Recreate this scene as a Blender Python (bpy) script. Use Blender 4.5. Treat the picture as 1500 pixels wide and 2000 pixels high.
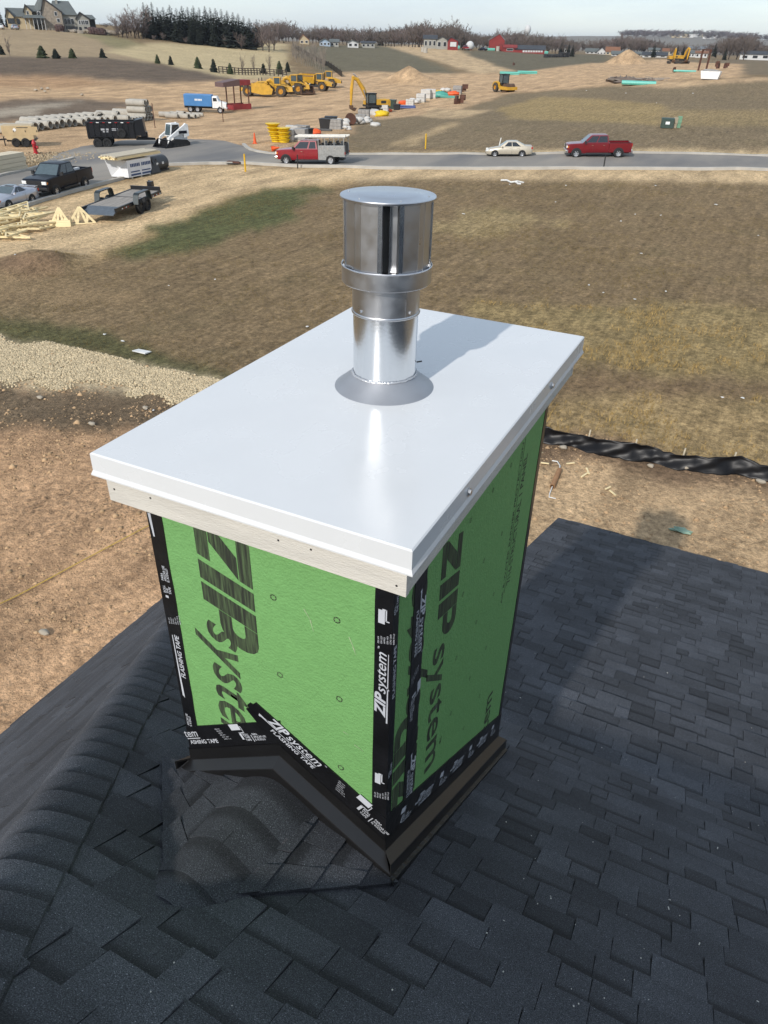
import bpy, math, random
import numpy as np
from mathutils import Vector, Matrix

for o in list(bpy.data.objects):
    bpy.data.objects.remove(o, do_unlink=True)
SC = bpy.context.scene
COL = SC.collection
random.seed(7)
RNG = np.random.default_rng(7)
PI = math.pi

# ------------------------------------------------------------------ camera
ZC = 9.0                                   # eye height above the ground by the house
FPX, PITCH, ROLL, YAW = 1431.389, 0.574206, -0.0237078, -0.4492283


def cam_rows(p, r, y):
    cy, sy = math.cos(y), math.sin(y)
    fw = np.array([sy * math.cos(p), cy * math.cos(p), -math.sin(p)])
    rt = np.array([cy, -sy, 0.0])
    dn = np.cross(fw, rt)
    return np.array([math.cos(r) * rt + math.sin(r) * dn, -math.sin(r) * rt + math.cos(r) * dn, fw])


CR = cam_rows(PITCH, ROLL, YAW)
cam_data = bpy.data.cameras.new('camera')
cam_data.sensor_fit = 'VERTICAL'
cam_data.sensor_height = 36.0
cam_data.lens = FPX / 2000.0 * 36.0
cam_data.clip_start = 0.05
cam_data.clip_end = 12000.0
cam = bpy.data.objects.new('camera', cam_data)
COL.objects.link(cam)
R_, D_, F_ = CR
cam.matrix_world = Matrix(((R_[0], -D_[0], -F_[0], 0), (R_[1], -D_[1], -F_[1], 0), (R_[2], -D_[2], -F_[2], ZC), (0, 0, 0, 1)))
SC.camera = cam

# ------------------------------------------------------------------ sky and sun
SUN_EL = math.radians(32.5)
SUN_AZ = math.radians(183.4)               # clockwise from +Y
world = bpy.data.worlds.new('World')
SC.world = world
world.use_nodes = True
wn = world.node_tree
wn.nodes.clear()
w_out = wn.nodes.new('ShaderNodeOutputWorld')
w_bg = wn.nodes.new('ShaderNodeBackground')
w_sky = wn.nodes.new('ShaderNodeTexSky')
w_sky.sky_type = 'NISHITA'
w_sky.sun_disc = False
w_sky.sun_elevation = SUN_EL
w_sky.sun_rotation = SUN_AZ
w_sky.altitude = 200
w_sky.air_density = 1.0
w_sky.dust_density = 0.6
w_sky.ozone_density = 1.6
w_bg.inputs['Strength'].default_value = 0.15
# thin high cloud streaks over the blue
w_tc = wn.nodes.new('ShaderNodeTexCoord')
w_map = wn.nodes.new('ShaderNodeMapping')
w_map.inputs['Scale'].default_value = (1.0, 1.0, 7.0)
w_no = wn.nodes.new('ShaderNodeTexNoise')
w_no.inputs['Scale'].default_value = 2.2
w_no.inputs['Detail'].default_value = 7.0
w_no.inputs['Roughness'].default_value = 0.6
w_rp = wn.nodes.new('ShaderNodeValToRGB')
w_rp.color_ramp.elements[0].position = 0.40
w_rp.color_ramp.elements[1].position = 0.78
w_rp.color_ramp.elements[0].color = (0.68, 0.68, 0.68, 1)
w_rp.color_ramp.elements[1].color = (0.92, 0.92, 0.92, 1)
w_mx = wn.nodes.new('ShaderNodeMix')
w_mx.data_type = 'RGBA'
w_mx.inputs[7].default_value = (3.2, 3.72, 4.35, 1)
wn.links.new(w_tc.outputs['Generated'], w_map.inputs['Vector'])
wn.links.new(w_map.outputs['Vector'], w_no.inputs['Vector'])
wn.links.new(w_no.outputs['Fac'], w_rp.inputs['Fac'])
wn.links.new(w_rp.outputs['Color'], w_mx.inputs[0])
wn.links.new(w_sky.outputs['Color'], w_mx.inputs[6])
wn.links.new(w_mx.outputs[2], w_bg.inputs['Color'])
wn.links.new(w_bg.outputs['Background'], w_out.inputs['Surface'])

sun_data = bpy.data.lights.new('sun', 'SUN')
sun_data.energy = 3.0
sun_data.angle = math.radians(1.0)
sun_data.color = (1.0, 0.95, 0.89)
sun = bpy.data.objects.new('sun', sun_data)
COL.objects.link(sun)
to_sun = Vector((math.sin(SUN_AZ) * math.cos(SUN_EL), math.cos(SUN_AZ) * math.cos(SUN_EL), math.sin(SUN_EL)))
sun.rotation_euler = to_sun.to_track_quat('Z', 'Y').to_euler()
sun.location = (0, -20, 60)

SC.view_settings.view_transform = 'Standard'
SC.view_settings.look = 'None'
SC.view_settings.gamma = 1.0
SC.view_settings.exposure = 0.42
SC.render.engine = 'CYCLES'
SC.render.resolution_x = 768
SC.render.resolution_y = 1024

# ------------------------------------------------------------------ pixel <-> place (photo is 1500 x 2000)


def ray(px, py):
    return CR.T @ np.array([(px - 750.0) / FPX, (py - 1000.0) / FPX, 1.0])


def project(P):
    c = CR @ (np.asarray(P, float) - np.array([0, 0, ZC]))
    return 750 + FPX * c[0] / c[2], 1000 + FPX * c[1] / c[2], c[2]


def on_z(px, py, z):
    d = ray(px, py)
    return Vector(d * ((z - ZC) / d[2])) + Vector((0, 0, ZC))


# ------------------------------------------------------------------ materials
def lin(v):
    v /= 255.0
    return v / 12.92 if v <= 0.04045 else ((v + 0.055) / 1.055) ** 2.4


def C(r, g, b, k=0.6):
    return (min(lin(r) * k, 0.9), min(lin(g) * k, 0.9), min(lin(b) * k, 0.9))


MATS = {}


def mat(name, col, rough=0.6, metal=0.0, var=0.12, scale=6.0, bump=0.0, bscale=40.0, spec=0.5, coat=0.0, col2=None, world_co=False, stretch=None, emit=None, aniso=0.0, rvar=0.0, detail=5.0, lo=0.35, hi=0.65, trans=0.0):
    if name in MATS:
        return MATS[name]
    m = bpy.data.materials.new(name)
    m.use_nodes = True
    nt = m.node_tree
    b = nt.nodes['Principled BSDF']
    b.inputs['Roughness'].default_value = rough
    b.inputs['Metallic'].default_value = metal
    b.inputs['Specular IOR Level'].default_value = spec
    b.inputs['Coat Weight'].default_value = coat
    b.inputs['Anisotropic'].default_value = aniso
    b.inputs['Transmission Weight'].default_value = trans
    if world_co:
        tc = nt.nodes.new('ShaderNodeNewGeometry').outputs['Position']
    else:
        tc = nt.nodes.new('ShaderNodeTexCoord').outputs['Object']
    if stretch:
        mp = nt.nodes.new('ShaderNodeMapping')
        mp.inputs['Scale'].default_value = stretch
        nt.links.new(tc, mp.inputs['Vector'])
        tc = mp.outputs['Vector']
    n = nt.nodes.new('ShaderNodeTexNoise')
    n.inputs['Scale'].default_value = scale
    n.inputs['Detail'].default_value = detail
    nt.links.new(tc, n.inputs['Vector'])
    mr = nt.nodes.new('ShaderNodeMapRange')
    mr.inputs['From Min'].default_value = lo
    mr.inputs['From Max'].default_value = hi
    nt.links.new(n.outputs['Fac'], mr.inputs['Value'])
    mx = nt.nodes.new('ShaderNodeMix')
    mx.data_type = 'RGBA'
    c2 = col2 or tuple(c * (1 - var) for c in col)
    c1 = col if col2 else tuple(min(c * (1 + var), 0.95) for c in col)
    mx.inputs[6].default_value = (*c2, 1)
    mx.inputs[7].default_value = (*c1, 1)
    nt.links.new(mr.outputs['Result'], mx.inputs[0])
    nt.links.new(mx.outputs[2], b.inputs['Base Color'])
    if rvar:
        rr_ = nt.nodes.new('ShaderNodeMapRange')
        rr_.inputs['To Min'].default_value = rough - rvar
        rr_.inputs['To Max'].default_value = rough + rvar
        rr_.inputs['From Min'].default_value = .35
        rr_.inputs['From Max'].default_value = .65
        nt.links.new(n.outputs['Fac'], rr_.inputs['Value'])
        nt.links.new(rr_.outputs['Result'], b.inputs['Roughness'])
    if bump:
        n2 = nt.nodes.new('ShaderNodeTexNoise')
        n2.inputs['Scale'].default_value = bscale
        n2.inputs['Detail'].default_value = 4
        nt.links.new(tc, n2.inputs['Vector'])
        bp = nt.nodes.new('ShaderNodeBump')
        bp.inputs['Strength'].default_value = bump
        bp.inputs['Distance'].default_value = 0.01
        nt.links.new(n2.outputs['Fac'], bp.inputs['Height'])
        nt.links.new(bp.outputs['Normal'], b.inputs['Normal'])
    if emit:
        b.inputs['Emission Color'].default_value = (*emit, 1)
        b.inputs['Emission Strength'].default_value = 1.0
    MATS[name] = m
    return m


# ------------------------------------------------------------------ mesh building
class MB:
    def __init__(self):
        self.v = []
        self.f = []

    def add(self, vs, fs):
        o = len(self.v)
        self.v.extend([tuple(p) for p in vs])
        self.f.extend([tuple(i + o for i in f) for f in fs])
        return self

    def box(self, c, s, rz=0.0, taper=(1, 1), rot=None):
        x, y, z = s[0] / 2, s[1] / 2, s[2] / 2
        tx, ty = taper
        p = [(-x, -y, -z), (x, -y, -z), (x, y, -z), (-x, y, -z), (-x * tx, -y * ty, z), (x * tx, -y * ty, z), (x * tx, y * ty, z), (-x * tx, y * ty, z)]
        m = rot if rot is not None else Matrix.Rotation(rz, 3, 'Z')
        c = Vector(c)
        p = [m @ Vector(q) + c for q in p]
        return self.add(p, [(3, 2, 1, 0), (4, 5, 6, 7), (0, 1, 5, 4), (1, 2, 6, 5), (2, 3, 7, 6), (3, 0, 4, 7)])

    def b2(self, x0, x1, y0, y1, z0, z1):
        return self.box(((x0 + x1) / 2, (y0 + y1) / 2, (z0 + z1) / 2), (x1 - x0, y1 - y0, z1 - z0))

    def hexa(self, p):                      # 8 points: bottom ring ccw, top ring ccw
        return self.add(p, [(3, 2, 1, 0), (4, 5, 6, 7), (0, 1, 5, 4), (1, 2, 6, 5), (2, 3, 7, 6), (3, 0, 4, 7)])

    def quad(self, a, b, c, d):
        return self.add([a, b, c, d], [(0, 1, 2, 3)])

    def prism(self, poly, fn, a, b):        # poly: 2-d list; fn(u, v, w) -> point; w from a to b
        n = len(poly)
        vs = [fn(u, v, a) for u, v in poly] + [fn(u, v, b) for u, v in poly]
        fs = [tuple(range(n - 1, -1, -1)), tuple(range(n, 2 * n))]
        fs += [(i, (i + 1) % n, n + (i + 1) % n, n + i) for i in range(n)]
        return self.add(vs, fs)

    def xz(self, poly, y0, y1):             # side profile in x,z swept along y
        return self.prism(poly, lambda u, v, w: (u, w, v), y0, y1)

    def cyl(self, p0, p1, r0, r1=None, n=12, cap=True):
        r1 = r0 if r1 is None else r1
        p0, p1 = Vector(p0), Vector(p1)
        d = (p1 - p0).normalized()
        a = d.orthogonal().normalized()
        b = d.cross(a)
        vs = []
        for p, r in ((p0, r0), (p1, r1)):
            for i in range(n):
                t = 2 * PI * i / n
                vs.append(p + (a * math.cos(t) + b * math.sin(t)) * r)
        fs = [(i, (i + 1) % n, n + (i + 1) % n, n + i) for i in range(n)]
        if cap:
            fs += [tuple(range(n - 1, -1, -1)), tuple(range(n, 2 * n))]
        return self.add(vs, fs)

    def pipe(self, p0, p1, ro, ri, n=16):   # hollow, both ends open
        p0, p1 = Vector(p0), Vector(p1)
        d = (p1 - p0).normalized()
        a = d.orthogonal().normalized()
        b = d.cross(a)
        vs = []
        for p, r in ((p0, ro), (p1, ro), (p1, ri), (p0, ri)):
            for i in range(n):
                t = 2 * PI * i / n
                vs.append(p + (a * math.cos(t) + b * math.sin(t)) * r)
        fs = []
        for k in range(4):
            k2 = (k + 1) % 4
            fs += [(k * n + i, k * n + (i + 1) % n, k2 * n + (i + 1) % n, k2 * n + i) for i in range(n)]
        return self.add(vs, fs)

    def bar(self, p0, p1, w, h=None, up=(0, 0, 1)):
        h = w if h is None else h
        p0, p1 = Vector(p0), Vector(p1)
        d = (p1 - p0).normalized()
        u = Vector(up)
        if abs(d.dot(u)) > 0.98:
            u = Vector((1, 0, 0))
        s = d.cross(u).normalized() * (w / 2)
        t = s.cross(d).normalized() * (h / 2)
        return self.hexa([p0 - s - t, p0 + s - t, p1 + s - t, p1 - s - t, p0 - s + t, p0 + s + t, p1 + s + t, p1 - s + t])

    def tube(self, pts, r, n=8):
        pts = [Vector(p) for p in pts]
        rs = r if isinstance(r, (list, tuple)) else [r] * len(pts)
        prev = None
        vs = []
        for i, p in enumerate(pts):
            d = (pts[min(i + 1, len(pts) - 1)] - pts[max(i - 1, 0)]).normalized()
            if prev is None:
                a = d.orthogonal().normalized()
            else:
                a = (prev - d * prev.dot(d)).normalized()
            prev = a
            b = d.cross(a)
            for k in range(n):
                t = 2 * PI * k / n
                vs.append(p + (a * math.cos(t) + b * math.sin(t)) * rs[i])
        fs = []
        for i in range(len(pts) - 1):
            fs += [(i * n + k, i * n + (k + 1) % n, (i + 1) * n + (k + 1) % n, (i + 1) * n + k) for k in range(n)]
        fs += [tuple(range(n - 1, -1, -1)), tuple(range((len(pts) - 1) * n, len(pts) * n))]
        return self.add(vs, fs)

    def lathe(self, prof, c=(0, 0, 0), n=32, axis='z', close=False):
        vs = []
        for r, h in prof:
            for i in range(n):
                t = 2 * PI * i / n
                x, y = r * math.cos(t), r * math.sin(t)
                p = (x, y, h) if axis == 'z' else ((x, h, y) if axis == 'y' else (h, x, y))
                vs.append((p[0] + c[0], p[1] + c[1], p[2] + c[2]))
        fs = []
        m = len(prof)
        rng = range(m) if close else range(m - 1)
        for j in rng:
            j2 = (j + 1) % m
            fs += [(j * n + i, j * n + (i + 1) % n, j2 * n + (i + 1) % n, j2 * n + i) for i in range(n)]
        if not close:
            if prof[0][0] > 1e-6:
                fs.append(tuple(range(n - 1, -1, -1)))
            if prof[-1][0] > 1e-6:
                fs.append(tuple(range((m - 1) * n, m * n)))
        return self.add(vs, fs)

    def blob(self, c, s, n=7, m=5, jit=0.2, seed=0):
        rr = random.Random(seed)
        vs = [(0, 0, 1)]
        for j in range(1, m):
            ph = PI * j / m
            for i in range(n):
                t = 2 * PI * i / n
                k = 1 + rr.uniform(-jit, jit)
                vs.append((math.sin(ph) * math.cos(t) * k, math.sin(ph) * math.sin(t) * k, math.cos(ph) * k))
        vs.append((0, 0, -1))
        fs = [(0, 1 + i, 1 + (i + 1) % n) for i in range(n)]
        for j in range(m - 2):
            fs += [(1 + j * n + i, 1 + (j + 1) * n + i, 1 + (j + 1) * n + (i + 1) % n, 1 + j * n + (i + 1) % n) for i in range(n)]
        e = len(vs) - 1
        fs += [(e, 1 + (m - 2) * n + (i + 1) % n, 1 + (m - 2) * n + i) for i in range(n)]
        return self.add([(c[0] + x * s[0], c[1] + y * s[1], c[2] + z * s[2]) for x, y, z in vs], fs)

    def loft(self, rings, cap=True):
        n = len(rings[0])
        vs = [p for r in rings for p in r]
        fs = []
        for j in range(len(rings) - 1):
            fs += [(j * n + i, j * n + (i + 1) % n, (j + 1) * n + (i + 1) % n, (j + 1) * n + i) for i in range(n)]
        if cap:
            fs += [tuple(range(n - 1, -1, -1)), tuple(range((len(rings) - 1) * n, len(rings) * n))]
        return self.add(vs, fs)

    def mesh(self, name):
        me = bpy.data.meshes.new(name)
        me.from_pydata([tuple(p) for p in self.v], [], self.f)
        me.validate()
        import bmesh
        bm = bmesh.new()
        bm.from_mesh(me)
        bmesh.ops.recalc_face_normals(bm, faces=bm.faces)
        bm.to_mesh(me)
        bm.free()
        return me

    def build(self, name, m, parent=None, smooth=False, world=False, bevel=0.0):
        return link(name, self.mesh(name), m, parent, smooth, world, bevel)


def smooth_by_angle(me, ang=40):
    n = len(me.polygons)
    me.polygons.foreach_set('use_smooth', np.ones(n, dtype=bool))
    try:
        me.set_sharp_from_angle(angle=math.radians(ang))
    except Exception:
        pass


def link(name, me, m, parent=None, smooth=False, world=False, bevel=0.0):
    o = bpy.data.objects.new(name, me)
    COL.objects.link(o)
    if m is not None and not me.materials:
        me.materials.append(m)
    if smooth:
        smooth_by_angle(me, smooth if smooth > 1 else 40)
    if parent is not None:
        o.parent = parent
        if world:
            o.matrix_parent_inverse = parent.matrix_basis.inverted()
            if parent.parent is not None:
                o.matrix_parent_inverse = (parent.parent.matrix_basis @ parent.matrix_parent_inverse @ parent.matrix_basis).inverted()
    if bevel:
        bv = o.modifiers.new('bevel', 'BEVEL')
        bv.width = bevel
        bv.segments = 2
        bv.limit_method = 'ANGLE'
    return o


def empty(name, loc=(0, 0, 0), rz=0.0, s=1.0):
    o = bpy.data.objects.new(name, None)
    COL.objects.link(o)
    o.location = loc
    o.rotation_euler = (0, 0, rz)
    o.scale = (s, s, s)
    return o


def tag(o, label=None, cat=None, group=None, kind=None):
    if label:
        o['label'] = label
    if cat:
        o['category'] = cat
    if group:
        o['group'] = group
    if kind:
        o['kind'] = kind
    return o


def copy_tree(o, parent=None):
    c = o.copy()
    COL.objects.link(c)
    if parent is not None:
        c.parent = parent
    for ch in o.children:
        copy_tree(ch, c)
    return c


def text_mesh(body, size=1.0, shear=0.0, bold=0.0, space=1.0):
    cu = bpy.data.curves.new('lettering', 'FONT')
    cu.body = body
    cu.size = size
    cu.shear = shear
    cu.offset = bold
    cu.space_character = space
    cu.resolution_u = 3
    ob = bpy.data.objects.new('lettering', cu)
    COL.objects.link(ob)
    dg = bpy.context.evaluated_depsgraph_get()
    me = bpy.data.meshes.new_from_object(ob.evaluated_get(dg))
    bpy.data.objects.remove(ob)
    return me


def place_text(body, cap, o, u, v, nrm, m, parent, shear=0.0, bold=0.0, length=None, lift=0.0015, name='lettering', world=True):
    """lettering of cap height `cap`, reading along u with letter tops along v, starting at o"""
    me = text_mesh(body, 1.0, shear, bold)
    vs = np.array([p.co[:] for p in me.vertices])
    h = 0.70
    sx = sy = cap / h
    x0 = vs[:, 0].min()
    if length:
        sx = length / (vs[:, 0].max() - x0)
    o, u, v, nrm = (np.array(a, float) for a in (o, u, v, nrm))
    P = o + np.outer((vs[:, 0] - x0) * sx, u) + np.outer(vs[:, 1] * sy, v) + nrm * lift
    me.vertices.foreach_set('co', P.ravel())
    me.update()
    me.materials.clear()
    return link(name, me, m, parent, world=world)


# ------------------------------------------------------------------ terrain: a height field through surveyed points
def _ctrl():
    pts = []

    def z(px, py, zz):
        d = ray(px, py)
        k = zz / d[2]
        pts.append((d[0] * k, d[1] * k, zz))

    def dd(px, py, D):
        d = ray(px, py)
        k = D / math.hypot(d[0], d[1])
        pts.append((d[0] * k, d[1] * k, d[2] * k))
    for a in ((1300, 1040, -8.8), (1100, 900, -8.8), (1450, 950, -8.7), (0, 1150, -9.1), (150, 900, -9.0), (0, 750, -9.0), (400, 760, -8.95), (700, 500, -8.8), (1400, 700, -8.6),
              (1450, 420, -8.2), (1000, 420, -8.55), (300, 600, -9.05), (60, 520, -9.0), (480, 400, -8.75), (620, 380, -8.75), (350, 450, -8.85), (1480, 327, -7.9), (1480, 304, -7.9), (1000, 328, -8.3), (1000, 304, -8.3),
              (610, 325, -8.8), (640, 300, -8.8), (400, 318, -9.05), (400, 275, -9.1), (110, 380, -9.15), (20, 410, -9.15), (20, 345, -9.2), (240, 280, -9.3), (220, 345, -9.15), (30, 288, -9.4), (200, 250, -9.5),
              (405, 222, -10.2), (300, 232, -9.9), (550, 188, -9.6), (470, 195, -9.9), (640, 170, -9.2), (720, 222, -9.9), (650, 262, -9.0), (560, 268, -9.1), (850, 200, -9.3), (800, 260, -8.6), (980, 178, -8.7), (1000, 240, -7.7), (1300, 250, -7.2), (1480, 260, -7.0), (1250, 185, -6.7), (1450, 190, -6.4)):
        z(*a)
    for a in ((1350, 152, 170), (1480, 150, 165), (1320, 123, 300), (1450, 127, 260), (1220, 128, 300), (1200, 109, 480), (1450, 116, 420), (970, 98, 450), (850, 95, 420), (720, 95, 400), (620, 90, 390), (450, 105, 290), (540, 85, 360), (400, 85, 340), (300, 80, 310), (100, 58, 330), (0, 58, 310), (170, 64, 330), (190, 47, 420),
              (200, 115, 205), (0, 118, 195), (60, 100, 235), (250, 95, 270), (380, 152, 190), (300, 170, 165), (100, 172, 160), (100, 212, 122), (0, 228, 112), (560, 128, 270), (600, 150, 225), (700, 140, 240), (800, 160, 200), (800, 120, 300), (900, 150, 240), (1000, 132, 300), (1100, 148, 225), (1100, 112, 400)):
        dd(*a)
    for i in range(-8, 9):                   # around and behind the house, and the far country
        az = math.radians(-22 + i * 22.5)
        for D, zz in ((4, -8.85), (12, -8.85), (700, -4.5), (1200, -2.0), (2600, 4.0), (6000, 2.0)):
            pts.append((D * math.sin(az), D * math.cos(az), zz))
    for px, D, zz in ((1330, 2300, 20), (1400, 2300, 22), (1450, 2300, 14)):
        d = ray(px, 90)
        k = D / math.hypot(d[0], d[1])
        pts.append((d[0] * k, d[1] * k, zz))
    return np.array(pts)


CP = _ctrl()


def _uv(x, y):
    D = np.maximum(np.hypot(x, y), 2.0)
    az = np.arctan2(x, y + 1e-9)
    return np.stack([np.sin(az) * 2.2, np.cos(az) * 2.2, np.log(D) * 1.25], -1)


CU = _uv(CP[:, 0], CP[:, 1])
_K = np.linalg.norm(CU[:, None] - CU[None], axis=-1) + 0.02 * np.eye(len(CU)) * -1
CW = np.linalg.solve(np.block([[_K, np.ones((len(CU), 1))], [np.ones((1, len(CU))), np.zeros((1, 1))]]), np.append(CP[:, 2], 0.0))


def _hash(i, j, s):
    h = np.sin(i * 127.1 + j * 311.7 + s * 74.7) * 43758.5453
    return h - np.floor(h)


def vnoise(x, y, s=0):
    i, j = np.floor(x), np.floor(y)
    u, v = x - i, y - j
    u, v = u * u * (3 - 2 * u), v * v * (3 - 2 * v)
    a, b, c, d = _hash(i, j, s), _hash(i + 1, j, s), _hash(i, j + 1, s), _hash(i + 1, j + 1, s)
    return (a * (1 - u) + b * u) * (1 - v) + (c * (1 - u) + d * u) * v - 0.5


MOUNDS = []                                  # (x, y, radius, height)


def ground_z(x, y, detail=True):
    x = np.asarray(x, float)
    y = np.asarray(y, float)
    sh = x.shape
    x, y = x.ravel(), y.ravel()
    U = _uv(x, y)
    out = np.empty(len(x))
    for a in range(0, len(x), 40000):
        k = np.linalg.norm(U[a:a + 40000, None] - CU[None], axis=-1)
        out[a:a + 40000] = k @ CW[:-1] + CW[-1]
    D = np.hypot(x, y)
    if detail:
        amp = np.clip((D - 14) / 60, 0.15, 1.0)
        out += amp * (0.10 * vnoise(x / 3.1, y / 3.1, 1) + 0.05 * vnoise(x / 1.1, y / 1.1, 2))
        far = np.clip((D - 150) / 300, 0, 1)
        out += far * 1.3 * vnoise(x / 55, y / 55, 3)
    for mx, my, r, h in MOUNDS:
        q = np.hypot(x - mx, y - my) / r * (1 + 0.25 * vnoise(x / r * 2, y / r * 2, 9))
        out += h * np.clip(1 - q, 0, 1) ** 1.1
    return (out + ZC).reshape(sh)


_T = np.exp(np.linspace(math.log(4.0), math.log(5000.0), 1500))


def hit(px, py):
    """the place on the ground that the photo shows at this pixel"""
    d = ray(px, py)
    h = math.hypot(d[0], d[1])
    X, Y = d[0] / h * _T, d[1] / h * _T
    g = ground_z(X, Y, False)
    zr = ZC + d[2] / h * _T
    below = np.nonzero(zr <= g)[0]
    if len(below) == 0:
        i = 1200
        return Vector((X[i], Y[i], g[i]))
    i = below[0]
    if i == 0:
        return Vector((X[0], Y[0], g[0]))
    a = (zr[i - 1] - g[i - 1]) / ((zr[i - 1] - g[i - 1]) - (zr[i] - g[i]) + 1e-9)
    D = _T[i - 1] + a * (_T[i] - _T[i - 1])
    x, y = d[0] / h * D, d[1] / h * D
    return Vector((x, y, float(ground_z(np.array([x]), np.array([y]))[0])))


def gz(x, y):
    return float(ground_z(np.array([x]), np.array([y]))[0])


for _p, _r, _h in (((798, 160), 8.0, 3.3), ((1224, 122), 9.0, 5.0), ((60, 515), 2.6, 0.55), ((108, 508), 1.6, 0.4), ((590, 296), 2.0, 0.7), ((185, 258), 2.0, 0.4), ((1390, 120), 4.0, 2.2)):
    _q = hit(*_p)
    MOUNDS.append((_q.x, _q.y, _r, _h))


def poly_w(pxs):
    return np.array([hit(*p)[:2] for p in pxs])


def inside(P, x, y):
    r = np.zeros(len(x), bool)
    n = len(P)
    for i in range(n):
        x0, y0 = P[i]
        x1, y1 = P[(i + 1) % n]
        c = (y0 > y) != (y1 > y)
        with np.errstate(divide='ignore', invalid='ignore'):
            xi = (x1 - x0) * (y - y0) / (y1 - y0) + x0
        r ^= c & (x < xi)
    return r


# what covers the ground where: outline (photo pixels), colour, grassiness 0..1, edge wobble (m)
GK = 0.98


def CG(r, g, b):
    c = C(r, g, b, GK)
    m = sum(c) / 3
    return tuple((m + (v - m) * .86) * k for v, k in zip(c, (.97, 1.0, 1.02)))

REG = [
    ([(-300, 112), (200, 114), (300, 128), (260, 95), (190, 60), (60, 54), (-300, 54)], (160, 135, 100), .7, 3),
    ([(150, 66), (200, 66), (305, 96), (240, 100)], (135, 122, 82), .8, 2),
    ([(200, 100), (300, 84), (560, 86), (560, 152), (470, 156), (330, 128)], (188, 164, 118), .8, 3),
    ([(570, 93), (740, 87), (880, 140), (880, 158), (640, 152), (600, 120)], (108, 98, 74), .6, 4),
    ([(870, 100), (1190, 107), (1190, 122), (1010, 143), (900, 128)], (104, 94, 72), .6, 4),
    ([(1200, 112), (1900, 118), (1900, 148), (1500, 146), (1300, 150), (1180, 130)], (122, 104, 78), .6, 4),
    ([(740, 90), (830, 90), (1010, 138), (930, 144), (860, 120)], (190, 158, 115), .1, 2),
    ([(-300, 110), (200, 113), (330, 128), (480, 157), (300, 163), (120, 150), (-300, 142)], (108, 90, 72), .4, 3),
    ([(-400, 150), (120, 149), (300, 162), (480, 157), (650, 142), (1000, 142), (1150, 122), (1300, 117), (1450, 124), (1450, 150), (1250, 163), (1000, 182), (900, 212), (740, 236), (650, 272), (500, 302), (160, 300), (-400, 330)], (192, 154, 110), .0, 2),
    ([(-300, 142), (120, 148), (220, 162), (120, 172), (-300, 166)], (176, 136, 94), .15, 2),
    ([(-300, 205), (150, 193), (290, 204), (120, 232), (-300, 262)], (118, 98, 78), .2, 1.5),
    ([(60, 225), (160, 196), (60, 205), (-100, 232)], (165, 148, 125), .3, 1),
    ([(690, 238), (900, 214), (1000, 184), (1250, 164), (1450, 152), (2000, 150), (2000, 292), (690, 292)], (128, 108, 78), .8, 1.2),
    ([(960, 215), (1060, 188), (1300, 205), (1300, 245), (1000, 232)], (154, 128, 80), .9, 1.5),
    ([(1300, 215), (2000, 220), (2000, 250), (1300, 248)], (146, 122, 80), .9, 1.5),
    ([(1180, 168), (1450, 153), (2000, 153), (2000, 165), (1300, 172)], (192, 156, 112), .1, 1),
    ([(760, 285), (880, 238), (900, 240), (800, 285)], (170, 142, 100), .2, .6),
    ([(840, 212), (960, 215), (900, 232), (820, 228)], (186, 155, 112), .1, 1),
    ([(600, 290), (2200, 292), (2200, 306), (600, 304)], (203, 172, 124), .0, .4),
    ([(380, 322), (560, 326), (2200, 334), (2200, 359), (1000, 352), (800, 350), (480, 372), (330, 436), (160, 500), (-50, 510), (-50, 440), (60, 402), (330, 328)], (204, 170, 122), .0, .5),
    ([(330, 436), (480, 372), (700, 350), (700, 356), (500, 380), (350, 445), (150, 512), (120, 505)], (182, 148, 98), .3, .5),
    ([(640, 362), (520, 366), (440, 396), (330, 440), (200, 500), (300, 508), (430, 470), (560, 430)], (92, 92, 52), .9, 1.2),
    ([(0, 505), (110, 500), (130, 530), (0, 545)], (128, 100, 72), .2, .6),
    ([(-60, 540), (160, 545), (320, 590), (240, 600), (-60, 585)], (138, 112, 76), .4, .8),
    ([(-60, 610), (200, 650), (440, 720), (440, 748), (200, 690), (-60, 664)], (92, 86, 50), .9, .6),
    ([(-120, 655), (0, 660), (120, 680), (260, 705), (360, 728), (445, 752), (440, 790), (330, 775), (200, 752), (0, 746), (-120, 748)], (196, 172, 132), .0, .5),
    ([(850, 420), (1000, 410), (1100, 440), (900, 470)], (152, 128, 84), .9, 2),
    ([(900, 590), (1300, 600), (2200, 640), (2200, 800), (1060, 700)], (146, 122, 76), 1., 1.2),
    ([(1060, 790), (1300, 740), (2200, 800), (2200, 1000), (1500, 930), (1060, 845)], (158, 130, 84), 1., .8),
    ([(1080, 730), (1300, 740), (2200, 790), (2200, 800), (1300, 770), (1120, 760)], (128, 102, 70), .6, .6),
    ([(1000, 838), (1250, 870), (1500, 925), (2200, 1010), (2600, 1500), (900, 1500), (900, 860)], (182, 148, 106), .05, .5),
    ([(1000, 838), (1250, 870), (1500, 925), (2200, 1010), (2200, 1060), (1450, 960), (1250, 935), (1000, 895)], (122, 96, 70), .2, .5),
    ([(-200, 742), (200, 752), (440, 780), (420, 830), (300, 880), (-200, 900), (-900, 2000), (420, 1500), (420, 800), (200, 765)], (178, 138, 98), .0, .5),
    ([(-600, 800), (420, 790), (420, 1500), (-1500, 2200)], (184, 142, 100), .0, .5),
    ([(-200, 742), (200, 752), (440, 772), (400, 800), (260, 830), (150, 838), (-200, 850)], (112, 92, 68), .2, .6),
]
REGW = [(poly_w(p), np.array(CG(*c)), g, w) for p, c, g, w in REG]


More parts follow.
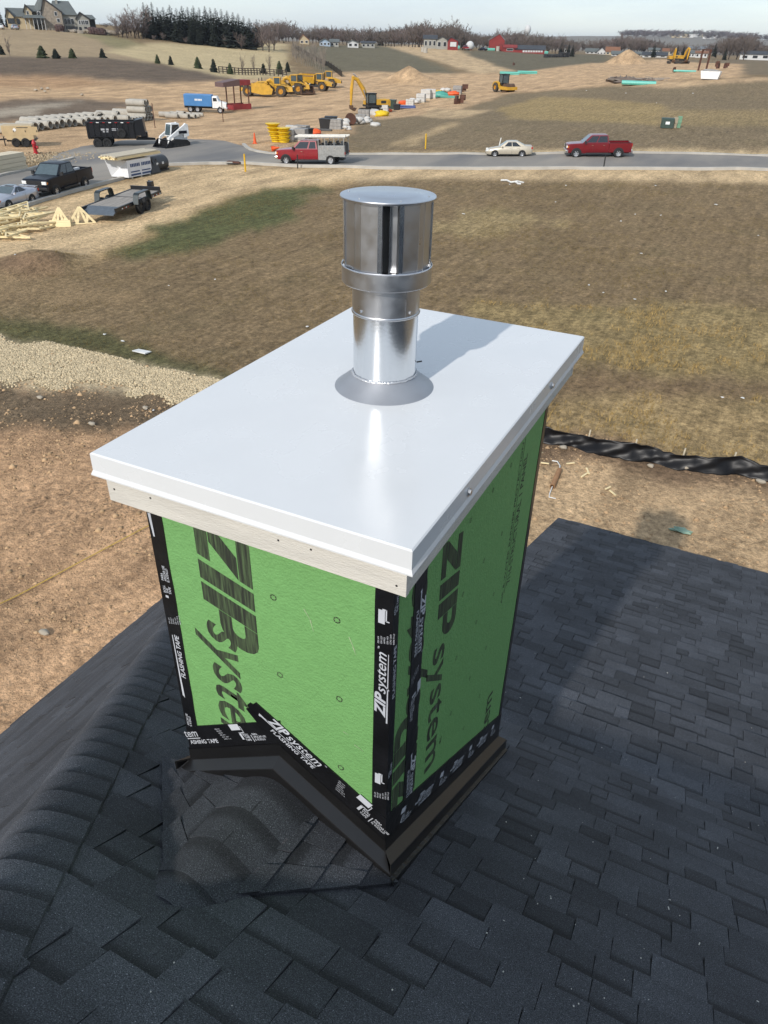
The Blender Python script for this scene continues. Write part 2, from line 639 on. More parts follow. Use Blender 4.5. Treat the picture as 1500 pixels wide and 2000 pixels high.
def ground_cover(x, y):
    n = len(x)
    col = np.tile(np.array(CG(131, 107, 73)), (n, 1))
    grass = np.full(n, 0.8)
    D = np.hypot(x, y)
    # far country beyond the site
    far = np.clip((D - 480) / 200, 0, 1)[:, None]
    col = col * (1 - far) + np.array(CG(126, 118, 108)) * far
    nx, ny = vnoise(x / 2.3, y / 2.3, 21), vnoise(x / 2.3, y / 2.3, 22)
    mx, my = vnoise(x / .6, y / .6, 23), vnoise(x / .6, y / .6, 24)
    for P, c, g, w in REGW:
        bb = (x > P[:, 0].min() - 6) & (x < P[:, 0].max() + 6) & (y > P[:, 1].min() - 6) & (y < P[:, 1].max() + 6)
        if not bb.any():
            continue
        idx = np.nonzero(bb)[0]
        ins = inside(P, x[idx] + w * (1.4 * nx[idx] + .8 * mx[idx]), y[idx] + w * (1.4 * ny[idx] + .8 * my[idx]))
        j = idx[ins]
        col[j] = c
        grass[j] = g
    return col, grass


def make_ground():
    az = np.concatenate([np.radians(np.linspace(-68, 30, 620)), np.radians(np.linspace(30, 292, 60)[1:-1])])
    D = np.exp(np.linspace(math.log(3.0), math.log(9000.0), 540))
    A, DD = np.meshgrid(az, D)
    X, Y = (DD * np.sin(A)), (DD * np.cos(A))
    Z = ground_z(X, Y)
    nr, nc = X.shape
    V = np.stack([X.ravel(), Y.ravel(), Z.ravel()], 1)
    V = np.vstack([V, [[0, 0, float(Z[0].mean())]]])
    r, c = np.meshgrid(np.arange(nr - 1), np.arange(nc), indexing='ij')
    c2 = (c + 1) % nc
    F = np.stack([r * nc + c, (r + 1) * nc + c, (r + 1) * nc + c2, r * nc + c2], -1).reshape(-1, 4)
    me = bpy.data.meshes.new('ground')
    nq = len(F)
    ctr = len(V) - 1
    T = np.stack([np.full(nc, ctr), np.arange(nc), (np.arange(nc) + 1) % nc], 1)
    me.vertices.add(len(V))
    me.vertices.foreach_set('co', V.ravel())
    me.loops.add(nq * 4 + nc * 3)
    me.loops.foreach_set('vertex_index', np.concatenate([F[:, ::-1].ravel(), T[:, ::-1].ravel()]).astype(np.int32))
    me.polygons.add(nq + nc)
    me.polygons.foreach_set('loop_start', np.concatenate([np.arange(nq) * 4, nq * 4 + np.arange(nc) * 3]).astype(np.int32))
    me.polygons.foreach_set('use_smooth', np.ones(nq + nc, bool))
    me.update(calc_edges=True)
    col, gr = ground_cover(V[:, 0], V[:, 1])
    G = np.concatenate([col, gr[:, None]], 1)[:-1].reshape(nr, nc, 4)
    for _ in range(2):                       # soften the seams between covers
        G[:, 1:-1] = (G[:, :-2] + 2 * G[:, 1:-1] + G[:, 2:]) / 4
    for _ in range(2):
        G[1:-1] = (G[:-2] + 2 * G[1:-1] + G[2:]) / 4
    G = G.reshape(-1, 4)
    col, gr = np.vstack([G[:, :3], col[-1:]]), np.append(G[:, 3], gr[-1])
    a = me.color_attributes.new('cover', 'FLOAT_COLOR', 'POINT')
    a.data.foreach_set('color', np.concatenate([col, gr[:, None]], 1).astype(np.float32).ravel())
    m = bpy.data.materials.new('soil_and_dry_grass')
    m.use_nodes = True
    nt = m.node_tree
    b = nt.nodes['Principled BSDF']
    b.inputs['Roughness'].default_value = 0.95
    b.inputs['Specular IOR Level'].default_value = 0.15
    at = nt.nodes.new('ShaderNodeAttribute')
    at.attribute_name = 'cover'
    pos = nt.nodes.new('ShaderNodeNewGeometry').outputs['Position']

    def noise(sc, det=4, stretch=None, rough=.6):
        src = pos
        if stretch:
            mp = nt.nodes.new('ShaderNodeMapping')
            mp.inputs['Scale'].default_value = stretch[:3]
            mp.inputs['Rotation'].default_value = (0, 0, stretch[3])
            nt.links.new(pos, mp.inputs['Vector'])
            src = mp.outputs['Vector']
        n = nt.nodes.new('ShaderNodeTexNoise')
        n.inputs['Scale'].default_value = sc
        n.inputs['Detail'].default_value = det
        n.inputs['Roughness'].default_value = rough
        nt.links.new(src, n.inputs['Vector'])
        return n.outputs['Fac']

    def rng(src, a0, a1, b0, b1):
        r = nt.nodes.new('ShaderNodeMapRange')
        for k, v in zip(('From Min', 'From Max', 'To Min', 'To Max'), (a0, a1, b0, b1)):
            r.inputs[k].default_value = v
        nt.links.new(src, r.inputs['Value'])
        return r.outputs['Result']

    def mth(op, a0, b0):
        r = nt.nodes.new('ShaderNodeMath')
        r.operation = op
        for i, s in enumerate((a0, b0)):
            if isinstance(s, (int, float)):
                r.inputs[i].default_value = s
            else:
                nt.links.new(s, r.inputs[i])
        return r.outputs[0]
    big = rng(noise(.09, 4), .3, .7, .92, 1.08)
    mid = rng(noise(.55, 9, (1, .30, 1, .45), .72), .36, .64, .68, 1.30)
    fine = rng(noise(5.0, 9, None, .85), .38, .62, .52, 1.46)
    clump = rng(noise(2.6, 10, (1, .55, 1, -.4), .82), .38, .62, .62, 1.38)
    rows = rng(noise(3.6, 6, (1, .06, 1, .62), .75), .40, .60, .84, 1.15)
    f1 = mth('MULTIPLY', mth('MULTIPLY', big, mid), fine)
    g1 = mth('MULTIPLY', mth('MULTIPLY', mth('MULTIPLY', big, fine), clump), rows)
    mixv = nt.nodes.new('ShaderNodeMix')
    nt.links.new(at.outputs['Alpha'], mixv.inputs[0])
    nt.links.new(f1, mixv.inputs[2])
    nt.links.new(g1, mixv.inputs[3])
    vm = nt.nodes.new('ShaderNodeVectorMath')
    vm.operation = 'SCALE'
    nt.links.new(at.outputs['Color'], vm.inputs[0])
    nt.links.new(mixv.outputs[0], vm.inputs['Scale'])
    # patches where a little green survives
    gm = nt.nodes.new('ShaderNodeMix')
    gm.data_type = 'RGBA'
    nt.links.new(mth('MULTIPLY', rng(noise(.35, 5), .52, .78, 0, .30), at.outputs['Alpha']), gm.inputs[0])
    nt.links.new(vm.outputs[0], gm.inputs[6])
    gm.inputs[7].default_value = (*CG(90, 88, 52), 1)
    nt.links.new(gm.outputs[2], b.inputs['Base Color'])
    bp = nt.nodes.new('ShaderNodeBump')
    bp.inputs['Strength'].default_value = 0.8
    bp.inputs['Distance'].default_value = 0.12
    wv = nt.nodes.new('ShaderNodeTexWave')
    wv.inputs['Scale'].default_value = 1.3
    wv.inputs['Distortion'].default_value = 9.0
    wv.inputs['Detail'].default_value = 3.0
    wv.inputs['Detail Scale'].default_value = 1.6
    nt.links.new(pos, wv.inputs['Vector'])
    tread = mth('MULTIPLY', mth('MULTIPLY', wv.outputs['Fac'], rng(noise(.35, 3), .45, .6, 0, .55)), mth('SUBTRACT', 1.0, at.outputs['Alpha']))
    hgt = mth('ADD', tread, mth('ADD', mth('ADD', mth('MULTIPLY', noise(5.5, 7, None, .7), 1.0), mth('MULTIPLY', noise(1.3, 5, (1, .4, 1, .5)), 1.2)), mth('MULTIPLY', noise(24, 4), .35)))
    nt.links.new(hgt, bp.inputs['Height'])
    nt.links.new(bp.outputs['Normal'], b.inputs['Normal'])
    o = link('ground', me, m)
    tag(o, kind='structure')
    return o


make_ground()

# ------------------------------------------------------------------ streets and kerbs
M_ASPH = mat('asphalt', C(176, 168, 156, .62), .9, col2=C(134, 132, 130, .62), scale=.22, bump=.25, bscale=30, spec=.2, world_co=True, stretch=(1, .35, 1))
M_KERB = mat('kerb_concrete', C(214, 208, 196, .6), .9, var=.10, scale=1.2, bump=.2, bscale=25, world_co=True)


def resample(P, n):
    P = [Vector(p) for p in P]
    L = [0]
    for a, b in zip(P, P[1:]):
        L.append(L[-1] + (b - a).length)
    out = []
    for i in range(n):
        t = L[-1] * i / (n - 1)
        k = max(j for j in range(len(L)) if L[j] <= t + 1e-9)
        k = min(k, len(P) - 2)
        u = (t - L[k]) / max(L[k + 1] - L[k], 1e-9)
        out.append(P[k].lerp(P[k + 1], u))
    return out


NEAR = [(-260, 520), (0, 424), (61, 399), (172, 367), (233, 351), (334, 323), (400, 319), (480, 319), (560, 324), (700, 328), (1000, 330), (1500, 332), (2400, 336)]
FAR = [(-260, 420), (0, 347), (70, 329), (112, 302), (160, 287), (250, 275), (350, 271), (440, 277), (516, 298), (700, 303), (1000, 304), (1500, 306), (2400, 309)]


def street():
    A, B = [hit(*p) for p in NEAR], [hit(*p) for p in FAR]
    rows = []
    for i in range(len(A) - 1):
        for k in range(6):
            t = k / 6
            rows.append((A[i].lerp(A[i + 1], t), B[i].lerp(B[i + 1], t)))
    rows.append((A[-1], B[-1]))
    mb = MB()
    n = 13
    vs = []
    for a, b in rows:
        for j in range(n):
            p = a.lerp(b, j / (n - 1))
            vs.append((p.x, p.y, gz(p.x, p.y) + .07))
    mb.add(vs, [(i * n + j, i * n + j + 1, (i + 1) * n + j + 1, (i + 1) * n + j) for i in range(len(rows) - 1) for j in range(n - 1)])
    tag(mb.build('street', M_ASPH, smooth=True), kind='structure')


def kerb(pxs, w=.32, h=.2):
    P = resample([hit(*p) for p in pxs], max(12, len(pxs) * 6))
    rings = []
    for i, p in enumerate(P):
        d = (P[min(i + 1, len(P) - 1)] - P[max(i - 1, 0)])
        s = Vector((-d.y, d.x, 0)).normalized() * (w / 2)
        z = gz(p.x, p.y)
        rings.append([Vector((p.x, p.y, z - .2)) - s, Vector((p.x, p.y, z - .2)) + s, Vector((p.x, p.y, z + h)) + s, Vector((p.x, p.y, z + h)) - s])
    tag(MB().loft(rings).build('kerb', M_KERB), kind='structure')


street()
kerb([(-200, 498), (0, 425), (61, 400), (172, 368), (233, 352), (260, 344)])
kerb([(330, 324), (400, 320), (480, 320), (560, 325), (700, 329), (1000, 331), (1500, 333), (2300, 337)])
kerb([(476, 284), (482, 291), (495, 297), (520, 301), (560, 302.5), (700, 303.3), (1000, 304), (1500, 306), (2300, 309)])
kerb([(-200, 402), (0, 347), (60, 332), (144, 311)])
# ------------------------------------------------------------------ the house and its roof
PM1, PM2, PL = 0.66, 0.337, 0.957           # pitches: steep slope, low slope, side slope
YB, YE = 3.4, 9.0                           # pitch break, eave
XRAKE = -1.56


def z1(y):
    return ZC - 2.47 - PM1 * (y - 1.33)


ZB = z1(YB)


def z2(y):
    return ZB - PM2 * (y - YB)


def xh(y):
    return -1.53 - 0.69 * (y - 0.694)


def zl(x):
    return z1(0.694) + PL * (x + 1.53)


def shingle_material():
    m = bpy.data.materials.new('asphalt_shingle')
    m.use_nodes = True
    nt = m.node_tree
    b = nt.nodes['Principled BSDF']
    b.inputs['Roughness'].default_value = 0.85
    b.inputs['Specular IOR Level'].default_value = 0.35
    pos = nt.nodes.new('ShaderNodeNewGeometry').outputs['Position']
    at = nt.nodes.new('ShaderNodeAttribute')
    at.attribute_name = 'tone'
    n1 = nt.nodes.new('ShaderNodeTexNoise')
    n1.inputs['Scale'].default_value = 330
    n1.inputs['Detail'].default_value = 2
    nt.links.new(pos, n1.inputs['Vector'])
    rp = nt.nodes.new('ShaderNodeValToRGB')
    e = rp.color_ramp.elements
    e[0].position, e[0].color = 0.30, (.016, .0172, .0205, 1)
    e[1].position, e[1].color = 0.78, (.42, .44, .48, 1)
    for p, c in ((.45, (.037, .0395, .0455, 1)), (.60, (.068, .072, .081, 1)), (.70, (.12, .125, .14, 1))):
        q = e.new(p)
        q.color = c
    nt.links.new(n1.outputs['Fac'], rp.inputs['Fac'])
    n2 = nt.nodes.new('ShaderNodeTexNoise')
    n2.inputs['Scale'].default_value = 2.6
    n2.inputs['Detail'].default_value = 5
    nt.links.new(pos, n2.inputs['Vector'])
    mr = nt.nodes.new('ShaderNodeMapRange')
    for k, v in zip(('From Min', 'From Max', 'To Min', 'To Max'), (.3, .7, .78, 1.25)):
        mr.inputs[k].default_value = v
    nt.links.new(n2.outputs['Fac'], mr.inputs['Value'])
    mu = nt.nodes.new('ShaderNodeMath')
    mu.operation = 'MULTIPLY'
    nt.links.new(mr.outputs['Result'], mu.inputs[0])
    nt.links.new(at.outputs['Fac'], mu.inputs[1])
    sc = nt.nodes.new('ShaderNodeVectorMath')
    sc.operation = 'SCALE'
    nt.links.new(rp.outputs['Color'], sc.inputs[0])
    nt.links.new(mu.outputs[0], sc.inputs['Scale'])
    # scuffs of pale dust
    n3 = nt.nodes.new('ShaderNodeTexNoise')
    n3.inputs['Scale'].default_value = 3.1
    n3.inputs['Detail'].default_value = 8
    n3.inputs['Roughness'].default_value = .75
    nt.links.new(pos, n3.inputs['Vector'])
    r3 = nt.nodes.new('ShaderNodeMapRange')
    for k, v in zip(('From Min', 'From Max', 'To Min', 'To Max'), (.64, .80, 0, .30)):
        r3.inputs[k].default_value = v
    nt.links.new(n3.outputs['Fac'], r3.inputs['Value'])
    mx = nt.nodes.new('ShaderNodeMix')
    mx.data_type = 'RGBA'
    nt.links.new(r3.outputs['Result'], mx.inputs[0])
    nt.links.new(sc.outputs[0], mx.inputs[6])
    mx.inputs[7].default_value = (.13, .12, .11, 1)
    nt.links.new(mx.outputs[2], b.inputs['Base Color'])
    bp = nt.nodes.new('ShaderNodeBump')
    bp.inputs['Strength'].default_value = .55
    bp.inputs['Distance'].default_value = .002
    nt.links.new(n1.outputs['Fac'], bp.inputs['Height'])
    nt.links.new(bp.outputs['Normal'], b.inputs['Normal'])
    return m


M_SHIN = shingle_material()
M_UNDER = mat('roof_underlay', (.012, .013, .015), .9, world_co=True)
M_SIDING = mat('house_wrap', C(190, 186, 178, .6), .8, var=.08, scale=2)
house = empty('house', (1.5, 0, 0))
tag(house, 'house with dark shingled hip roof that the chimney stands on', 'house')

deck = MB()


def slab(pts, t=.03):
    n = len(pts)
    vs = [Vector(p) for p in pts] + [Vector(p) - Vector((0, 0, t)) for p in pts]
    deck.add(vs, [tuple(range(n)), tuple(range(2 * n - 1, n - 1, -1))] + [(i, n + i, n + (i + 1) % n, (i + 1) % n) for i in range(n)])


YR = -1.9
XE = 9.5
slab([(xh(YR), YR, z1(YR)), (XE, YR, z1(YR)), (XE, YB, ZB), (XRAKE, YB, ZB), (xh(YB), YB, ZB)])
slab([(xh(YB), YB, ZB), (XRAKE, YB, ZB), (XRAKE, 5.85, z1(5.85)), (xh(5.85), 5.85, z1(5.85))])
slab([(XRAKE, YB, ZB), (XE, YB, ZB), (XE, YE, z2(YE)), (XRAKE, YE, z2(YE))])
slab([(xh(YR), YR, z1(YR)), (xh(5.85), 5.85, z1(5.85)), (-5.09, 5.85, zl(-5.09)), (-5.09, -9.6, zl(-5.09))])
slab([(xh(YR), YR, z1(YR)), (-5.09, -9.6, zl(-5.09)), (XE, -9.6, zl(-5.09)), (XE, YR, z1(YR))])
roof = deck.build('roof', M_UNDER, house, world=True)
walls = MB()
walls.b2(-4.75, XE - .3, -9.2, 5.5, -.4, ZC - 5.55)
walls.b2(XRAKE + .3, XE - .32, 5.5, YE - .4, -.4, ZC - 5.85)
walls.build('wall', M_SIDING, house, world=True)
trim = MB()
M_FASC = mat('eave_trim_paint', C(60, 60, 62, .5), .5, world_co=True)
trim.b2(XRAKE - .015, XE, YE + .0, YE + .02, z2(YE) - .17, z2(YE) - .005)
trim.hexa([(XRAKE - .02, YB, ZB - .19), (XRAKE - .002, YB, ZB - .19), (XRAKE - .002, YE, z2(YE) - .19), (XRAKE - .02, YE, z2(YE) - .19),
           (XRAKE - .02, YB, ZB - .004), (XRAKE - .002, YB, ZB - .004), (XRAKE - .002, YE, z2(YE) - .004), (XRAKE - .02, YE, z2(YE) - .004)])
trim.build('drip_edge', M_FASC, house, world=True)

# --- shingles, course by course
EXPO = 0.155
TONES = [.7, .85, .9, 1.0, 1.0, 1.0, 1.1, 1.2]
UNIT = {}


def unit_tab(tone, k, tooth=True):
    """a shingle tab 1 x 1 x 1: y runs down the slope, butt end raised; the low layer carries a dark printed band"""
    if (tone, k, tooth) in UNIT:
        return UNIT[(tone, k, tooth)]
    rr = random.Random(k * 31 + int(tone * 100))
    a, b_ = rr.uniform(-.035, .035), rr.uniform(-.035, .035)
    l, r = rr.uniform(0, .02), rr.uniform(0, .02)
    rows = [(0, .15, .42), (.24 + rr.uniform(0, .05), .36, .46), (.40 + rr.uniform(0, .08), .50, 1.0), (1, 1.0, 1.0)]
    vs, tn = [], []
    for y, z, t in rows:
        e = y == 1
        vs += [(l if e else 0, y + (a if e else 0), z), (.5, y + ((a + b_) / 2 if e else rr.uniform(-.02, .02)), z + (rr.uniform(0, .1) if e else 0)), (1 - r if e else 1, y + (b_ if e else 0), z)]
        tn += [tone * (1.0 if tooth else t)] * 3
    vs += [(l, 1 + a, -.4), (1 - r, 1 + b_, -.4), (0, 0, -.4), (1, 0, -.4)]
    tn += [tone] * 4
    fs = []
    for j in range(3):
        fs += [(j * 3, j * 3 + 1, j * 3 + 4, j * 3 + 3), (j * 3 + 1, j * 3 + 2, j * 3 + 5, j * 3 + 4)]
    fs += [(9, 10, 11, 13, 12), (0, 3, 6, 9, 12, 14), (2, 15, 13, 11, 8, 5)]
    me = bpy.data.meshes.new('shingle')
    me.from_pydata(vs, [], fs)
    at = me.attributes.new('tone', 'FLOAT', 'POINT')
    at.data.foreach_set('value', np.array(tn, np.float32))
    me.materials.append(M_SHIN)
    UNIT[(tone, k, tooth)] = me
    me['tn'] = tn
    return me


TABS = []                                   # (origin, ux, uy, un, width, length, thickness, tone, variant)


def lay(o, ux, uy, un, s0, s1, span, seed, wmin=.09, wmax=.27, tone_bias=0):
    rr = random.Random(seed)
    i0 = int(math.floor(s0 / EXPO))
    i1 = int(math.ceil(s1 / EXPO))
    for i in range(i0, i1):
        a, b = span((i + .5) * EXPO)
        if a >= b:
            continue
        x = a
        tooth = rr.random() < .5
        while x < b:
            w = rr.uniform(wmin, wmax)
            if b - x - w < .07:
                w = b - x
            st, en = max(i * EXPO, s0), min((i + 1) * EXPO, s1)
            if en - st > .02:
                t = (.0125 if tooth else .006) * rr.uniform(.9, 1.15)
                tn = rr.choice(TONES) * (1.0 if tooth else .92)
                TABS.append((o + ux * x + uy * (st - .02), ux, uy, un, w - .002, en - st + .02, t, round(tn * 10) / 10, (rr.randrange(3), tooth)))
            x += w
            tooth = not tooth if rr.random() < .8 else tooth


def frame(p):
    n = math.hypot(1, p)
    return Vector((1, 0, 0)), Vector((0, 1, -p)) / n, Vector((0, p, 1)) / n, n


ux, uy, un, nn1 = frame(PM1)
O1 = Vector((0, 1.33, z1(1.33)))
# upper slope in front of and beside the chimney, cut back to the hip
lay(O1, ux, uy, un, (YR - 1.33) * nn1, (YB - 1.33) * nn1, lambda s: (xh(1.33 + s / nn1) + .10, 5.2), 11)
lay(O1, ux, uy, un, (YB - 1.33) * nn1, (5.85 - 1.33) * nn1, lambda s: (xh(1.33 + s / nn1) + .10, XRAKE), 12)
ux2, uy2, un2, nn2 = frame(PM2)
O2 = Vector((0, YB, ZB))
lay(O2, ux2, uy2, un2, 0, (YE - YB + .02) * nn2, lambda s: (XRAKE - .012, 7.5), 13)


def shown(P):
    x, y, d = project(P)
    return d > .1 and -60 < x < 1560 and -60 < y < 2060


vis, rest = [], []
for t in TABS:
    c = t[0] + t[1] * (t[4] / 2) + t[2] * (t[5] / 2)
    hidden = (-1.42 < c.x < -.66 and 1.42 < c.y < 2.8) or (-1.3 < c.x < -.8 and 1.1 < c.y < 1.4)
    (vis if shown(c) and not hidden else rest).append((t[4] * t[5] / max((c - Vector((0, 0, ZC))).length_squared, .2), t))
vis.sort(key=lambda a: -a[0])
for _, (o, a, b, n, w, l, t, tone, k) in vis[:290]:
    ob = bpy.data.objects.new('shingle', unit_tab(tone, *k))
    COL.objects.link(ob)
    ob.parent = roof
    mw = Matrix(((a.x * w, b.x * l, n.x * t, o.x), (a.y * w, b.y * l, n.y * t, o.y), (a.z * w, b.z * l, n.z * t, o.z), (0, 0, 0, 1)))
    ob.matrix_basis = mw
field = [t for _, t in vis[290:]] + [t for _, t in rest]
# the side slope, seen at a glancing angle
TABS = []
nl = math.hypot(1, PL)
uyl, unl, uxl = Vector((-1, 0, -PL)) / nl, Vector((-PL, 0, 1)) / nl, Vector((0, -1, 0))
OL = Vector((0, 0, zl(0)))


def lspan(s):
    x = -s / nl
    yh = .694 - (x + 1.53) / .69
    return -(yh - .13), 9.0


lay(OL, uxl, uyl, unl, .2, 5.09 * nl, lspan, 14, .15, .45)
field += TABS
fv, ff, ft = [], [], []
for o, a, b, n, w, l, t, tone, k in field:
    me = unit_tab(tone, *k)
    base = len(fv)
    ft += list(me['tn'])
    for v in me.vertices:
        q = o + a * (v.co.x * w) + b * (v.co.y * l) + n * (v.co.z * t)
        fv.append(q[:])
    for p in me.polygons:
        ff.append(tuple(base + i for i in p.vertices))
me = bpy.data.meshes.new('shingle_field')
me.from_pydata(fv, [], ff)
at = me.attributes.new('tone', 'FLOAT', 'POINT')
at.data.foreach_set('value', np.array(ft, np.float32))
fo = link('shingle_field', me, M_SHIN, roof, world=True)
tag(fo, kind='stuff')


def toned(mb, name, tone, parent=roof, smooth=False):
    me_ = mb.mesh(name)
    at_ = me_.attributes.new('tone', 'FLOAT', 'POINT')
    at_.data.foreach_set('value', np.full(len(me_.vertices), tone, np.float32))
    return link(name, me_, M_SHIN, parent, smooth=smooth, world=True)


def bent_cap(o, along, ld, rd, half, length, lift0, lift1, name, tone, ear=0.0, rad=.03, band=(.44, .60)):
    mb, tn = MB(), []
    up = -(ld + rd).normalized()
    lat = (rd - ld).normalized()
    stations = [0, length * band[0], length * band[1], length * .85, length]
    rings = []
    for si, s in enumerate(stations):
        lf = lift0 + (lift1 - lift0) * s / length
        row_t, row_b = [], []
        for i in range(15):
            u = -1 + i / 7
            e = ear if si == 4 and abs(u) == 1 else 0
            x = u * half * (1 - e)
            sl = -((ld if u < 0 else rd).dot(up)) / abs((ld if u < 0 else rd).dot(lat))
            drop = sl * math.sqrt(x * x + rad * rad)
            p = o + along * (s - (.45 * e * half)) + lat * x - up * drop + up * (lf * (1 - (.25 if u > 0 else 1.15) * u * u) + rad * sl * .55 * (1 - u * u))
            row_t.append(p)
            row_b.append(p - up * .014)
        rings.append(row_t + row_b[::-1])
        tn += [tone * (.5 if si < 2 else 1.0)] * 30  # dark start of each cap paints in the shade below the overlapping butt
    mb.loft(rings)
    ob_ = toned(mb, name, tone, smooth=50)
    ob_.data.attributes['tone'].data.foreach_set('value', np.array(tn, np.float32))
    return ob_


hd = Vector((-.69, 1, -PM1)).normalized()
rd = (un.cross(hd)).normalized()
if rd.x < 0:
    rd = -rd
ld = (unl.cross(hd)).normalized()
if ld.x > 0:
    ld = -ld
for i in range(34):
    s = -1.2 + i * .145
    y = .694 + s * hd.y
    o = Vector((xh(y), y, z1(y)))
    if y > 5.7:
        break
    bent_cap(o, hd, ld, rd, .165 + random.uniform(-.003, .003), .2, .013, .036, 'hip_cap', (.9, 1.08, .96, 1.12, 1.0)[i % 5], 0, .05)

# --- the little saddle roof that throws water round the chimney
W = Vector((-1.037, 1.372, ZC - 2.205))
E_ = Vector((-1.045, .775, z1(.775) + .012))
for C_, sg in ((Vector((-1.635, 1.372, z1(1.372) + .012)), -1), (Vector((-.553, 1.315, z1(1.315) + .012)), 1)):
    nrm = (E_ - W).cross(C_ - W).normalized()
    if nrm.z < 0:
        nrm = -nrm
    base = MB()
    base.add([W, E_, C_, W - Vector((0, 0, .1)), E_ - Vector((0, 0, .05)), C_ - Vector((0, 0, .1))], [(0, 1, 2), (3, 5, 4), (0, 3, 4, 1), (1, 4, 5, 2), (2, 5, 3, 0)])
    toned(base, 'saddle_deck', .6)
    T = [.12, .36, .58, .80, 1.0]
    for k in range(4):
        t0, t1 = T[k], T[k + 1]
        n_cut = (4, 3, 2, 1)[k]
        cuts = [j / n_cut + (random.uniform(-.06, .06) if 0 < j < n_cut else 0) for j in range(n_cut + 1)]
        for j in range(n_cut):
            hi_ = (j + k) % 2
            rows_ = []
            for tt, lf in ((t0, .004), (t0 + (t1 - t0) * .28, .007), (t0 + (t1 - t0) * .45, .009), (t1, .014 + .006 * hi_)):
                a0, b0 = W.lerp(C_, tt), E_.lerp(C_, tt)
                p, q = a0.lerp(b0, cuts[j] + .004), a0.lerp(b0, cuts[j + 1] - .004)
                rows_.append([p + nrm * lf, q + nrm * lf, q - nrm * .01, p - nrm * .01])
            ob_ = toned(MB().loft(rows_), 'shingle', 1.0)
            tb_ = random.choice([.62, .7, .76, .84])  # same shingles in a lower tone, painted as if out of the sun
            ob_.data.attributes['tone'].data.foreach_set('value', np.array([tb_ * (x if not hi_ else 1) for x in (.42, .46, 1, 1) for _ in range(4)], np.float32))  # dark upper rows paint the shade under the strip above
al = (W - E_).normalized()
ldc = ((Vector((-1.635, 1.372, z1(1.372))) - W))
ldc = (ldc - al * ldc.dot(al)).normalized()
rdc = ((Vector((-.553, 1.315, z1(1.315))) - W))
rdc = (rdc - al * rdc.dot(al)).normalized()
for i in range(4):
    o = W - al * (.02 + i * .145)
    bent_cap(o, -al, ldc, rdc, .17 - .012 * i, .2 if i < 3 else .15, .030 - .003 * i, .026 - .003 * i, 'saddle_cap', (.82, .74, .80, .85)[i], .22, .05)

# bright specks of roofing debris on the shingles
M_SPECK = mat('pale_debris', C(225, 222, 210, .7), .8)
M_MASTIC = mat('roof_cement', (.012, .012, .012), .5)
specks = MB()
rs = random.Random(5)
for _ in range(70):
    px, py = rs.uniform(980, 1500), rs.uniform(1180, 1990)
    if rs.random() < .25:
        px, py = rs.uniform(60, 1000), rs.uniform(1760, 1990)
    d = ray(px, py)
    t = (-2.47 + PM1 * 1.33) / (d[2] + PM1 * d[1])
    P = Vector(d * t) + Vector((0, 0, ZC))
    n_ = un
    if t < 0 or P.y > YB:
        t = (ZB - ZC + PM2 * YB) / (d[2] + PM2 * d[1])
        P = Vector(d * t) + Vector((0, 0, ZC))
        n_ = un2
    if not (0 < P.y < YE - .2) or P.x < xh(P.y) + .3:
        continue
    if -1.6 < P.x < -.5 and .7 < P.y < 3:
        continue
    s = rs.uniform(.0018, .005)
    L = rs.choice([1, 1, 1, 1, 1, 3])
    specks.box(P + n_ * .015, (s * .8 * L, s * .8, s * .5), rs.uniform(0, 3))
so = specks.build('roof_grit', M_SPECK, roof, world=True)
tag(so, kind='stuff')

# ------------------------------------------------------------------ the chimney
XL_, XR_, YF_, YK_ = -1.452, -.623, 1.36, 2.862
chim = empty('chimney', (-1.037, 2.11, z1(2.11)))
tag(chim, 'green panelled chimney with black seam tape and a white metal cap', 'chimney')


def zz(v):
    return ZC + v


def panel_material():
    m = mat('green_sheathing', C(130, 186, 112, .66), .62, var=.035, scale=26, bump=.4, bscale=110, spec=.35, world_co=True)
    return m


M_GREEN = panel_material()
M_TAPE = mat('black_seam_tape', (.006, .006, .007), .34, var=.3, scale=9, bump=.35, bscale=18, spec=.5, world_co=True)
M_FLASH = mat('dark_bronze_flashing', (.008, .0078, .008), .36, var=.2, scale=5, bump=.12, bscale=6, spec=.5, world_co=True)
M_MAST = mat('black_membrane', (.006, .006, .006), .4, var=.3, scale=20, bump=.5, bscale=30, world_co=True)
M_CAP = mat('white_painted_metal', (.60, .605, .60), .25, var=.012, scale=5.5, bump=.05, bscale=1.3, spec=.5, world_co=True, rvar=.05, detail=9)
M_TRIM = mat('primed_fascia_board', (.54, .51, .45), .7, var=.07, scale=5, bump=.35, bscale=55, stretch=(1, 1, 7), world_co=True)
M_WHITE = mat('white_print', C(205, 208, 214, .75), .5, world_co=True)


def ink_material():
    m = bpy.data.materials.new('stamped_ink')
    m.use_nodes = True
    nt = m.node_tree
    b = nt.nodes['Principled BSDF']
    b.inputs['Roughness'].default_value = .7
    pos = nt.nodes.new('ShaderNodeNewGeometry').outputs['Position']
    mp = nt.nodes.new('ShaderNodeMapping')
    mp.inputs['Scale'].default_value = (160, 160, 9)
    nt.links.new(pos, mp.inputs['Vector'])
    n = nt.nodes.new('ShaderNodeTexNoise')
    n.inputs['Scale'].default_value = 1
    n.inputs['Detail'].default_value = 5
    nt.links.new(mp.outputs['Vector'], n.inputs['Vector'])
    r = nt.nodes.new('ShaderNodeValToRGB')
    r.color_ramp.elements[0].position, r.color_ramp.elements[0].color = .40, (.018, .022, .014, 1)
    r.color_ramp.elements[1].position, r.color_ramp.elements[1].color = .74, (.075, .12, .05, 1)
    nt.links.new(n.outputs['Fac'], r.inputs['Fac'])
    nt.links.new(r.outputs['Color'], b.inputs['Base Color'])
    return m


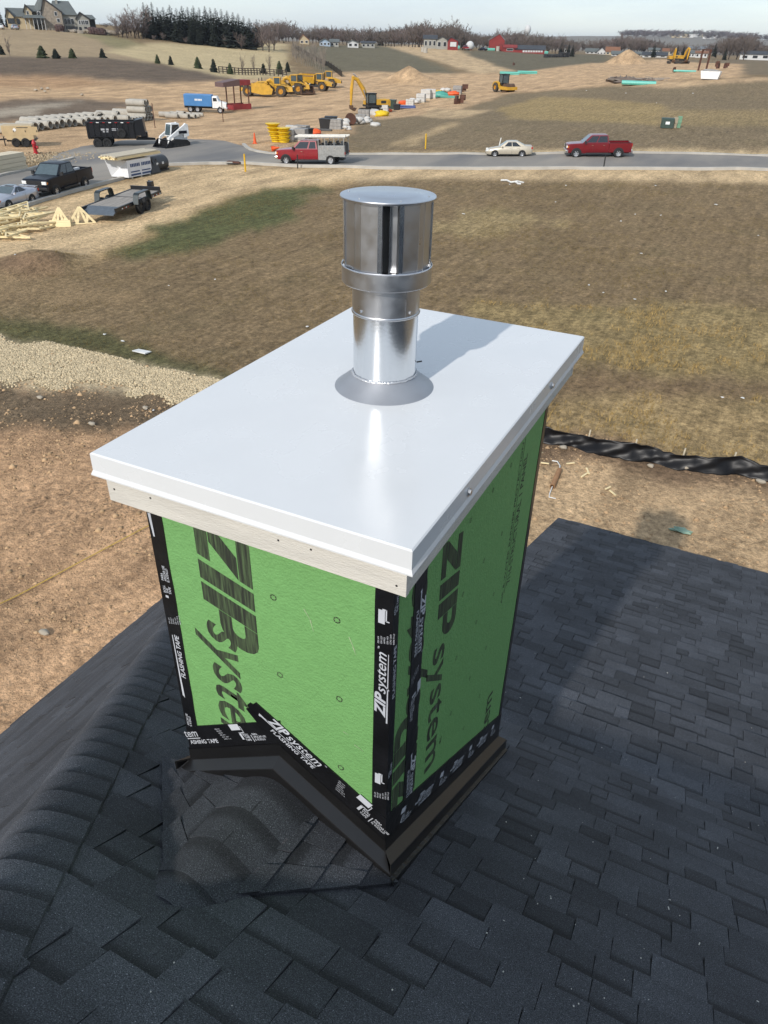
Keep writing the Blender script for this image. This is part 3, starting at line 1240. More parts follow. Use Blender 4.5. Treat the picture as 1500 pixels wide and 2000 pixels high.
M_INK = ink_material()
front = MB().b2(XL_, XR_, YF_, YF_ + .012, zz(-2.8), zz(-1.12)).build('sheathing_panel', M_GREEN, chim, world=True)
right = MB().b2(XR_ - .012, XR_, YF_ + .012, YK_, zz(-3.8), zz(-1.12)).build('sheathing_panel', M_GREEN, chim, world=True)
MB().b2(XL_, XL_ + .012, YF_ + .012, YK_, zz(-3.8), zz(-1.12)).build('sheathing_panel', M_GREEN, chim, world=True)
MB().b2(XL_ + .012, XR_ - .012, YK_ - .012, YK_, zz(-3.8), zz(-1.12)).build('sheathing_panel', M_GREEN, chim, world=True)

# cap: folded sheet with a kicked hem
cx0, cx1, cy0, cy1 = -1.5429, -.5386, 1.275, 2.9525
capm = MB()
lv = [(-.004, 0.0), (0.0, -.004), (.0005, -.056), (.0055, -.068), (.0055, -.072), (.002, -.070), (-.004, -.056), (-.004, -.012)]
rings = [[(cx0 - o, cy0 - o, zz(-1 + z)), (cx1 + o, cy0 - o, zz(-1 + z)), (cx1 + o, cy1 + o, zz(-1 + z)), (cx0 - o, cy1 + o, zz(-1 + z))] for o, z in lv]
capm.loft(rings, cap=False)
N = 10
gv = [(cx0 + .004 + (cx1 - cx0 - .008) * i / N, cy0 + .004 + (cy1 - cy0 - .008) * j / N, zz(-1) + .0045 * math.sin(PI * i / N) * math.sin(PI * j / N)) for j in range(N + 1) for i in range(N + 1)]
capm.add(gv, [(j * (N + 1) + i, j * (N + 1) + i + 1, (j + 1) * (N + 1) + i + 1, (j + 1) * (N + 1) + i) for j in range(N) for i in range(N)])
cap = capm.build('metal_cap', M_CAP, chim, world=True)
M_STEEL = mat('bare_steel', (.62, .62, .62), .3, 1.0)
for y in (1.645, 2.48):
    sc_ = MB().cyl((cx1 + .001, y, zz(-1.038)), (cx1 + .009, y, zz(-1.038)), .009, n=6)
    sc_.cyl((cx1 + .001, y, zz(-1.038)), (cx1 + .004, y, zz(-1.038)), .013, n=10)
    sc_.build('screw', M_STEEL, cap, world=True)
fi = .02
fz0, fz1 = zz(-1.163), zz(-1.02)
fb = [MB().b2(cx0 + fi, cx1 - fi, cy0 + fi, cy0 + fi + .02, fz0, fz1), MB().b2(cx1 - fi - .02, cx1 - fi - .0015, cy0 + fi + .02, cy1 - fi - .02, fz0 + .001, fz1),
      MB().b2(cx0 + fi, cx1 - fi, cy1 - fi - .02, cy1 - fi, fz0, fz1), MB().b2(cx0 + fi + .0015, cx0 + fi + .02, cy0 + fi + .02, cy1 - fi - .02, fz0 + .001, fz1)]
fbo = [b.build('fascia_board', M_TRIM, chim, world=True, bevel=.0015) for b in fb]
M_NAIL = mat('dark_nail', (.02, .02, .02), .5)
for k, (x, z) in enumerate(((-1.497, -1.118), (-1.36, -1.108), (-.93, -1.112), (-.83, -1.108), (-.585, -1.135), (-1.48, -1.075))):
    MB().cyl((x, cy0 + fi + .001, zz(z)), (x, cy0 + fi - .001, zz(z)), .0032, n=8).build('nail', M_NAIL, fbo[0], world=True)
MB().b2(cx0 + fi + .02, cx1 - fi - .02, cy0 + fi + .02, cy1 - fi - .02, zz(-1.10), zz(-1.09)).build('soffit', M_TRIM, chim, world=True)

# tapes -------------------------------------------------------------
TP = .0022


def ftape(poly, lift=TP, name='seam_tape', m=None):
    return MB().prism(poly, lambda u, v, w: (u, w, zz(v)), YF_ - lift, YF_ + .0005).build(name, m or M_TAPE, chim, world=True)


def rtape(poly, lift=TP, name='seam_tape', m=None):
    return MB().prism(poly, lambda u, v, w: (w, u, zz(v)), XR_ - .0005, XR_ + lift).build(name, m or M_TAPE, chim, world=True)


def wob(a, b, n, amp, seed):
    rr = random.Random(seed)
    return [(a[0] + (b[0] - a[0]) * i / n + rr.uniform(-amp, amp), a[1] + (b[1] - a[1]) * i / n) for i in range(n + 1)]


left_tape = ftape([(XL_ - .002, -2.6), *wob((-1.399, -2.6), (-1.396, -1.13), 24, .0012, 1), (XL_ - .002, -1.13)])
ftape([*[(x, z) for x, z in wob((-.675, -1.13), (-.674, -2.5), 20, .0008, 2)], (XR_ + .002, -2.5), (XR_ + .002, -1.13)][::-1])
corner_tape_side = rtape([(YF_ - .002, -2.6), *wob((1.398, -2.6), (1.396, -1.13), 16, .001, 3), (YF_ - .002, -1.13)], .0024)
seam = rtape([*wob((1.505, -1.13), (1.499, -2.75), 20, .0014, 4), *wob((1.588, -2.75), (1.592, -1.13), 20, .0014, 5)])
rtape([(2.815, -3.7), (YK_ + .002, -3.7), (YK_ + .002, -1.13), *wob((2.82, -1.13), (2.815, -3.7), 14, .003, 6)])
MB().prism([(YF_ + .06, -2.6), (YF_ + .06, -1.13), (YF_, -1.13), (YF_, -2.6)], lambda u, v, w: (w, u, zz(v)), XL_ - TP, XL_).build('seam_tape', M_TAPE, chim, world=True)
base_left = ftape([(XL_ - .003, -2.176), (-1.02, -1.915), (-1.02, -2.06), (XL_ - .003, -2.32)], .0034, 'base_tape')
base_right = ftape([(-1.150, -1.902), (-1.138, -1.888), (-1.128, -1.890), (-1.113, -1.874), *[(x, -1.874 - (x + 1.113) * .621 + random.uniform(-.0012, .0012)) for x in np.linspace(-1.06, -.63, 12)], (XR_ + .004, -2.182), (XR_ + .004, -2.33), (-1.035, -2.065), (-1.157, -1.925), (-1.143, -1.915)], .0048, 'base_tape')
base_side = rtape([(YF_ - .004, -2.163), (1.372, -2.170), (1.384, -2.166), (1.40, -2.196), (1.425, -2.205), (1.44, -2.222), *[(y, -2.165 - (y - 1.36) * .667 + random.uniform(-.0015, .0015)) for y in np.linspace(1.47, 2.8, 24)], (YK_ + .004, -3.168), (YK_ + .004, -3.33), (YF_ - .004, -2.325)], .0044, 'base_tape')

# flashing: leg on the wall, sloped shelf, outer face
PROF = [(.006, .006), (.006, -.052), (.0075, -.055), (.046, -.078), (.048, -.082), (.048, -.172), (.044, -.172), (.043, -.085), (.004, -.06)]
PF2 = [(.002, -.14), (.064, -.150), (.060, -.235), (.002, -.235)]


def flashing(a, b, nrm, prof, m, name, e0=0.0, e1=0.0):
    """a, b: ends of the line along the tape's lower edge; e0, e1: mitre (m along per m out)"""
    a, b, nrm = Vector(a), Vector(b), Vector(nrm)
    d = b - a
    d = d / math.hypot(d.x, d.y)
    r0 = [a - d * (o * e0) + nrm * o + Vector((0, 0, h)) for o, h in prof]
    r1 = [b + d * (o * e1) + nrm * o + Vector((0, 0, h)) for o, h in prof]
    return MB().loft([r0, r1]).build(name, m, chim, world=True)


pk, lc, rc = (-1.034, YF_, zz(-2.04)), (XL_, YF_, zz(-2.302)), (XR_, YF_, zz(-2.302))
flashing(lc, pk, (0, -1, 0), PROF, M_FLASH, 'wall_flashing', 1.0, 0)
flashing(pk, rc, (0, -1, 0), PROF, M_FLASH, 'wall_flashing', 0, 1.0)
flashing((XR_, YF_, zz(-2.302)), (XR_, YK_, zz(-3.303)), (1, 0, 0), PROF, M_FLASH, 'wall_flashing', 1.0, 1.0)
flashing((XL_, YF_, zz(-2.302)), (XL_, YK_, zz(-3.303)), (-1, 0, 0), PROF, M_FLASH, 'wall_flashing', 1.0, 1.0)
flashing(lc, pk, (0, -1, 0), PF2, M_MAST, 'membrane', 1.0, 0)
flashing(pk, rc, (0, -1, 0), PF2, M_MAST, 'membrane', 0, 1.0)
flashing((XR_, YF_, zz(-2.302)), (XR_, YK_, zz(-3.303)), (1, 0, 0), PF2, M_MAST, 'membrane', 1.0, .6)
MB().hexa([(-.572, 1.305, zz(-2.505)), (-.545, 1.300, zz(-2.505)), (-.540, 1.325, zz(-2.515)), (-.566, 1.330, zz(-2.515)), (-.572, 1.305, zz(-2.485)), (-.552, 1.302, zz(-2.488)), (-.548, 1.32, zz(-2.492)), (-.566, 1.325, zz(-2.488))]).build('sealant_scrap', M_SPECK, chim, world=True)

# printing ----------------------------------------------------------
FN, RN = (0, -1, 0), (1, 0, 0)


def block_word(o, u, v, nrm, m, parent, h=.198, lift=.0006, sh=.32, cut=False):
    """the heavy slanted capitals Z I P, as stamped on the panels"""
    o, u, v, nrm = (Vector(a) for a in (o, u, v, nrm))
    mb = MB()

    def P(a, b):
        return o + u * ((a + sh * b) * h) + v * (b * h) + nrm * lift

    def poly(pts):
        mb.add([P(*p) for p in pts], [tuple(range(len(pts)))])
    # Z
    poly([(0, 0), (.78, 0), (.78, .24), (.42, .24), (0, .24)])
    poly([(0, .255), (.40, .255), (.80, .745), (.38, .745)])
    poly([(.0, .76), (.80, .76), (.80, 1), (0, 1)])
    # I
    poly([(.88, 0), (1.24, 0), (1.24, 1), (.88, 1)])
    # P
    poly([(1.32, 0), (1.68, 0), (1.68, 1), (1.32, 1)])
    arc = [(1.98 + .30 * math.cos(t), .64 + .36 * math.sin(t)) for t in np.linspace(PI / 2, -PI / 2, 9)]
    arci = [(1.92 + .10 * math.cos(t), .64 + .12 * math.sin(t)) for t in np.linspace(PI / 2, -PI / 2, 9)]
    oo = [(1.69, 1)] + arc + [(1.69, .28)]
    ii = [(1.69, .76)] + arci + [(1.69, .52)]
    for k in range(len(oo) - 1):
        poly([oo[k], oo[k + 1], ii[k + 1], ii[k]])
    return mb.build('lettering', m, parent, world=True)


INK_L = .0007
# front panel: reads downwards, letter tops to the right
block_word((-1.278, YF_, zz(-1.16)), (0, 0, -1), (1, 0, 0), FN, M_INK, front, .198)
place_text('system', .165, (-1.277, YF_, zz(-1.575)), (0, 0, -1), (1, 0, 0), FN, M_INK, front, .35, .012, .64, INK_L)
# right panel, the same stamp
block_word((XR_, 1.712, zz(-1.285)), (0, 0, -1), (0, 1, 0), RN, M_INK, right, .18)
place_text('system', .155, (XR_, 1.70, zz(-1.715)), (0, 0, -1), (0, 1, 0), RN, M_INK, right, .35, .012, .66, INK_L)
place_text('\u2122', .03, (XR_, 1.83, zz(-2.30)), (0, 0, -1), (0, 1, 0), RN, M_INK, right, 0, .01, None, INK_L)
# narrow strip between the tapes: the stamp of the next panel, upside down
block_word((XR_, 1.603, zz(-2.31)), (0, 0, 1), (0, -1, 0), RN, M_INK, right, .198)
place_text('system', .165, (XR_, 1.597, zz(-1.87)), (0, 0, 1), (0, -1, 0), RN, M_INK, right, .35, .012, .80, INK_L)
# small print near the back edge, reading upwards
place_text('7/16 STRUCTURAL 1 PANEL', .052, (XR_, 2.622, zz(-2.06)), (0, 0, 1), (0, -1, 0), RN, M_INK, right, .25, .012, .66, INK_L)
place_text('AIR & WATER BARRIER PROTECTION', .024, (XR_, 2.535, zz(-2.125)), (0, 0, 1), (0, -1, 0), RN, M_INK, right, .2, .006, .82, INK_L)
MB().b2(XR_, XR_ + .0007, 2.551, 2.554, zz(-2.08), zz(-1.30)).build('lettering', M_INK, right, world=True)
place_text('system', .13, (XR_, 2.60, zz(-3.22)), (0, 0, 1), (0, -1, 0), RN, M_INK, right, .35, .012, .50, INK_L)
# stamped fastener rings
M_RING = M_INK


def fastener(p, u, v, nrm, parent, r=.0125):
    p, u, v, nrm = (Vector(a) for a in (p, u, v, nrm))
    mb = MB()
    for k in range(6):
        t0, t1 = k * PI / 3, k * PI / 3 + .85
        q = []
        for (t, rr) in ((t0, r), (t1, r), (t1, r * .62), (t0, r * .62)):
            q.append(p + (u * math.cos(t) + v * math.sin(t)) * rr + nrm * .0008)
        mb.quad(*q)
    mb.build('fastener_mark', M_RING, parent, world=True)


for x, z in ((-1.009, -1.383), (-.795, -1.383), (-1.007, -1.698), (-.792, -1.699), (-.791, -2.021)):
    fastener((x, YF_, zz(z)), (1, 0, 0), (0, 0, 1), FN, front)
for y, z in ((1.955, -1.339), (2.382, -1.339), (2.18, -1.341), (2.377, -1.649), (2.168, -1.646), (1.952, -1.651), (2.372, -1.955), (2.161, -1.946), (2.36, -2.251), (1.949, -1.959), (2.16, -2.258), (1.95, -2.262), (2.155, -2.56), (2.355, -2.55), (2.35, -2.85)):
    fastener((XR_, y, zz(z)), (0, 1, 0), (0, 0, 1), RN, right, .010)
# scrapes in the coating
M_SCRAPE = mat('scraped_coating', C(190, 215, 165, .6), .7)
for x, z, a, l in ((-.905, -1.385, -1.0, .05), (-.885, -1.42, -1.3, .04), (-.757, -1.43, -1.15, .05), (-.745, -1.462, -1.2, .03), (-.78, -1.84, -.2, .02), (-.74, -1.88, -.4, .035)):
    c, s = math.cos(a), math.sin(a)
    MB().quad(*[(x + du * c - dv * s, YF_ - .0009, zz(z) + du * s + dv * c) for du, dv in ((0, -.0012), (l, -.0005), (l, .0005), (0, .0022))]).build('scrape', M_SCRAPE, front, world=True)

# tape printing -----------------------------------------------------
def tape_print(o, u, v, nrm, parent, k=1.0, lift=.0006, mark=True, word=True, roll=True):
    o, u, v = Vector(o), Vector(u), Vector(v)
    if word:
        place_text('ZIP', .036 * k, o + v * (.026 * k), u, v, nrm, M_WHITE, parent, .3, .035, .088 * k, lift)
        place_text('system', .036 * k, o + v * (.026 * k) + u * (.088 * k), u, v, nrm, M_WHITE, parent, .3, .006, .15 * k, lift)
        mb = MB()
        q = o + v * (.017 * k) + Vector(nrm) * lift
        mb.quad(q + u * (-.025 * k), q + u * (.23 * k), q + u * (.23 * k) + v * (.003 * k), q + u * (-.022 * k) + v * (.003 * k))
        mb.quad(q + u * (-.03 * k), q + u * (.06 * k), q + u * (.045 * k) + v * (.008 * k), q + u * (-.034 * k) + v * (.012 * k))
        mb.build('lettering', M_WHITE, parent, world=True)
        place_text('FLASHING TAPE', .0165 * k, o + u * (.035 * k) - v * (.006 * k), u, v, nrm, M_WHITE, parent, .15, .02, .195 * k, lift)
        place_text('\u2122', .008 * k, o + v * (.052 * k) + u * (.245 * k), u, v, nrm, M_WHITE, parent, 0, .01, None, lift)


def roller(o, u, v, nrm, parent, k=1.0, lift=.0006):
    o, u, v, n = Vector(o), Vector(u), Vector(v), Vector(nrm) * lift
    mb = MB()

    def q(a0, a1, b0, b1):
        mb.quad(*[o + u * (a * k) + v * (b * k) + n for a, b in ((a0, b0), (a1, b0), (a1, b1), (a0, b1))])
    q(0, .052, .034, .062)
    q(.054, .060, .046, .050)
    q(.057, .060, .020, .048)
    q(.030, .060, .018, .022)
    q(.030, .040, -.012, .020)
    mb.build('lettering', M_WHITE, parent, world=True)
    for i, t in enumerate(('ROLL', 'THE', 'TAPE')):
        place_text(t, .009 * k, o + u * (.046 * k) + v * ((.006 - i * .0125) * k), u, v, nrm, M_WHITE, parent, 0, .02, .030 * k, lift)
    place_text('|', .024 * k, o + u * (.086 * k) + v * (-.016 * k), u, v, nrm, M_WHITE, parent, 0, .01, None, lift)
    for i, (t, L) in enumerate((('PARA', .028), ('APLICAR USE', .066), ('EL RODILLO', .056))):
        place_text(t, .009 * k, o + u * (.096 * k) + v * ((.006 - i * .0125) * k), u, v, nrm, M_WHITE, parent, 0, .02, L * k, lift)


def fine_print(o, u, v, nrm, parent, k=1.0, lift=.0006):
    o, u, v = Vector(o), Vector(u), Vector(v)
    for i, L in enumerate((.028, .03, .026, .031, .04, .044)):
        place_text(('ESR-1474', 'ESR-2227', 'IAPMO', 'ESR-1473', 'CCMC 13674', 'AAMA 711-13')[i], .0055 * k, o - v * (.0105 * i * k) + u * (.003 * i * k), u, v, nrm, M_WHITE, parent, 0, .004, L * k, lift)


UP, DN, XP, YP = (0, 0, 1), (0, 0, -1), (1, 0, 0), (0, 1, 0)
ct = .0028 + .0003
# front corner tape, reading up, tops to the left
tape_print((-.612, YF_, zz(-1.70)), UP, (-1, 0, 0), FN, chim, 1.0, ct, word=False)
place_text('ZIP', .034, (-.636, YF_, zz(-1.70)), UP, (-1, 0, 0), FN, M_WHITE, chim, .3, .035, .10, ct)
place_text('system', .034, (-.636, YF_, zz(-1.60)), UP, (-1, 0, 0), FN, M_WHITE, chim, .3, .006, .16, ct)
place_text('\u2122', .008, (-.655, YF_, zz(-1.43)), UP, (-1, 0, 0), FN, M_WHITE, chim, 0, .01, None, ct)
MB().quad((-.6315, YF_ - ct, zz(-1.72)), (-.6265, YF_ - ct, zz(-1.72)), (-.6285, YF_ - ct, zz(-1.44)), (-.6305, YF_ - ct, zz(-1.44))).build('lettering', M_WHITE, chim, world=True)
for zc in (-1.335, -2.015):
    m_ = MB()
    for (a0, a1, b0, b1) in ((-.664, -.644, .0, .048), (-.652, -.640, .048, .053), (-.642, -.638, .012, .052), (-.640, -.630, .010, .014)):
        m_.quad((a0, YF_ - ct, zz(zc + b0)), (a1, YF_ - ct, zz(zc + b0)), (a1, YF_ - ct, zz(zc + b1)), (a0, YF_ - ct, zz(zc + b1)))
    m_.build('lettering', M_WHITE, chim, world=True)
    fine_print((-.66, YF_, zz(zc - .075)), UP, (-1, 0, 0), FN, chim, .9, ct)
place_text('FLASHING TAPE', .017, (XR_, 1.388, zz(-1.63)), UP, (0, -1, 0), RN, M_WHITE, chim, .15, .02, .21, ct)
for zc in (-1.30, -1.98):
    for i, (t, L) in enumerate((('ROLL', .03), ('THE TAPE', .055))):
        place_text(t, .010, (XR_, 1.374 + i * .014, zz(zc)), UP, (0, -1, 0), RN, M_WHITE, chim, 0, .02, L, ct)
# seam tape on the right face, reading down, tops to the right
st = TP + .0006
for z0, kw in ((-1.375, {}), (-2.10, {})):
    tape_print((XR_, 1.530, zz(z0)), DN, YP, RN, chim, .95, st)
roller((XR_, 1.535, zz(-1.735)), DN, YP, RN, chim, .9, st)
fine_print((XR_, 1.56, zz(-1.655)), DN, YP, RN, chim, .9, st)
# left corner tape, reading up
lt = TP + .0006
place_text('FLASHING TAPE', .018, (-1.412, YF_, zz(-1.905)), UP, (-1, 0, 0), FN, M_WHITE, chim, .15, .02, .20, lt)
MB().add([(-1.441, YF_ - lt, zz(-2.0)), (-1.432, YF_ - lt, zz(-2.01)), (-1.434, YF_ - lt, zz(-1.93)), (-1.437, YF_ - lt, zz(-1.71)), (-1.440, YF_ - lt, zz(-1.71))], [(0, 1, 2, 3, 4)]).build('lettering', M_WHITE, chim, world=True)
MB().add([(-1.449, YF_ - lt, zz(-1.22)), (-1.438, YF_ - lt, zz(-1.22)), (-1.436, YF_ - lt, zz(-1.305)), (-1.442, YF_ - lt, zz(-1.305))], [(0, 1, 2, 3)]).build('lettering', M_WHITE, chim, world=True)
for i, (t, L) in enumerate((('PARA', .03), ('APLICAR USE', .062), ('EL RODILLO', .054))):
    place_text(t, .009, (-1.432 + .0115 * i, YF_, zz(-1.475 - .0)), UP, (-1, 0, 0), FN, M_WHITE, chim, 0, .02, L, lt)
for i, (t, L) in enumerate((('ROLL', .03), ('THE', .022), ('TAPE', .03))):
    place_text(t, .009, (-1.432 + .0115 * i, YF_, zz(-1.525)), UP, (-1, 0, 0), FN, M_WHITE, chim, 0, .02, L, lt)
MB().quad((-1.436, YF_ - lt, zz(-1.545)), (-1.424, YF_ - lt, zz(-1.545)), (-1.424, YF_ - lt, zz(-1.535)), (-1.436, YF_ - lt, zz(-1.535))).build('lettering', M_WHITE, chim, world=True)
fine_print((-1.438, YF_, zz(-1.66)), UP, (-1, 0, 0), FN, chim, .9, lt)
place_text('APLICAR USE', .009, (-1.436, YF_, zz(-2.16)), UP, (-1, 0, 0), FN, M_WHITE, chim, 0, .02, .062, lt)
place_text('EL RODILLO', .009, (-1.424, YF_, zz(-2.16)), UP, (-1, 0, 0), FN, M_WHITE, chim, 0, .02, .054, lt)
# sloping base tapes on the front
uL = Vector((.854, 0, .520))
vL = Vector((-.520, 0, .854))
bt = .0040
o_ = Vector((-1.443, YF_, zz(-2.262)))
place_text('tem', .036, o_ + vL * .032, uL, vL, FN, M_WHITE, chim, .3, .006, .075, bt)
place_text('ASHING TAPE', .018, o_ - vL * .002 + uL * .0, uL, vL, FN, M_WHITE, chim, .15, .02, .165, bt)
MB().quad(*[o_ + uL * a + vL * b + Vector((0, -bt, 0)) for a, b in ((0, .022), (.075, .022), (.075, .026), (0, .026))]).build('lettering', M_WHITE, chim, world=True)
fine_print(o_ + uL * .19 + vL * .058, uL, vL, FN, chim, .9, bt)
roller(o_ + uL * .275 + vL * .018, uL, vL, FN, chim, .95, bt)
uR = Vector((.849, 0, -.528))
vR = Vector((.528, 0, .849))
b2_ = .0054
o_ = Vector((-1.098, YF_, zz(-1.975)))
tape_print(o_ + vR * .018, uR, vR, FN, chim, 1.0, b2_)
fine_print(o_ + uR * .315 + vR * .062, uR, vR, FN, chim, .95, b2_)
roller(o_ + uR * .395 + vR * .024, uR, vR, FN, chim, 1.05, b2_)
# base tape on the right face
uS = Vector((0, .832, -.555))
vS = Vector((0, .555, .832))
bs = .0050
for s in (.30, .78, 1.26):
    o_ = Vector((XR_, 1.36, zz(-2.305))) + uS * s
    tape_print(o_ + vS * .024, uS, vS, RN, chim, .8, bs)
for s in (.10, .58, 1.06, 1.54):
    o_ = Vector((XR_, 1.36, zz(-2.305))) + uS * s
    roller(o_ + vS * .030, uS, vS, RN, chim, .85, bs)

# ------------------------------------------------------------------ the flue on top
vx, vy = -1.024, 2.102
vent = empty('flue_terminal', (vx, vy, zz(-1)))
tag(vent, 'round silver metal flue terminal with louvred head standing on the white cap', 'flue')


def metal(name, base, rough, var, scale, bumps, vor=False):
    m = bpy.data.materials.new(name)
    m.use_nodes = True
    nt = m.node_tree
    b = nt.nodes['Principled BSDF']
    b.inputs['Metallic'].default_value = 1.0
    b.inputs['Base Color'].default_value = (*base, 1)
    tc = nt.nodes.new('ShaderNodeTexCoord').outputs['Object']
    n = nt.nodes.new('ShaderNodeTexNoise')
    n.inputs['Scale'].default_value = scale
    n.inputs['Detail'].default_value = 6
    nt.links.new(tc, n.inputs['Vector'])
    r = nt.nodes.new('ShaderNodeMapRange')
    for k, v in zip(('From Min', 'From Max', 'To Min', 'To Max'), (.3, .7, rough - var, rough + var)):
        r.inputs[k].default_value = v
    nt.links.new(n.outputs['Fac'], r.inputs['Value'])
    nt.links.new(r.outputs['Result'], b.inputs['Roughness'])
    if vor:
        v = nt.nodes.new('ShaderNodeTexVoronoi')
        v.inputs['Scale'].default_value = 90
        nt.links.new(tc, v.inputs['Vector'])
        src = v.outputs['Distance']
    else:
        src = n.outputs['Fac']
    bp = nt.nodes.new('ShaderNodeBump')
    bp.inputs['Strength'].default_value = bumps
    bp.inputs['Distance'].default_value = .002
    nt.links.new(src, bp.inputs['Height'])
    nt.links.new(bp.outputs['Normal'], b.inputs['Normal'])
    return m


M_ALU = metal('mill_aluminium', (.55, .555, .57), .34, .08, 16, .02)
M_GALV = metal('galvanised_steel', (.74, .76, .78), .22, .04, 9, .04, True)
M_DULL = mat('grey_storm_collar', (.30, .31, .33), .45, .55, var=.06, scale=12)
M_SEAL = mat('clear_sealant', (.42, .43, .45), .25, .4, bump=.5, bscale=120)
vv = lambda z: z + 1.0                      # local height above the cap
col_ = MB().lathe([(.169, .0015), (.170, .003), (.110, .050), (.108, .053), (.105, .053), (.105, .002)], n=64).build('storm_collar', M_DULL, vent, smooth=30)
bead = MB()
rr = random.Random(3)
bead.tube([(.108 * math.cos(t), .108 * math.sin(t), .0545 + rr.uniform(-.0012, .0012)) for t in np.linspace(0, 2 * PI, 60)], [.0036 + rr.uniform(-.0008, .0012) for _ in range(60)], 6)
bead.build('sealant_bead', M_SEAL, col_, smooth=True)
MB().lathe([(.105, .045), (.105, .262), (.103, .262), (.103, .045)], n=64, close=True).build('pipe', M_GALV, vent, smooth=30)
MB().lathe([(.1055, .258), (.110, .260), (.111, .264), (.109, .268), (.1055, .268)], n=64).build('bead_ring', M_ALU, vent, smooth=60)
sl = MB().lathe([(.1075, .266), (.1075, .362), (.104, .362), (.104, .266)], n=64, close=True).build('sleeve', M_ALU, vent, smooth=30)
cam_dir = math.atan2(-vy, -vx)              # towards the viewer's side
for a in (cam_dir + .78, cam_dir - .80, cam_dir + 2.4, cam_dir - 2.4):
    p = Vector((math.cos(a), math.sin(a), 0))
    MB().cyl(p * .107 + Vector((0, 0, .280)), p * .113 + Vector((0, 0, .280)), .006, .0035, n=10).build('screw', M_STEEL, sl)
a = cam_dir + .62
MB().box((.1085 * math.cos(a), .1085 * math.sin(a), .314), (.0015, .004, .092), a).build('seam', M_ALU, sl)
MB().lathe([(.106, .356), (.137, .357), (.1405, .360), (.1405, .408), (.1425, .411), (.1410, .413), (.1380, .410), (.1375, .372), (.106, .370)], n=72).build('collar_band', M_ALU, vent, smooth=30)
MB().lathe([(.106, .362), (.106, .402), (.078, .402)], n=48).build('inner_throat', M_ALU, vent, smooth=30)
MB().lathe([(.080, .4025), (.1365, .4045), (.1365, .4030), (.080, .4010)], n=64, close=True).build('head_flange', M_ALU, vent, smooth=30)
M_DARKIN = mat('slot_shade_black', (.02, .02, .02), .7)  # near-black colour standing in for the shade inside the louvre slots
MB().lathe([(.060, .40), (.060, .60)], n=32).build('inner_core', M_DARKIN, vent)
NV = 4
gap0 = cam_dir + math.radians(4)
BR = [10.5, 16, 40, 50, 74, 79.5]
for k in range(NV):
    ang = [gap0 + k * PI / 2 + math.radians(x) for x in BR]
    path = [(.112 * math.cos(ang[0]), .112 * math.sin(ang[0]))] + [(.1335 * math.cos(t), .1335 * math.sin(t)) for t in ang] + [(.112 * math.cos(ang[-1]), .112 * math.sin(ang[-1]))]
    sh_ = MB()
    th = .0012
    for (ax, ay), (bx_, by_) in zip(path, path[1:]):
        dx, dy = bx_ - ax, by_ - ay
        L = math.hypot(dx, dy)
        nx_, ny_ = dy / L * th, -dx / L * th
        sh_.hexa([(ax, ay, .404), (bx_, by_, .404), (bx_ - nx_, by_ - ny_, .404), (ax - nx_, ay - ny_, .404), (ax, ay, .604), (bx_, by_, .604), (bx_ - nx_, by_ - ny_, .604), (ax - nx_, ay - ny_, .604)])
    so_ = sh_.build('louvre_shield', M_ALU, vent)
    for i0, i1 in ((0, 1), (4, 5)):
        t_ = (ang[i0] + ang[i1]) / 2
        MB().box((.1355 * math.cos(t_), .1355 * math.sin(t_), .498), (.003, .0125, .206), t_).build('folded_edge', M_GALV, so_)
        t_ = ang[1] if i0 == 0 else ang[4]
        MB().box((.1345 * math.cos(t_), .1345 * math.sin(t_), .503), (.002, .0022, .196), t_).build('folded_edge', M_STEEL, so_)
    for t_ in (ang[2], ang[3]):
        MB().box((.1336 * math.cos(t_), .1336 * math.sin(t_), .503), (.0014, .0018, .196), t_).build('crease', M_STEEL, so_)
    g0 = gap0 + k * PI / 2
    for sd, mm in ((-1, M_DARKIN), (1, M_ALU)):  # one plate coloured as shaded, the other left bright as lit
        c_ = g0 + sd * .18
        MB().box((.093 * math.cos(c_), .093 * math.sin(c_), .503), (.0015, .034, .196), c_ - sd * .5).build('inner_baffle', mm, vent)
    MB().box((.098 * math.cos(g0), .098 * math.sin(g0), .503), (.008, .0018, .196), g0).build('baffle_edge', M_GALV, vent)
lid = MB().lathe([(.0, .602), (.140, .602), (.1435, .6035), (.1440, .608), (.1425, .6105), (.100, .6125), (.092, .6150), (.0, .6165)], n=72).build('lid', M_ALU, vent, smooth=20)
for k in range(6):
    t = cam_dir + k * PI / 3 + .3
    MB().cyl((.122 * math.cos(t), .122 * math.sin(t), .611), (.122 * math.cos(t), .122 * math.sin(t), .6135), .0028, n=8).build('rivet', M_STEEL, lid)
b_ = MB().cyl((.108 * math.cos(.55), .108 * math.sin(.55), .085), (.126 * math.cos(.55), .126 * math.sin(.55), .088), .0028, n=6)
b_.build('bolt', M_NAIL, vent)
# ------------------------------------------------------------------ vehicles
M_TYRE = mat('tyre_rubber', (.012, .012, .012), .85, var=.25, scale=20)
M_RIM = mat('alloy_rim', (.55, .56, .58), .35, .8)
M_RIMD = mat('dark_rim', (.03, .03, .03), .45, .3)
M_GLASS = mat('tinted_glass', (.016, .020, .024), .06, 0, var=.05, spec=.8)
M_GLASSC = mat('clear_windscreen', (.06, .085, .095), .06, 0, var=.1, spec=.8)
M_BLACKP = mat('black_plastic', (.012, .012, .013), .6)
M_CHROME = mat('chrome', (.75, .75, .76), .15, 1.0)
M_LAMPW = mat('headlamp', (.75, .75, .72), .15, var=.02)
M_LAMPA = mat('amber_lamp', C(235, 140, 40, .7), .25)
M_LAMPR = mat('red_lamp', C(190, 25, 20, .7), .25)
M_PLATE = mat('white_paint_plain', (.72, .72, .70), .5)
WH = {}


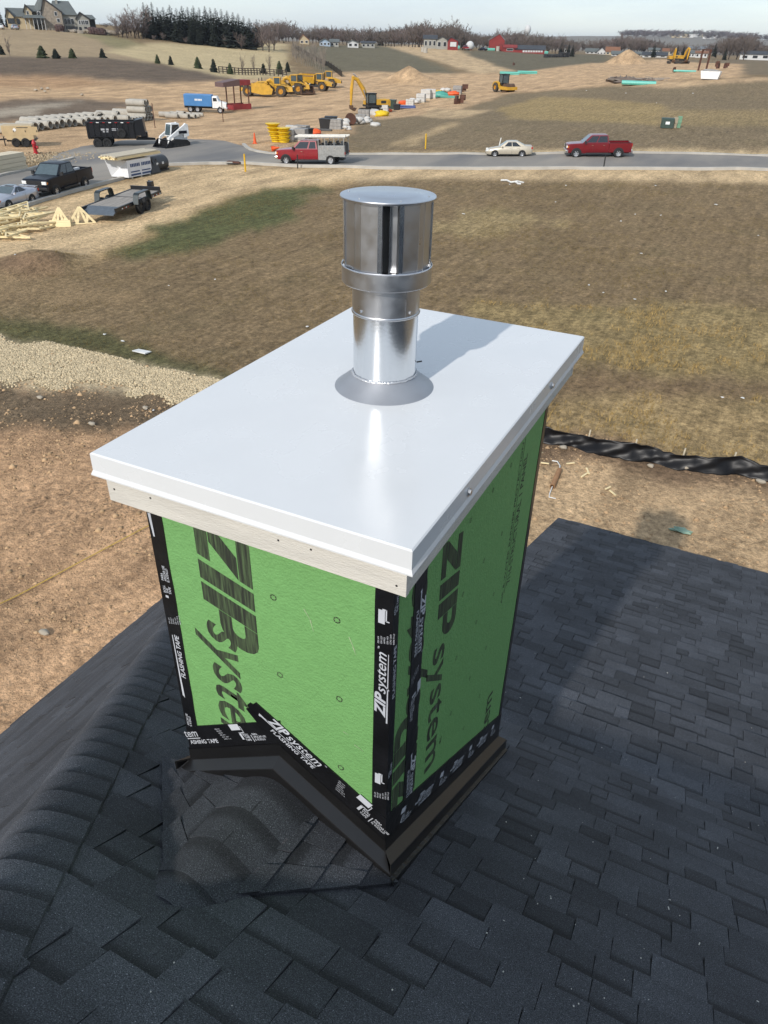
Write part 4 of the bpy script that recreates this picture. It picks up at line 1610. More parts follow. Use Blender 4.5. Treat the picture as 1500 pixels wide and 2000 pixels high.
def paint(name, col, rough=.28, metal=.25):
    return mat(name, col, rough, metal, var=.04, scale=3, coat=.5)


def wheel(parent, x, y, r, w, rim, spokes=6, deep=False):
    """y is the outer face side: the wheel's outside looks towards the sign of y"""
    key = (round(r, 2), round(w, 2), rim.name, spokes)
    if key not in WH:
        t = MB().lathe([(r * .60, -w / 2), (r * .9, -w / 2), (r, -w * .36), (r, w * .36), (r * .9, w / 2), (r * .60, w / 2)], n=20, axis='y', close=True)
        me_t = t.mesh('wheel')
        q = MB().lathe([(0, -w * .3), (r * .62, -w * .3), (r * .62, w * .34), (r * .55, w * .36), (r * .52, w * .12), (r * .0, w * .12)], n=20, axis='y')
        for k in range(spokes):
            a = 2 * PI * k / spokes
            q.bar((r * .1 * math.cos(a), w * .26, r * .1 * math.sin(a)), (r * .56 * math.cos(a), w * .30, r * .56 * math.sin(a)), r * .16, w * .12, (0, 1, 0))
        q.cyl((0, w * .1, 0), (0, w * .36, 0), r * .15, n=10)
        me_r = q.mesh('rim')
        me_t.materials.append(M_TYRE)
        me_r.materials.append(rim)
        smooth_by_angle(me_t, 40)
        WH[key] = (me_t, me_r)
    a, b = WH[key]
    o = link('wheel', a, None, parent)
    o.location = (x, y, r)
    if y < 0:
        o.rotation_euler = (0, 0, PI)
    link('rim', b, None, o)
    return o


def place(root, pf, pr, base, near=1, track=0.0):
    """stand a vehicle so that its near wheels touch the ground at two photo points; front pf, rear pr"""
    a, b = hit(*pf), hit(*pr)
    d = a - b
    d.z = 0
    L = d.length
    h = math.atan2(d.y, d.x)
    s = L / base
    side = Vector((-math.sin(h), math.cos(h), 0)) * (near * track / 2 * s)
    mid = (a + b) / 2 - side
    root.location = (mid.x, mid.y, (a.z + b.z) / 2 + .0)
    root.rotation_euler = (0, -math.atan2(a.z - b.z, L), h)
    root.scale = (s, s, s)
    return s


def lerp3(a, b, t):
    return tuple(a[i] + (b[i] - a[i]) * t for i in range(3))


def inset_quad(q, u0, u1, v0, v1, off):
    """sub-rectangle of a quad (a,b,c,d: bottom-left, bottom-right, top-right, top-left), pushed outwards"""
    a, b, c, d = (Vector(p) for p in q)
    n = (b - a).cross(d - a).normalized() * off

    def P(u, v):
        return a.lerp(b, u).lerp(d.lerp(c, u), v) + n
    return [P(u0, v0), P(u1, v0), P(u1, v1), P(u0, v1)]


def section(x, hw, zb, zt, crown=.03, tuck=.06):
    """body cross-section ring at station x (x forward, y left)"""
    m = (zb + zt) / 2
    return [(x, -hw + tuck, zb), (x, hw - tuck, zb), (x, hw - .01, zb + .12), (x, hw, m), (x, hw - .02, zt - .06), (x, hw - .09, zt), (x, 0, zt + crown), (x, -hw + .09, zt), (x, -hw + .02, zt - .06), (x, -hw, m), (x, -hw + .01, zb + .12)]


def cabin(root, xs, zs, hwb, hwt, m_body, splits, rear_glass=True, front_glass=M_GLASSC, roof_name='cab_roof', sun=None):
    """greenhouse: xs = windscreen base, roof front, roof back, rear base; zs = belt, roof"""
    xa, xb, xc, xd = xs
    zb, zt = zs
    B = [(xd, -hwb, zb), (xa, -hwb, zb), (xa, hwb, zb), (xd, hwb, zb)]
    T = [(xc, -hwt, zt), (xb, -hwt, zt), (xb, hwt, zt), (xc, hwt, zt)]
    mb = MB().hexa(B + T)
    mb.hexa([(xc + .02, -hwt + .02, zt - .001), (xb - .04, -hwt + .02, zt - .001), (xb - .04, hwt - .02, zt - .001), (xc + .02, hwt - .02, zt - .001), (xc + .15, -hwt + .16, zt + .045), (xb - .25, -hwt + .16, zt + .045), (xb - .25, hwt - .16, zt + .045), (xc + .15, hwt - .16, zt + .045)])
    cb = mb.build(roof_name, m_body, root, smooth=30)
    ws = [B[1], B[2], T[2], T[1]]
    MB().quad(*inset_quad(ws, .04, .96, .04, .93, .006)).build('windscreen', front_glass, root)
    if rear_glass:
        rw = [B[3], B[0], T[0], T[3]]
        MB().quad(*inset_quad(rw, .06, .94, .12, .92, .006)).build('rear_window', M_GLASS, root)
    for sd in (-1, 1):
        q = [B[0], B[1], T[1], T[0]] if sd < 0 else [B[2], B[3], T[3], T[2]]
        for u0, u1 in splits:
            uu = (u0, u1) if sd < 0 else (1 - u1, 1 - u0)
            MB().quad(*inset_quad(q, uu[0], uu[1], .10, .90, .006)).build('side_window', M_GLASS, root)
    return cb


def arches(root, xs, r, hw, m=None):
    for x in xs:
        for sd in (-1, 1):
            mb = MB()
            pts = [(x + r * math.cos(t), .0 + r * math.sin(t)) for t in np.linspace(-.15, PI + .15, 14)]
            mb.prism([(a, b + r * .82) for a, b in pts], lambda u, v, w: (u, w, v), sd * (hw - .02), sd * (hw + .006))
            mb.build('wheel_arch', m or M_BLACKP, root)


def pickup(name, label, m_body, wb=3.75, hd=False, bed=True, ext=False, chrome=True, rims=M_RIM, grille=M_BLACKP):
    root = empty(name)
    tag(root, label, 'truck')
    r = .42 if hd else .39
    xf, xr = wb / 2, -wb / 2
    hw = 1.0
    zb, zh, zbelt, zt = .48, 1.28, 1.32, 1.98
    nose, tail = xf + .95, xr - 1.2
    cab_r = xr + .98 if bed else xr + 1.15
    rings = [section(nose, hw - .10, zb + .10, zh - .16, .02), section(nose - .10, hw - .04, zb, zh - .05, .03), section(nose - .6, hw, zb, zh, .05), section(xf - .55, hw, zb - .03, zh + .04, .05), section(xf - .72, hw, zb - .05, zbelt, .0), section(cab_r, hw, zb - .05, zbelt, .0)]
    body = MB().loft(rings).build('body', m_body, root, smooth=30)
    cabin(root, (xf - .52, xf - 1.30, cab_r + .16, cab_r + .03), (zbelt - .01, zt), hw - .05, hw - .20, m_body, [(.05, .46), (.50, .88)] if not ext else [(.06, .34), (.40, .90)])
    for sd in (-1, 1):
        for x in ((xf - .95, xf - 2.05) if not ext else (xf - 1.0,)):
            MB().b2(x - .62, x - .44, sd * hw - .012 + sd * .012, sd * hw + .012 + sd * .012, 1.12, 1.15).build('door_handle', M_CHROME if chrome else m_body, root)
            MB().b2(x - .70, x - .69, sd * hw - .003, sd * hw + .003, .55, 1.28).build('door_gap', M_BLACKP, root)
        mi = MB().box((xf - .78, sd * (hw + .13), 1.42), (.14, .20, .24)).build('wing_mirror', M_BLACKP, root)
        MB().b2(xf - .9, cab_r, sd * (hw + .02) - .07, sd * (hw + .02) + .07, .42, .50).build('side_step', M_RIMD, root)
        MB().box((nose - .05, sd * (hw - .24), 1.02), (.14, .34, .20)).build('headlight', M_LAMPW, root)
        MB().box((nose - .14, sd * (hw - .09), 1.00), (.14, .10, .14)).build('indicator', M_LAMPA, root)
    MB().b2(nose - .06, nose + .025, -hw + .42, hw - .42, .78, 1.16).build('grille', grille, root)
    for k in range(4):
        MB().b2(nose - .03, nose + .04, -hw + .40, hw - .40, .80 + k * .1, .835 + k * .1).build('grille_bar', M_CHROME if chrome else M_BLACKP, root)
    MB().b2(nose - .16, nose + .08, -hw + .03, hw - .03, .48, .74).build('front_bumper', M_CHROME if chrome else M_BLACKP, root, bevel=.03)
    if bed:
        for sd in (-1, 1):
            rg = []
            for x in (cab_r - .03, cab_r - .5, tail + .1, tail):
                ins = .0 if x > tail + .05 else .02
                rg.append([(x, sd * (hw - .12), .55), (x, sd * (hw - ins - .03), .50), (x, sd * (hw - ins), .95), (x, sd * (hw - ins - .02), 1.30), (x, sd * (hw - .10), 1.33), (x, sd * (hw - .13), 1.30)])
            MB().loft(rg).build('bed_side', m_body, root, smooth=40)
            MB().b2(tail, cab_r - .03, sd * (hw - .07) - .05, sd * (hw - .07) + .05, 1.331, 1.352).build('bed_rail', M_BLACKP, root)
            MB().box((tail + .0, sd * (hw - .09), 1.12), (.08, .13, .30)).build('tail_light', M_LAMPR, root)
        MB().b2(tail + .05, cab_r - .03, -hw + .12, hw - .12, .70, .78).build('bed_floor', M_BLACKP, root)
        MB().b2(tail, tail + .06, -hw + .16, hw - .16, .72, 1.32).build('tailgate', m_body, root, bevel=.015)
        MB().b2(cab_r - .09, cab_r - .03, -hw + .13, hw - .13, .72, 1.32).build('bed_front', m_body, root)
        MB().b2(tail - .14, tail + .0, -hw + .05, hw - .05, .50, .70).build('rear_bumper', M_CHROME if chrome else M_BLACKP, root, bevel=.02)
    MB().b2(tail + .1, nose - .5, -.45, .45, .36, .50).build('chassis', M_BLACKP, root)
    arches(root, (xf, xr) if bed else (xf,), r * 1.22, hw)
    for x in (xf, xr):
        for sd in (-1, 1):
            wheel(root, x, sd * (hw - .075), r, .28, rims, 6)
    return root


M_RED1 = paint('metallic_red_paint', C(138, 20, 32, .6), .3, .1)
M_RED2 = paint('bright_red_paint', C(160, 24, 40, .62), .35, .0)
M_NAVY = mat('black_blue_paint', (.006, .008, .014), .3, 0, var=.04, spec=.22)
M_SILV = paint('silver_paint', (.42, .43, .47), .3, .6)
M_GOLD = paint('champagne_paint', (.46, .41, .32), .34, .2)
M_GREYB = mat('grey_service_body', (.25, .25, .24), .5, .0)

t = pickup('pickup_truck', 'red crew cab pickup truck with chrome wheels parked on the road, rightmost vehicle', M_RED1, 4.04, True)
place(t, (1124, 308.5), (1206, 308.5), 4.04, 1, 1.74)
t = pickup('pickup_truck', 'black crew cab pickup truck parked at the kerb behind the silver coupe', M_NAVY, 3.75, False, chrome=False)
place(t, (110, 384.5), (166, 367.5), 3.75, 1, 1.74)
MB().b2(-2.2, -1.0, .35, .52, .80, 1.40).build('board', M_PLATE, t)

# red service truck with a tool-box body and a ladder rack
t = pickup('service_truck', 'red work truck with grey utility box body and ladder rack driving the road', M_RED2, 4.2, True, bed=False, ext=True, chrome=True)
t['category'] = 'truck'
place(t, (560, 321.5), (646.5, 323), 4.2, 1, 1.74)
x0, x1 = -3.45, -1.0 + .02
MB().b2(x0, x1, -1.0, 1.0, .72, .86).build('service_floor', M_GREYB, t)
for sd in (-1, 1):
    sb = MB().b2(x0, x1, sd * .82 - .20, sd * .82 + .20, .86, 1.62).build('tool_box', M_GREYB, t, bevel=.02)
    for k in range(4):
        a = x0 + .06 + k * .60
        MB().b2(a, a + .55, sd * 1.022 - .006, sd * 1.022 + .006, 1.18 if 1 <= k <= 2 else .90, 1.58).build('box_door', M_GREYB, sb)
        MB().b2(a + .24, a + .31, sd * 1.030 - .006, sd * 1.030 + .006, 1.36, 1.42).build('handle', M_CHROME, sb)
    MB().b2(-1.75, x1, sd * .92 - .10, sd * .92 + .10, .45, .86).build('under_box', M_GREYB, t)
    rack = MB()
    for a in (x0 + .06, x0 + .95, x0 + 1.8, x1 - .05):
        rack.bar((a, sd * .95, 1.6), (a, sd * .95, 2.26), .06)
    rack.bar((x0 - .1, sd * .95, 2.28), (1.15, sd * .95, 2.28), .07)
    rack.build('rack_frame', M_GREYB, t)
    MB().box((x0 - .02, sd * .9, 1.0), (.06, .14, .22)).build('tail_light', M_LAMPR, t)
cr = MB()
for a in (x0, x0 + .9, x0 + 1.8, x1, 1.1):
    cr.bar((a, -.95, 2.28), (a, .95, 2.28), .05)
cr.build('rack_frame', M_GREYB, t)
M_LADDER = mat('pale_ladder', (.66, .64, .58), .5)
for y in (.45, -.35):
    ld_ = MB()
    ld_.bar((x0 - .2, y - .2, 2.36), (1.2, y - .2, 2.36), .05, .1).bar((x0 - .2, y + .2, 2.36), (1.2, y + .2, 2.36), .05, .1)
    for k in range(14):
        a = x0 - .1 + k * .34
        ld_.bar((a, y - .2, 2.36), (a, y + .2, 2.36), .04)
    ld_.build('ladder', M_LADDER, t)
MB().b2(x0 - .1, .4, .62, .92, 2.33, 2.46).build('plank', M_LADDER, t)
for k in range(9):
    a = x0 + .2 + k * .25
    MB().box((a, -.15 + .3 * (k % 3 - 1), 1.55 + .1 * (k % 2)), (.2, .25, .5)).build('tool_case', (M_BLACKP, M_GREYB, M_RIMD)[k % 3], t)
MB().b2(x0, x0 + .06, -.62, .62, .86, 1.75).build('tailgate_grid', M_BLACKP, t)
for sd in (-1, 1):
    MB().b2(-2.75, -1.45, sd * 1.0 - .012, sd * 1.0 + .012, .80, .97).build('rear_fender', M_GREYB, t)


def car(name, label, m_body, wb, coupe, rims=M_RIM):
    root = empty(name)
    tag(root, label, 'car')
    xf, xr = wb / 2, -wb / 2
    hw = .90 if not coupe else .86
    r = .33
    nose, tail = xf + .95, xr - 1.05
    zb = .26
    S = [(nose, hw - .26, zb + .16, .56, .02), (nose - .08, hw - .14, zb + .04, .66, .02), (nose - .5, hw - .03, zb, .80, .04), (xf - .35, hw, zb, .92, .05), (xf - .75, hw, zb, .98, .02), (0, hw, zb, 1.0, 0), (xr + .2, hw, zb, 1.03, 0), (xr - .35, hw, zb, 1.05, .03), (tail + .12, hw - .06, zb + .06, 1.04, .03), (tail, hw - .16, zb + .14, .92, .02)]
    MB().loft([section(*s) for s in S]).build('body', m_body, root, smooth=50)
    if coupe:
        cabin(root, (xf - .55, xf - 1.35, xr + .85, xr - .10), (.97, 1.38), hw - .07, hw - .25, m_body, [(.18, .60), (.63, .86)])
        MB().box((xf - 1.65, 0, 1.422), (.62, .72, .01)).build('sunroof', M_GLASS, root)
        MB().b2(tail - .02, tail + .28, -hw + .12, hw - .12, 1.09, 1.14).build('spoiler', m_body, root)
    else:
        cabin(root, (xf - .45, xf - 1.20, xr + .55, xr - .45), (.98, 1.46), hw - .07, hw - .24, m_body, [(.20, .52), (.55, .84)])
    for sd in (-1, 1):
        MB().box((nose - .18, sd * (hw - .22), .66), (.30, .22, .13)).build('headlight', M_LAMPW if not coupe else M_LAMPA, root)
        MB().box((tail + .06, sd * (hw - .2), .88), (.14, .28, .18)).build('tail_light', M_LAMPR, root)
        MB().box((xf - .72, sd * (hw + .08), 1.02), (.12, .16, .11)).build('wing_mirror', m_body, root)
        for x in ((xf - 1.55, xf - 2.35) if not coupe else (xf - 1.8,)):
            MB().b2(x - .1, x + .08, sd * hw - .006 + sd * .01, sd * hw + .006 + sd * .01, .86, .885).build('door_handle', m_body, root)
            MB().b2(x - .19, x - .18, sd * hw - .002, sd * hw + .002, .34, .96).build('door_gap', M_BLACKP, root)
        MB().b2(xr + .4, xf - .45, sd * hw - .004, sd * hw + .004, .27, .32).build('sill', M_BLACKP, root)
    MB().b2(nose - .14, nose + .012, -.42, .42, .34, .52).build('air_intake', M_BLACKP, root)
    MB().box((nose + .01, 0, .5), (.02, .36, .12)).build('number_plate', M_PLATE, root)
    arches(root, (xf, xr), r * 1.18, hw)
    for x in (xf, xr):
        for sd in (-1, 1):
            wheel(root, x, sd * (hw - .05), r, .22, rims, 5)
    return root


t = car('sedan_car', 'champagne gold sedan driving on the road left of the red pickup', M_GOLD, 2.81, False)
place(t, (966, 307), (1019, 307), 2.81, 1, 1.6)
t = car('coupe_car', 'silver two-door coupe parked at the kerb at the left edge', M_SILV, 2.62, True)
place(t, (18.7, 410), (63.3, 397.5), 2.62, 1, 1.55)

# ------------------------------------------------------------------ trailers
M_BLACKM = mat('black_steel_paint', (.010, .010, .012), .38, .2)
M_DECK = mat('weathered_plank', C(176, 168, 158, .62), .85, var=.18, scale=2, stretch=(.4, 6, 1))
M_REFL = mat('white_reflector', (.8, .8, .78), .3)
M_REFR = mat('red_reflector', C(170, 20, 25, .7), .3)


def yaw_from(pa, pb):
    a, b = hit(*pa), hit(*pb)
    return math.atan2(b.y - a.y, b.x - a.x), (b - a).length


# flat equipment trailer: deck from the rear (left in the photo) to the front (right)
zd = .72
g0 = hit(258, 407)
RL, RN_, FN_, FF = (on_z(px, py, g0.z + zd) for px, py in ((170, 402.5), (215, 410), (309, 373), (266, 366)))
ctr = (RL + RN_ + FN_ + FF) / 4
dv = ((FN_ - RN_) + (FF - RL)) / 2
LT, HWT = dv.length, ((RL - RN_).length + (FF - FN_).length) / 4
tr = empty('equipment_trailer', (ctr.x, ctr.y, gz(ctr.x, ctr.y)), math.atan2(dv.y, dv.x))
tag(tr, 'black flat equipment trailer with a plank deck on the dirt beside the kerb', 'trailer')
Lh = LT / 2
W2 = min(HWT, 1.15)
for k in range(9):
    a = -W2 + .06 + (2 * W2 - .12) * k / 9
    MB().b2(-Lh + .55, Lh - .25, a + .008, a + (2 * W2 - .12) / 9 - .008, zd - .05, zd).build('plank', M_DECK, tr)
fr = MB()
for sd in (-1, 1):
    fr.b2(-Lh, Lh - .2, sd * (W2 + .02) - .05, sd * (W2 + .02) + .05, zd - .18, zd + .02)
    fr.bar((Lh - .3, sd * .9, zd - .12), (Lh + 1.1, 0, zd - .16), .1, .16)
fr.b2(-.6, -.5, -W2, W2, zd - .2, zd - .06).b2(Lh - .9, Lh - .8, -W2, W2, zd - .2, zd - .06)
fr.build('frame', M_BLACKM, tr)
MB().hexa([(-Lh - .25, -W2, zd - .32), (-Lh + .55, -W2, zd - .06), (-Lh + .55, W2, zd - .06), (-Lh - .25, W2, zd - .32), (-Lh - .25, -W2, zd - .27), (-Lh + .55, -W2, zd + .01), (-Lh + .55, W2, zd + .01), (-Lh - .25, W2, zd - .27)]).build('ramp', mat('blue_grey_steel', (.10, .12, .14), .5, .3), tr)
MB().b2(Lh - .28, Lh - .16, -W2, W2, zd, zd + .22).build('headboard', M_BLACKM, tr)
MB().b2(.35, .40, -W2 + .06, W2 - .06, zd + .001, zd + .02).build('deck_strap', M_BLACKM, tr)
jk = MB().cyl((Lh + .62, .1, .1), (Lh + .62, .1, 1.15), .06, n=8)
jk.box((Lh + .35, -.1, .98), (.34, .3, .32))
jk.build('jack', M_BLACKM, tr)
for sd in (-1, 1):
    fe = MB()
    prof = [(-1.05, zd - .12), (-.92, zd + .36), (-.72, zd + .46), (.52, zd + .46), (.72, zd + .36), (.86, zd - .12), (.80, zd - .12), (.66, zd + .33), (.50, zd + .41), (-.70, zd + .41), (-.87, zd + .33), (-.99, zd - .12)]
    fe.xz(prof, sd * (W2 + .08), sd * (W2 + .40))
    fe.build('fender', mat('dark_teal_steel', (.022, .030, .032), .35, .3), tr)
    for x in (-.52, .34):
        wheel(tr, x, sd * (W2 + .22), .40, .24, M_RIMD, 6)
    for k in range(10):
        x = Lh - .45 - k * .24
        MB().b2(x - .07, x + .07, sd * (W2 + .075) - .004, sd * (W2 + .075) + .004, zd - .14, zd - .09).build('reflector', M_REFL if k % 2 == 0 else M_REFR, tr)
    for k in range(4):
        x = -Lh + .75 + k * .24
        MB().b2(x - .07, x + .07, sd * (W2 + .075) - .004, sd * (W2 + .075) + .004, zd - .14, zd - .09).build('reflector', M_REFL if k % 2 == 0 else M_REFR, tr)

# black dump trailer with a spare wheel on its side
a, b = hit(176, 289), hit(268, 287)
h = math.atan2(b.y - a.y, b.x - a.x)
dt = empty('dump_trailer', ((a.x + b.x) / 2, (a.y + b.y) / 2, (a.z + b.z) / 2), h)
tag(dt, 'black high-sided dump trailer on the street beside the skid loader', 'trailer')
Ld = (b - a).length / 2
dt.location = Vector(dt.location) + Vector((-math.sin(h), math.cos(h), 0)) * 1.0
MB().b2(-Ld, Ld, -1.0, 1.0, .75, .85).build('floor', M_BLACKM, dt)
for sd in (-1, 1):
    s_ = MB().b2(-Ld, Ld, sd * 1.0 - .03, sd * 1.0 + .03, .85, 2.10).build('side_wall', M_BLACKM, dt)
    ri = MB()
    for k in range(9):
        x = -Ld + .1 + (2 * Ld - .2) * k / 8
        ri.b2(x - .04, x + .04, sd * 1.06 - .04, sd * 1.06 + .04, .75, 2.1)
    ri.b2(-Ld - .03, Ld + .03, sd * 1.05 - .06, sd * 1.05 + .06, 2.08, 2.2)
    ri.build('ribs', M_BLACKM, s_)
    for k in range(7):
        x = -Ld + .5 + k * (2 * Ld - 1) / 6
        MB().b2(x - .12, x + .12, sd * 1.115 - .004, sd * 1.115 + .004, 2.10, 2.16).build('reflector', M_REFL if k % 2 else M_REFR, s_)
    for x in (-1.35, -.50):
        wheel(dt, x, sd * 1.16, .42, .26, M_RIMD, 6)
    MB().xz([(-2.0, .8), (-1.9, 1.0), (.05, 1.0), (.15, .8), (.09, .8), (0, .95), (-1.85, .95), (-1.94, .8)], sd * 1.03, sd * 1.32).build('fender', M_BLACKM, dt)
MB().b2(-Ld - .04, -Ld, -1, 1, .85, 2.1).build('tail_wall', M_BLACKM, dt)
MB().b2(Ld, Ld + .05, -1, 1, .85, 2.35).build('front_wall', M_BLACKM, dt)
MB().hexa([(Ld + .05, -1, 1.0), (Ld + .95, -.9, 1.0), (Ld + .95, .9, 1.0), (Ld + .05, 1, 1.0), (Ld + .05, -1, 2.3), (Ld + .8, -.9, 2.45), (Ld + .8, .9, 2.45), (Ld + .05, 1, 2.3)]).build('folded_ramp', M_BLACKM, dt)
sp = wheel(dt, .9, 0, .40, .24, M_RIMD, 6)
for sd in (-1, 1):
    sp2 = sp if sd > 0 else copy_tree(sp, dt)
    sp2.location = (.95, sd * 1.2, 1.25)
    sp2.rotation_euler = (0, 0, 0 if sd > 0 else PI)
tg = MB().bar((Ld, -.7, .72), (Ld + 1.7, 0, .65), .12, .18).bar((Ld, .7, .72), (Ld + 1.7, 0, .65), .12, .18)
tg.build('tongue', M_BLACKM, dt)
MB().box((Ld + .75, 0, 1.0), (.6, .8, .5)).build('tool_box', M_BLACKM, dt)
for k, (u, v, w, hh) in enumerate(((-.55, 1.55, .7, .16), (-.5, 1.36, .5, .1), (.35, 1.6, .6, .08), (.35, 1.48, .6, .06))):
    MB().b2(u - w / 2, u + w / 2, -1.034, -1.032, v - hh / 2, v + hh / 2).build('lettering', mat('grey_lettering', (.35, .35, .36), .6), dt)

# tan fuel and generator trailer
a, b = hit(10, 287), hit(70, 287)
h = math.atan2(b.y - a.y, b.x - a.x)
M_TAN = mat('tan_paint', C(222, 196, 150, .62), .5, var=.06, scale=2)
tt = empty('generator_trailer', ((a.x + b.x) / 2, (a.y + b.y) / 2, (a.z + b.z) / 2), h)
tag(tt, 'tan enclosed generator trailer on the dirt near the left edge', 'trailer')
tt.location = Vector(tt.location) + Vector((-math.sin(h), math.cos(h), 0)) * .9
Lg = (b - a).length / 2
MB().xz([(-Lg + .3, .62), (Lg * .35, .45), (Lg, .62), (Lg, 1.75), (Lg * .98, 1.8), (-Lg, 1.8), (-Lg, 1.05), (-Lg + .2, .9)], -.9, .9).build('housing', M_TAN, tt, bevel=.03)
for k in range(3):
    x = -Lg + .25 + k * 1.0
    MB().b2(x, x + .9, -.912, -.9, .98, 1.7).build('side_door', M_TAN, tt)
    MB().b2(x + .78, x + .84, -.93, -.91, 1.25, 1.4).build('latch', M_BLACKP, tt)
MB().box((Lg + .012, -.25, 1.3), (.02, .34, .34), rot=Matrix.Rotation(PI / 4, 3, 'X')).build('hazard_placard', M_PLATE, tt)
MB().box((Lg + .024, -.25, 1.3), (.02, .24, .24), rot=Matrix.Rotation(PI / 4, 3, 'X')).build('hazard_placard', M_REFR, tt)
MB().box((-.2, -.914, 1.45), (.24, .02, .24), rot=Matrix.Rotation(PI / 4, 3, 'Y')).build('hazard_placard', M_PLATE, tt)
MB().b2(0, 1.0, -.914, -.908, 1.60, 1.66).build('lettering', M_BLACKP, tt)
for sd in (-1, 1):
    for x in (-.3, .55):
        wheel(tt, x, sd * .98, .38, .24, M_RIMD, 6)
MB().bar((-Lg - 1.2, 0, .5), (-Lg + .4, 0, .6), .12).bar((-Lg - .1, .0, 0.02), (-Lg - .1, 0, .8), .09).b2(-Lg + .2, Lg - .1, -.5, .5, .42, .6).build('chassis', M_BLACKM, tt)
MB().b2(Lg - .02, Lg + .12, -.85, .85, .5, .62).build('rear_bumper', M_BLACKM, tt)

# ------------------------------------------------------------------ tracked skid loader
M_LW = mat('loader_white', (.70, .70, .68), .4)
a = hit(326, 287)
hd_ = hit(300, 288)
h = math.atan2(hd_.y - a.y, hd_.x - a.x) + .55
sk = empty('skid_loader', (a.x, a.y, a.z), h, 1.0)
tag(sk, 'white compact track loader with a black bucket on the street', 'loader')
sk.location = Vector(sk.location) + Vector((.4, .6, 0))
for sd in (-1, 1):
    MB().xz([(-1.15, .18), (-.75, .02), (.8, .02), (1.15, .22), (1.1, .5), (.3, .78), (-.9, .66), (-1.2, .42)], sd * .62, sd * .98).build('track', M_TYRE, sk)
    for x in (-.6, -.2, .2, .6):
        MB().cyl((x, sd * .99, .2), (x, sd * .9, .2), .15, n=10).build('track_roller', M_RIMD, sk)
    MB().xz([(-1.25, 1.0), (-1.2, 1.95), (-.95, 2.05), (-.75, 1.9), (1.0, .95), (1.15, .35), (.95, .35), (.8, .85), (-.6, 1.3), (-.75, .85)], sd * .66, sd * .86).build('lift_arm', M_LW, sk)
    MB().b2(-1.0, -.1, sd * .868 - .004, sd * .868 + .004, 1.2, 1.45).build('decal', M_NAVY, sk)
MB().b2(-1.2, .35, -.60, .60, .35, 1.15).build('chassis', M_LW, sk, bevel=.04)
MB().hexa([(-.55, -.48, 1.15), (.62, -.48, 1.0), (.62, .48, 1.0), (-.55, .48, 1.15), (-.5, -.45, 2.05), (.35, -.45, 2.05), (.35, .45, 2.05), (-.5, .45, 2.05)]).build('cab', M_LW, sk)
MB().quad((.632, -.40, 1.08), (.632, .40, 1.08), (.372, .38, 1.98), (.372, -.38, 1.98)).build('windscreen', M_GLASSC, sk)
for sd in (-1, 1):
    MB().quad((-.45, sd * .488, 1.25), (.5, sd * .488, 1.15), (.28, sd * .456, 1.95), (-.45, sd * .456, 1.95)).build('side_window', M_GLASS, sk)
MB().xz([(.95, .08), (1.75, .02), (1.78, .06), (1.05, .14), (.98, .62), (1.1, .72), (1.05, .76), (.88, .66)], -1.05, 1.05).build('bucket', M_BLACKM, sk)
for sd in (-1, 1):
    MB().xz([(.95, .06), (1.75, .04), (1.1, .74), (.9, .66)], sd * 1.03, sd * 1.06).build('bucket_side', M_BLACKM, sk)

# ------------------------------------------------------------------ blue tank truck
M_BLUE = mat('blue_tank_paint', C(82, 146, 208, .62), .45, var=.06, scale=1.2)
M_TRW = mat('truck_white', (.72, .72, .70), .35)
wt = empty('water_truck')
tag(wt, 'white cab truck with a blue square tank on the dirt site', 'truck')
place(wt, (430, 221.5), (380, 219.5), 4.7, -1, 1.9)
MB().b2(-4.1, 1.0, -1.2, 1.2, 1.05, 2.95).build('tank', M_BLUE, wt, bevel=.08)
for k, w in enumerate((.22, .18, .2, .18, .2)):
    MB().b2(-2.1 + k * .27, -2.1 + k * .27 + w, -1.212, -1.204, 1.95, 2.25).build('lettering', M_PLATE, wt)
MB().b2(-4.2, 3.0, -.5, .5, .7, 1.0).build('chassis', M_BLACKM, wt)
rg = []
for x, zt_, hw_ in ((1.05, 2.75, 1.1), (1.9, 2.75, 1.1), (2.3, 1.95, 1.05), (3.3, 1.8, .9), (3.55, 1.65, .85)):
    rg.append([(x, -hw_, .85), (x, hw_, .85), (x, hw_, zt_ - .2), (x, hw_ - .15, zt_), (x, -hw_ + .15, zt_), (x, -hw_, zt_ - .2)])
MB().loft(rg).build('cab', M_TRW, wt, smooth=25)
MB().quad((2.28, -.92, 2.02), (2.28, .92, 2.02), (1.93, .85, 2.66), (1.93, -.85, 2.66)).build('windscreen', M_GLASSC, wt)
for sd in (-1, 1):
    MB().quad((1.2, sd * 1.106, 1.95), (1.95, sd * 1.106, 1.95), (1.85, sd * 1.106, 2.5), (1.2, sd * 1.106, 2.5)).build('side_window', M_GLASS, wt)
    MB().xz([(1.75, .9), (1.85, 1.25), (2.2, 1.42), (2.6, 1.4), (2.95, 1.15), (3.05, .85), (2.85, .85), (2.35, 1.2), (1.95, .85)], sd * .9, sd * 1.18).build('mudguard', M_TRW, wt)
    for x in (2.4, -1.75, -3.05):
        wheel(wt, x, sd * 1.02, .52, .3, M_RIM, 5)
MB().b2(3.5, 3.58, -.6, .6, 1.0, 1.6).build('grille', M_RIMD, wt)
MB().b2(3.45, 3.7, -1.1, 1.1, .6, .85).build('front_bumper', M_CHROME, wt)
# ------------------------------------------------------------------ earth-moving machines
M_CATY = mat('machine_yellow', C(232, 178, 52, .62), .5, var=.12, scale=1.5)
M_MUD = mat('worn_steel', C(120, 92, 72, .6), .7, .3, var=.25, scale=2)
M_DIRTYT = mat('dusty_tyre', C(96, 86, 74, .5), .9, var=.2, scale=3)
M_RIMY = mat('yellow_rim', C(226, 160, 40, .62), .55)
M_DARKG = mat('dark_grille', (.02, .02, .02), .6)


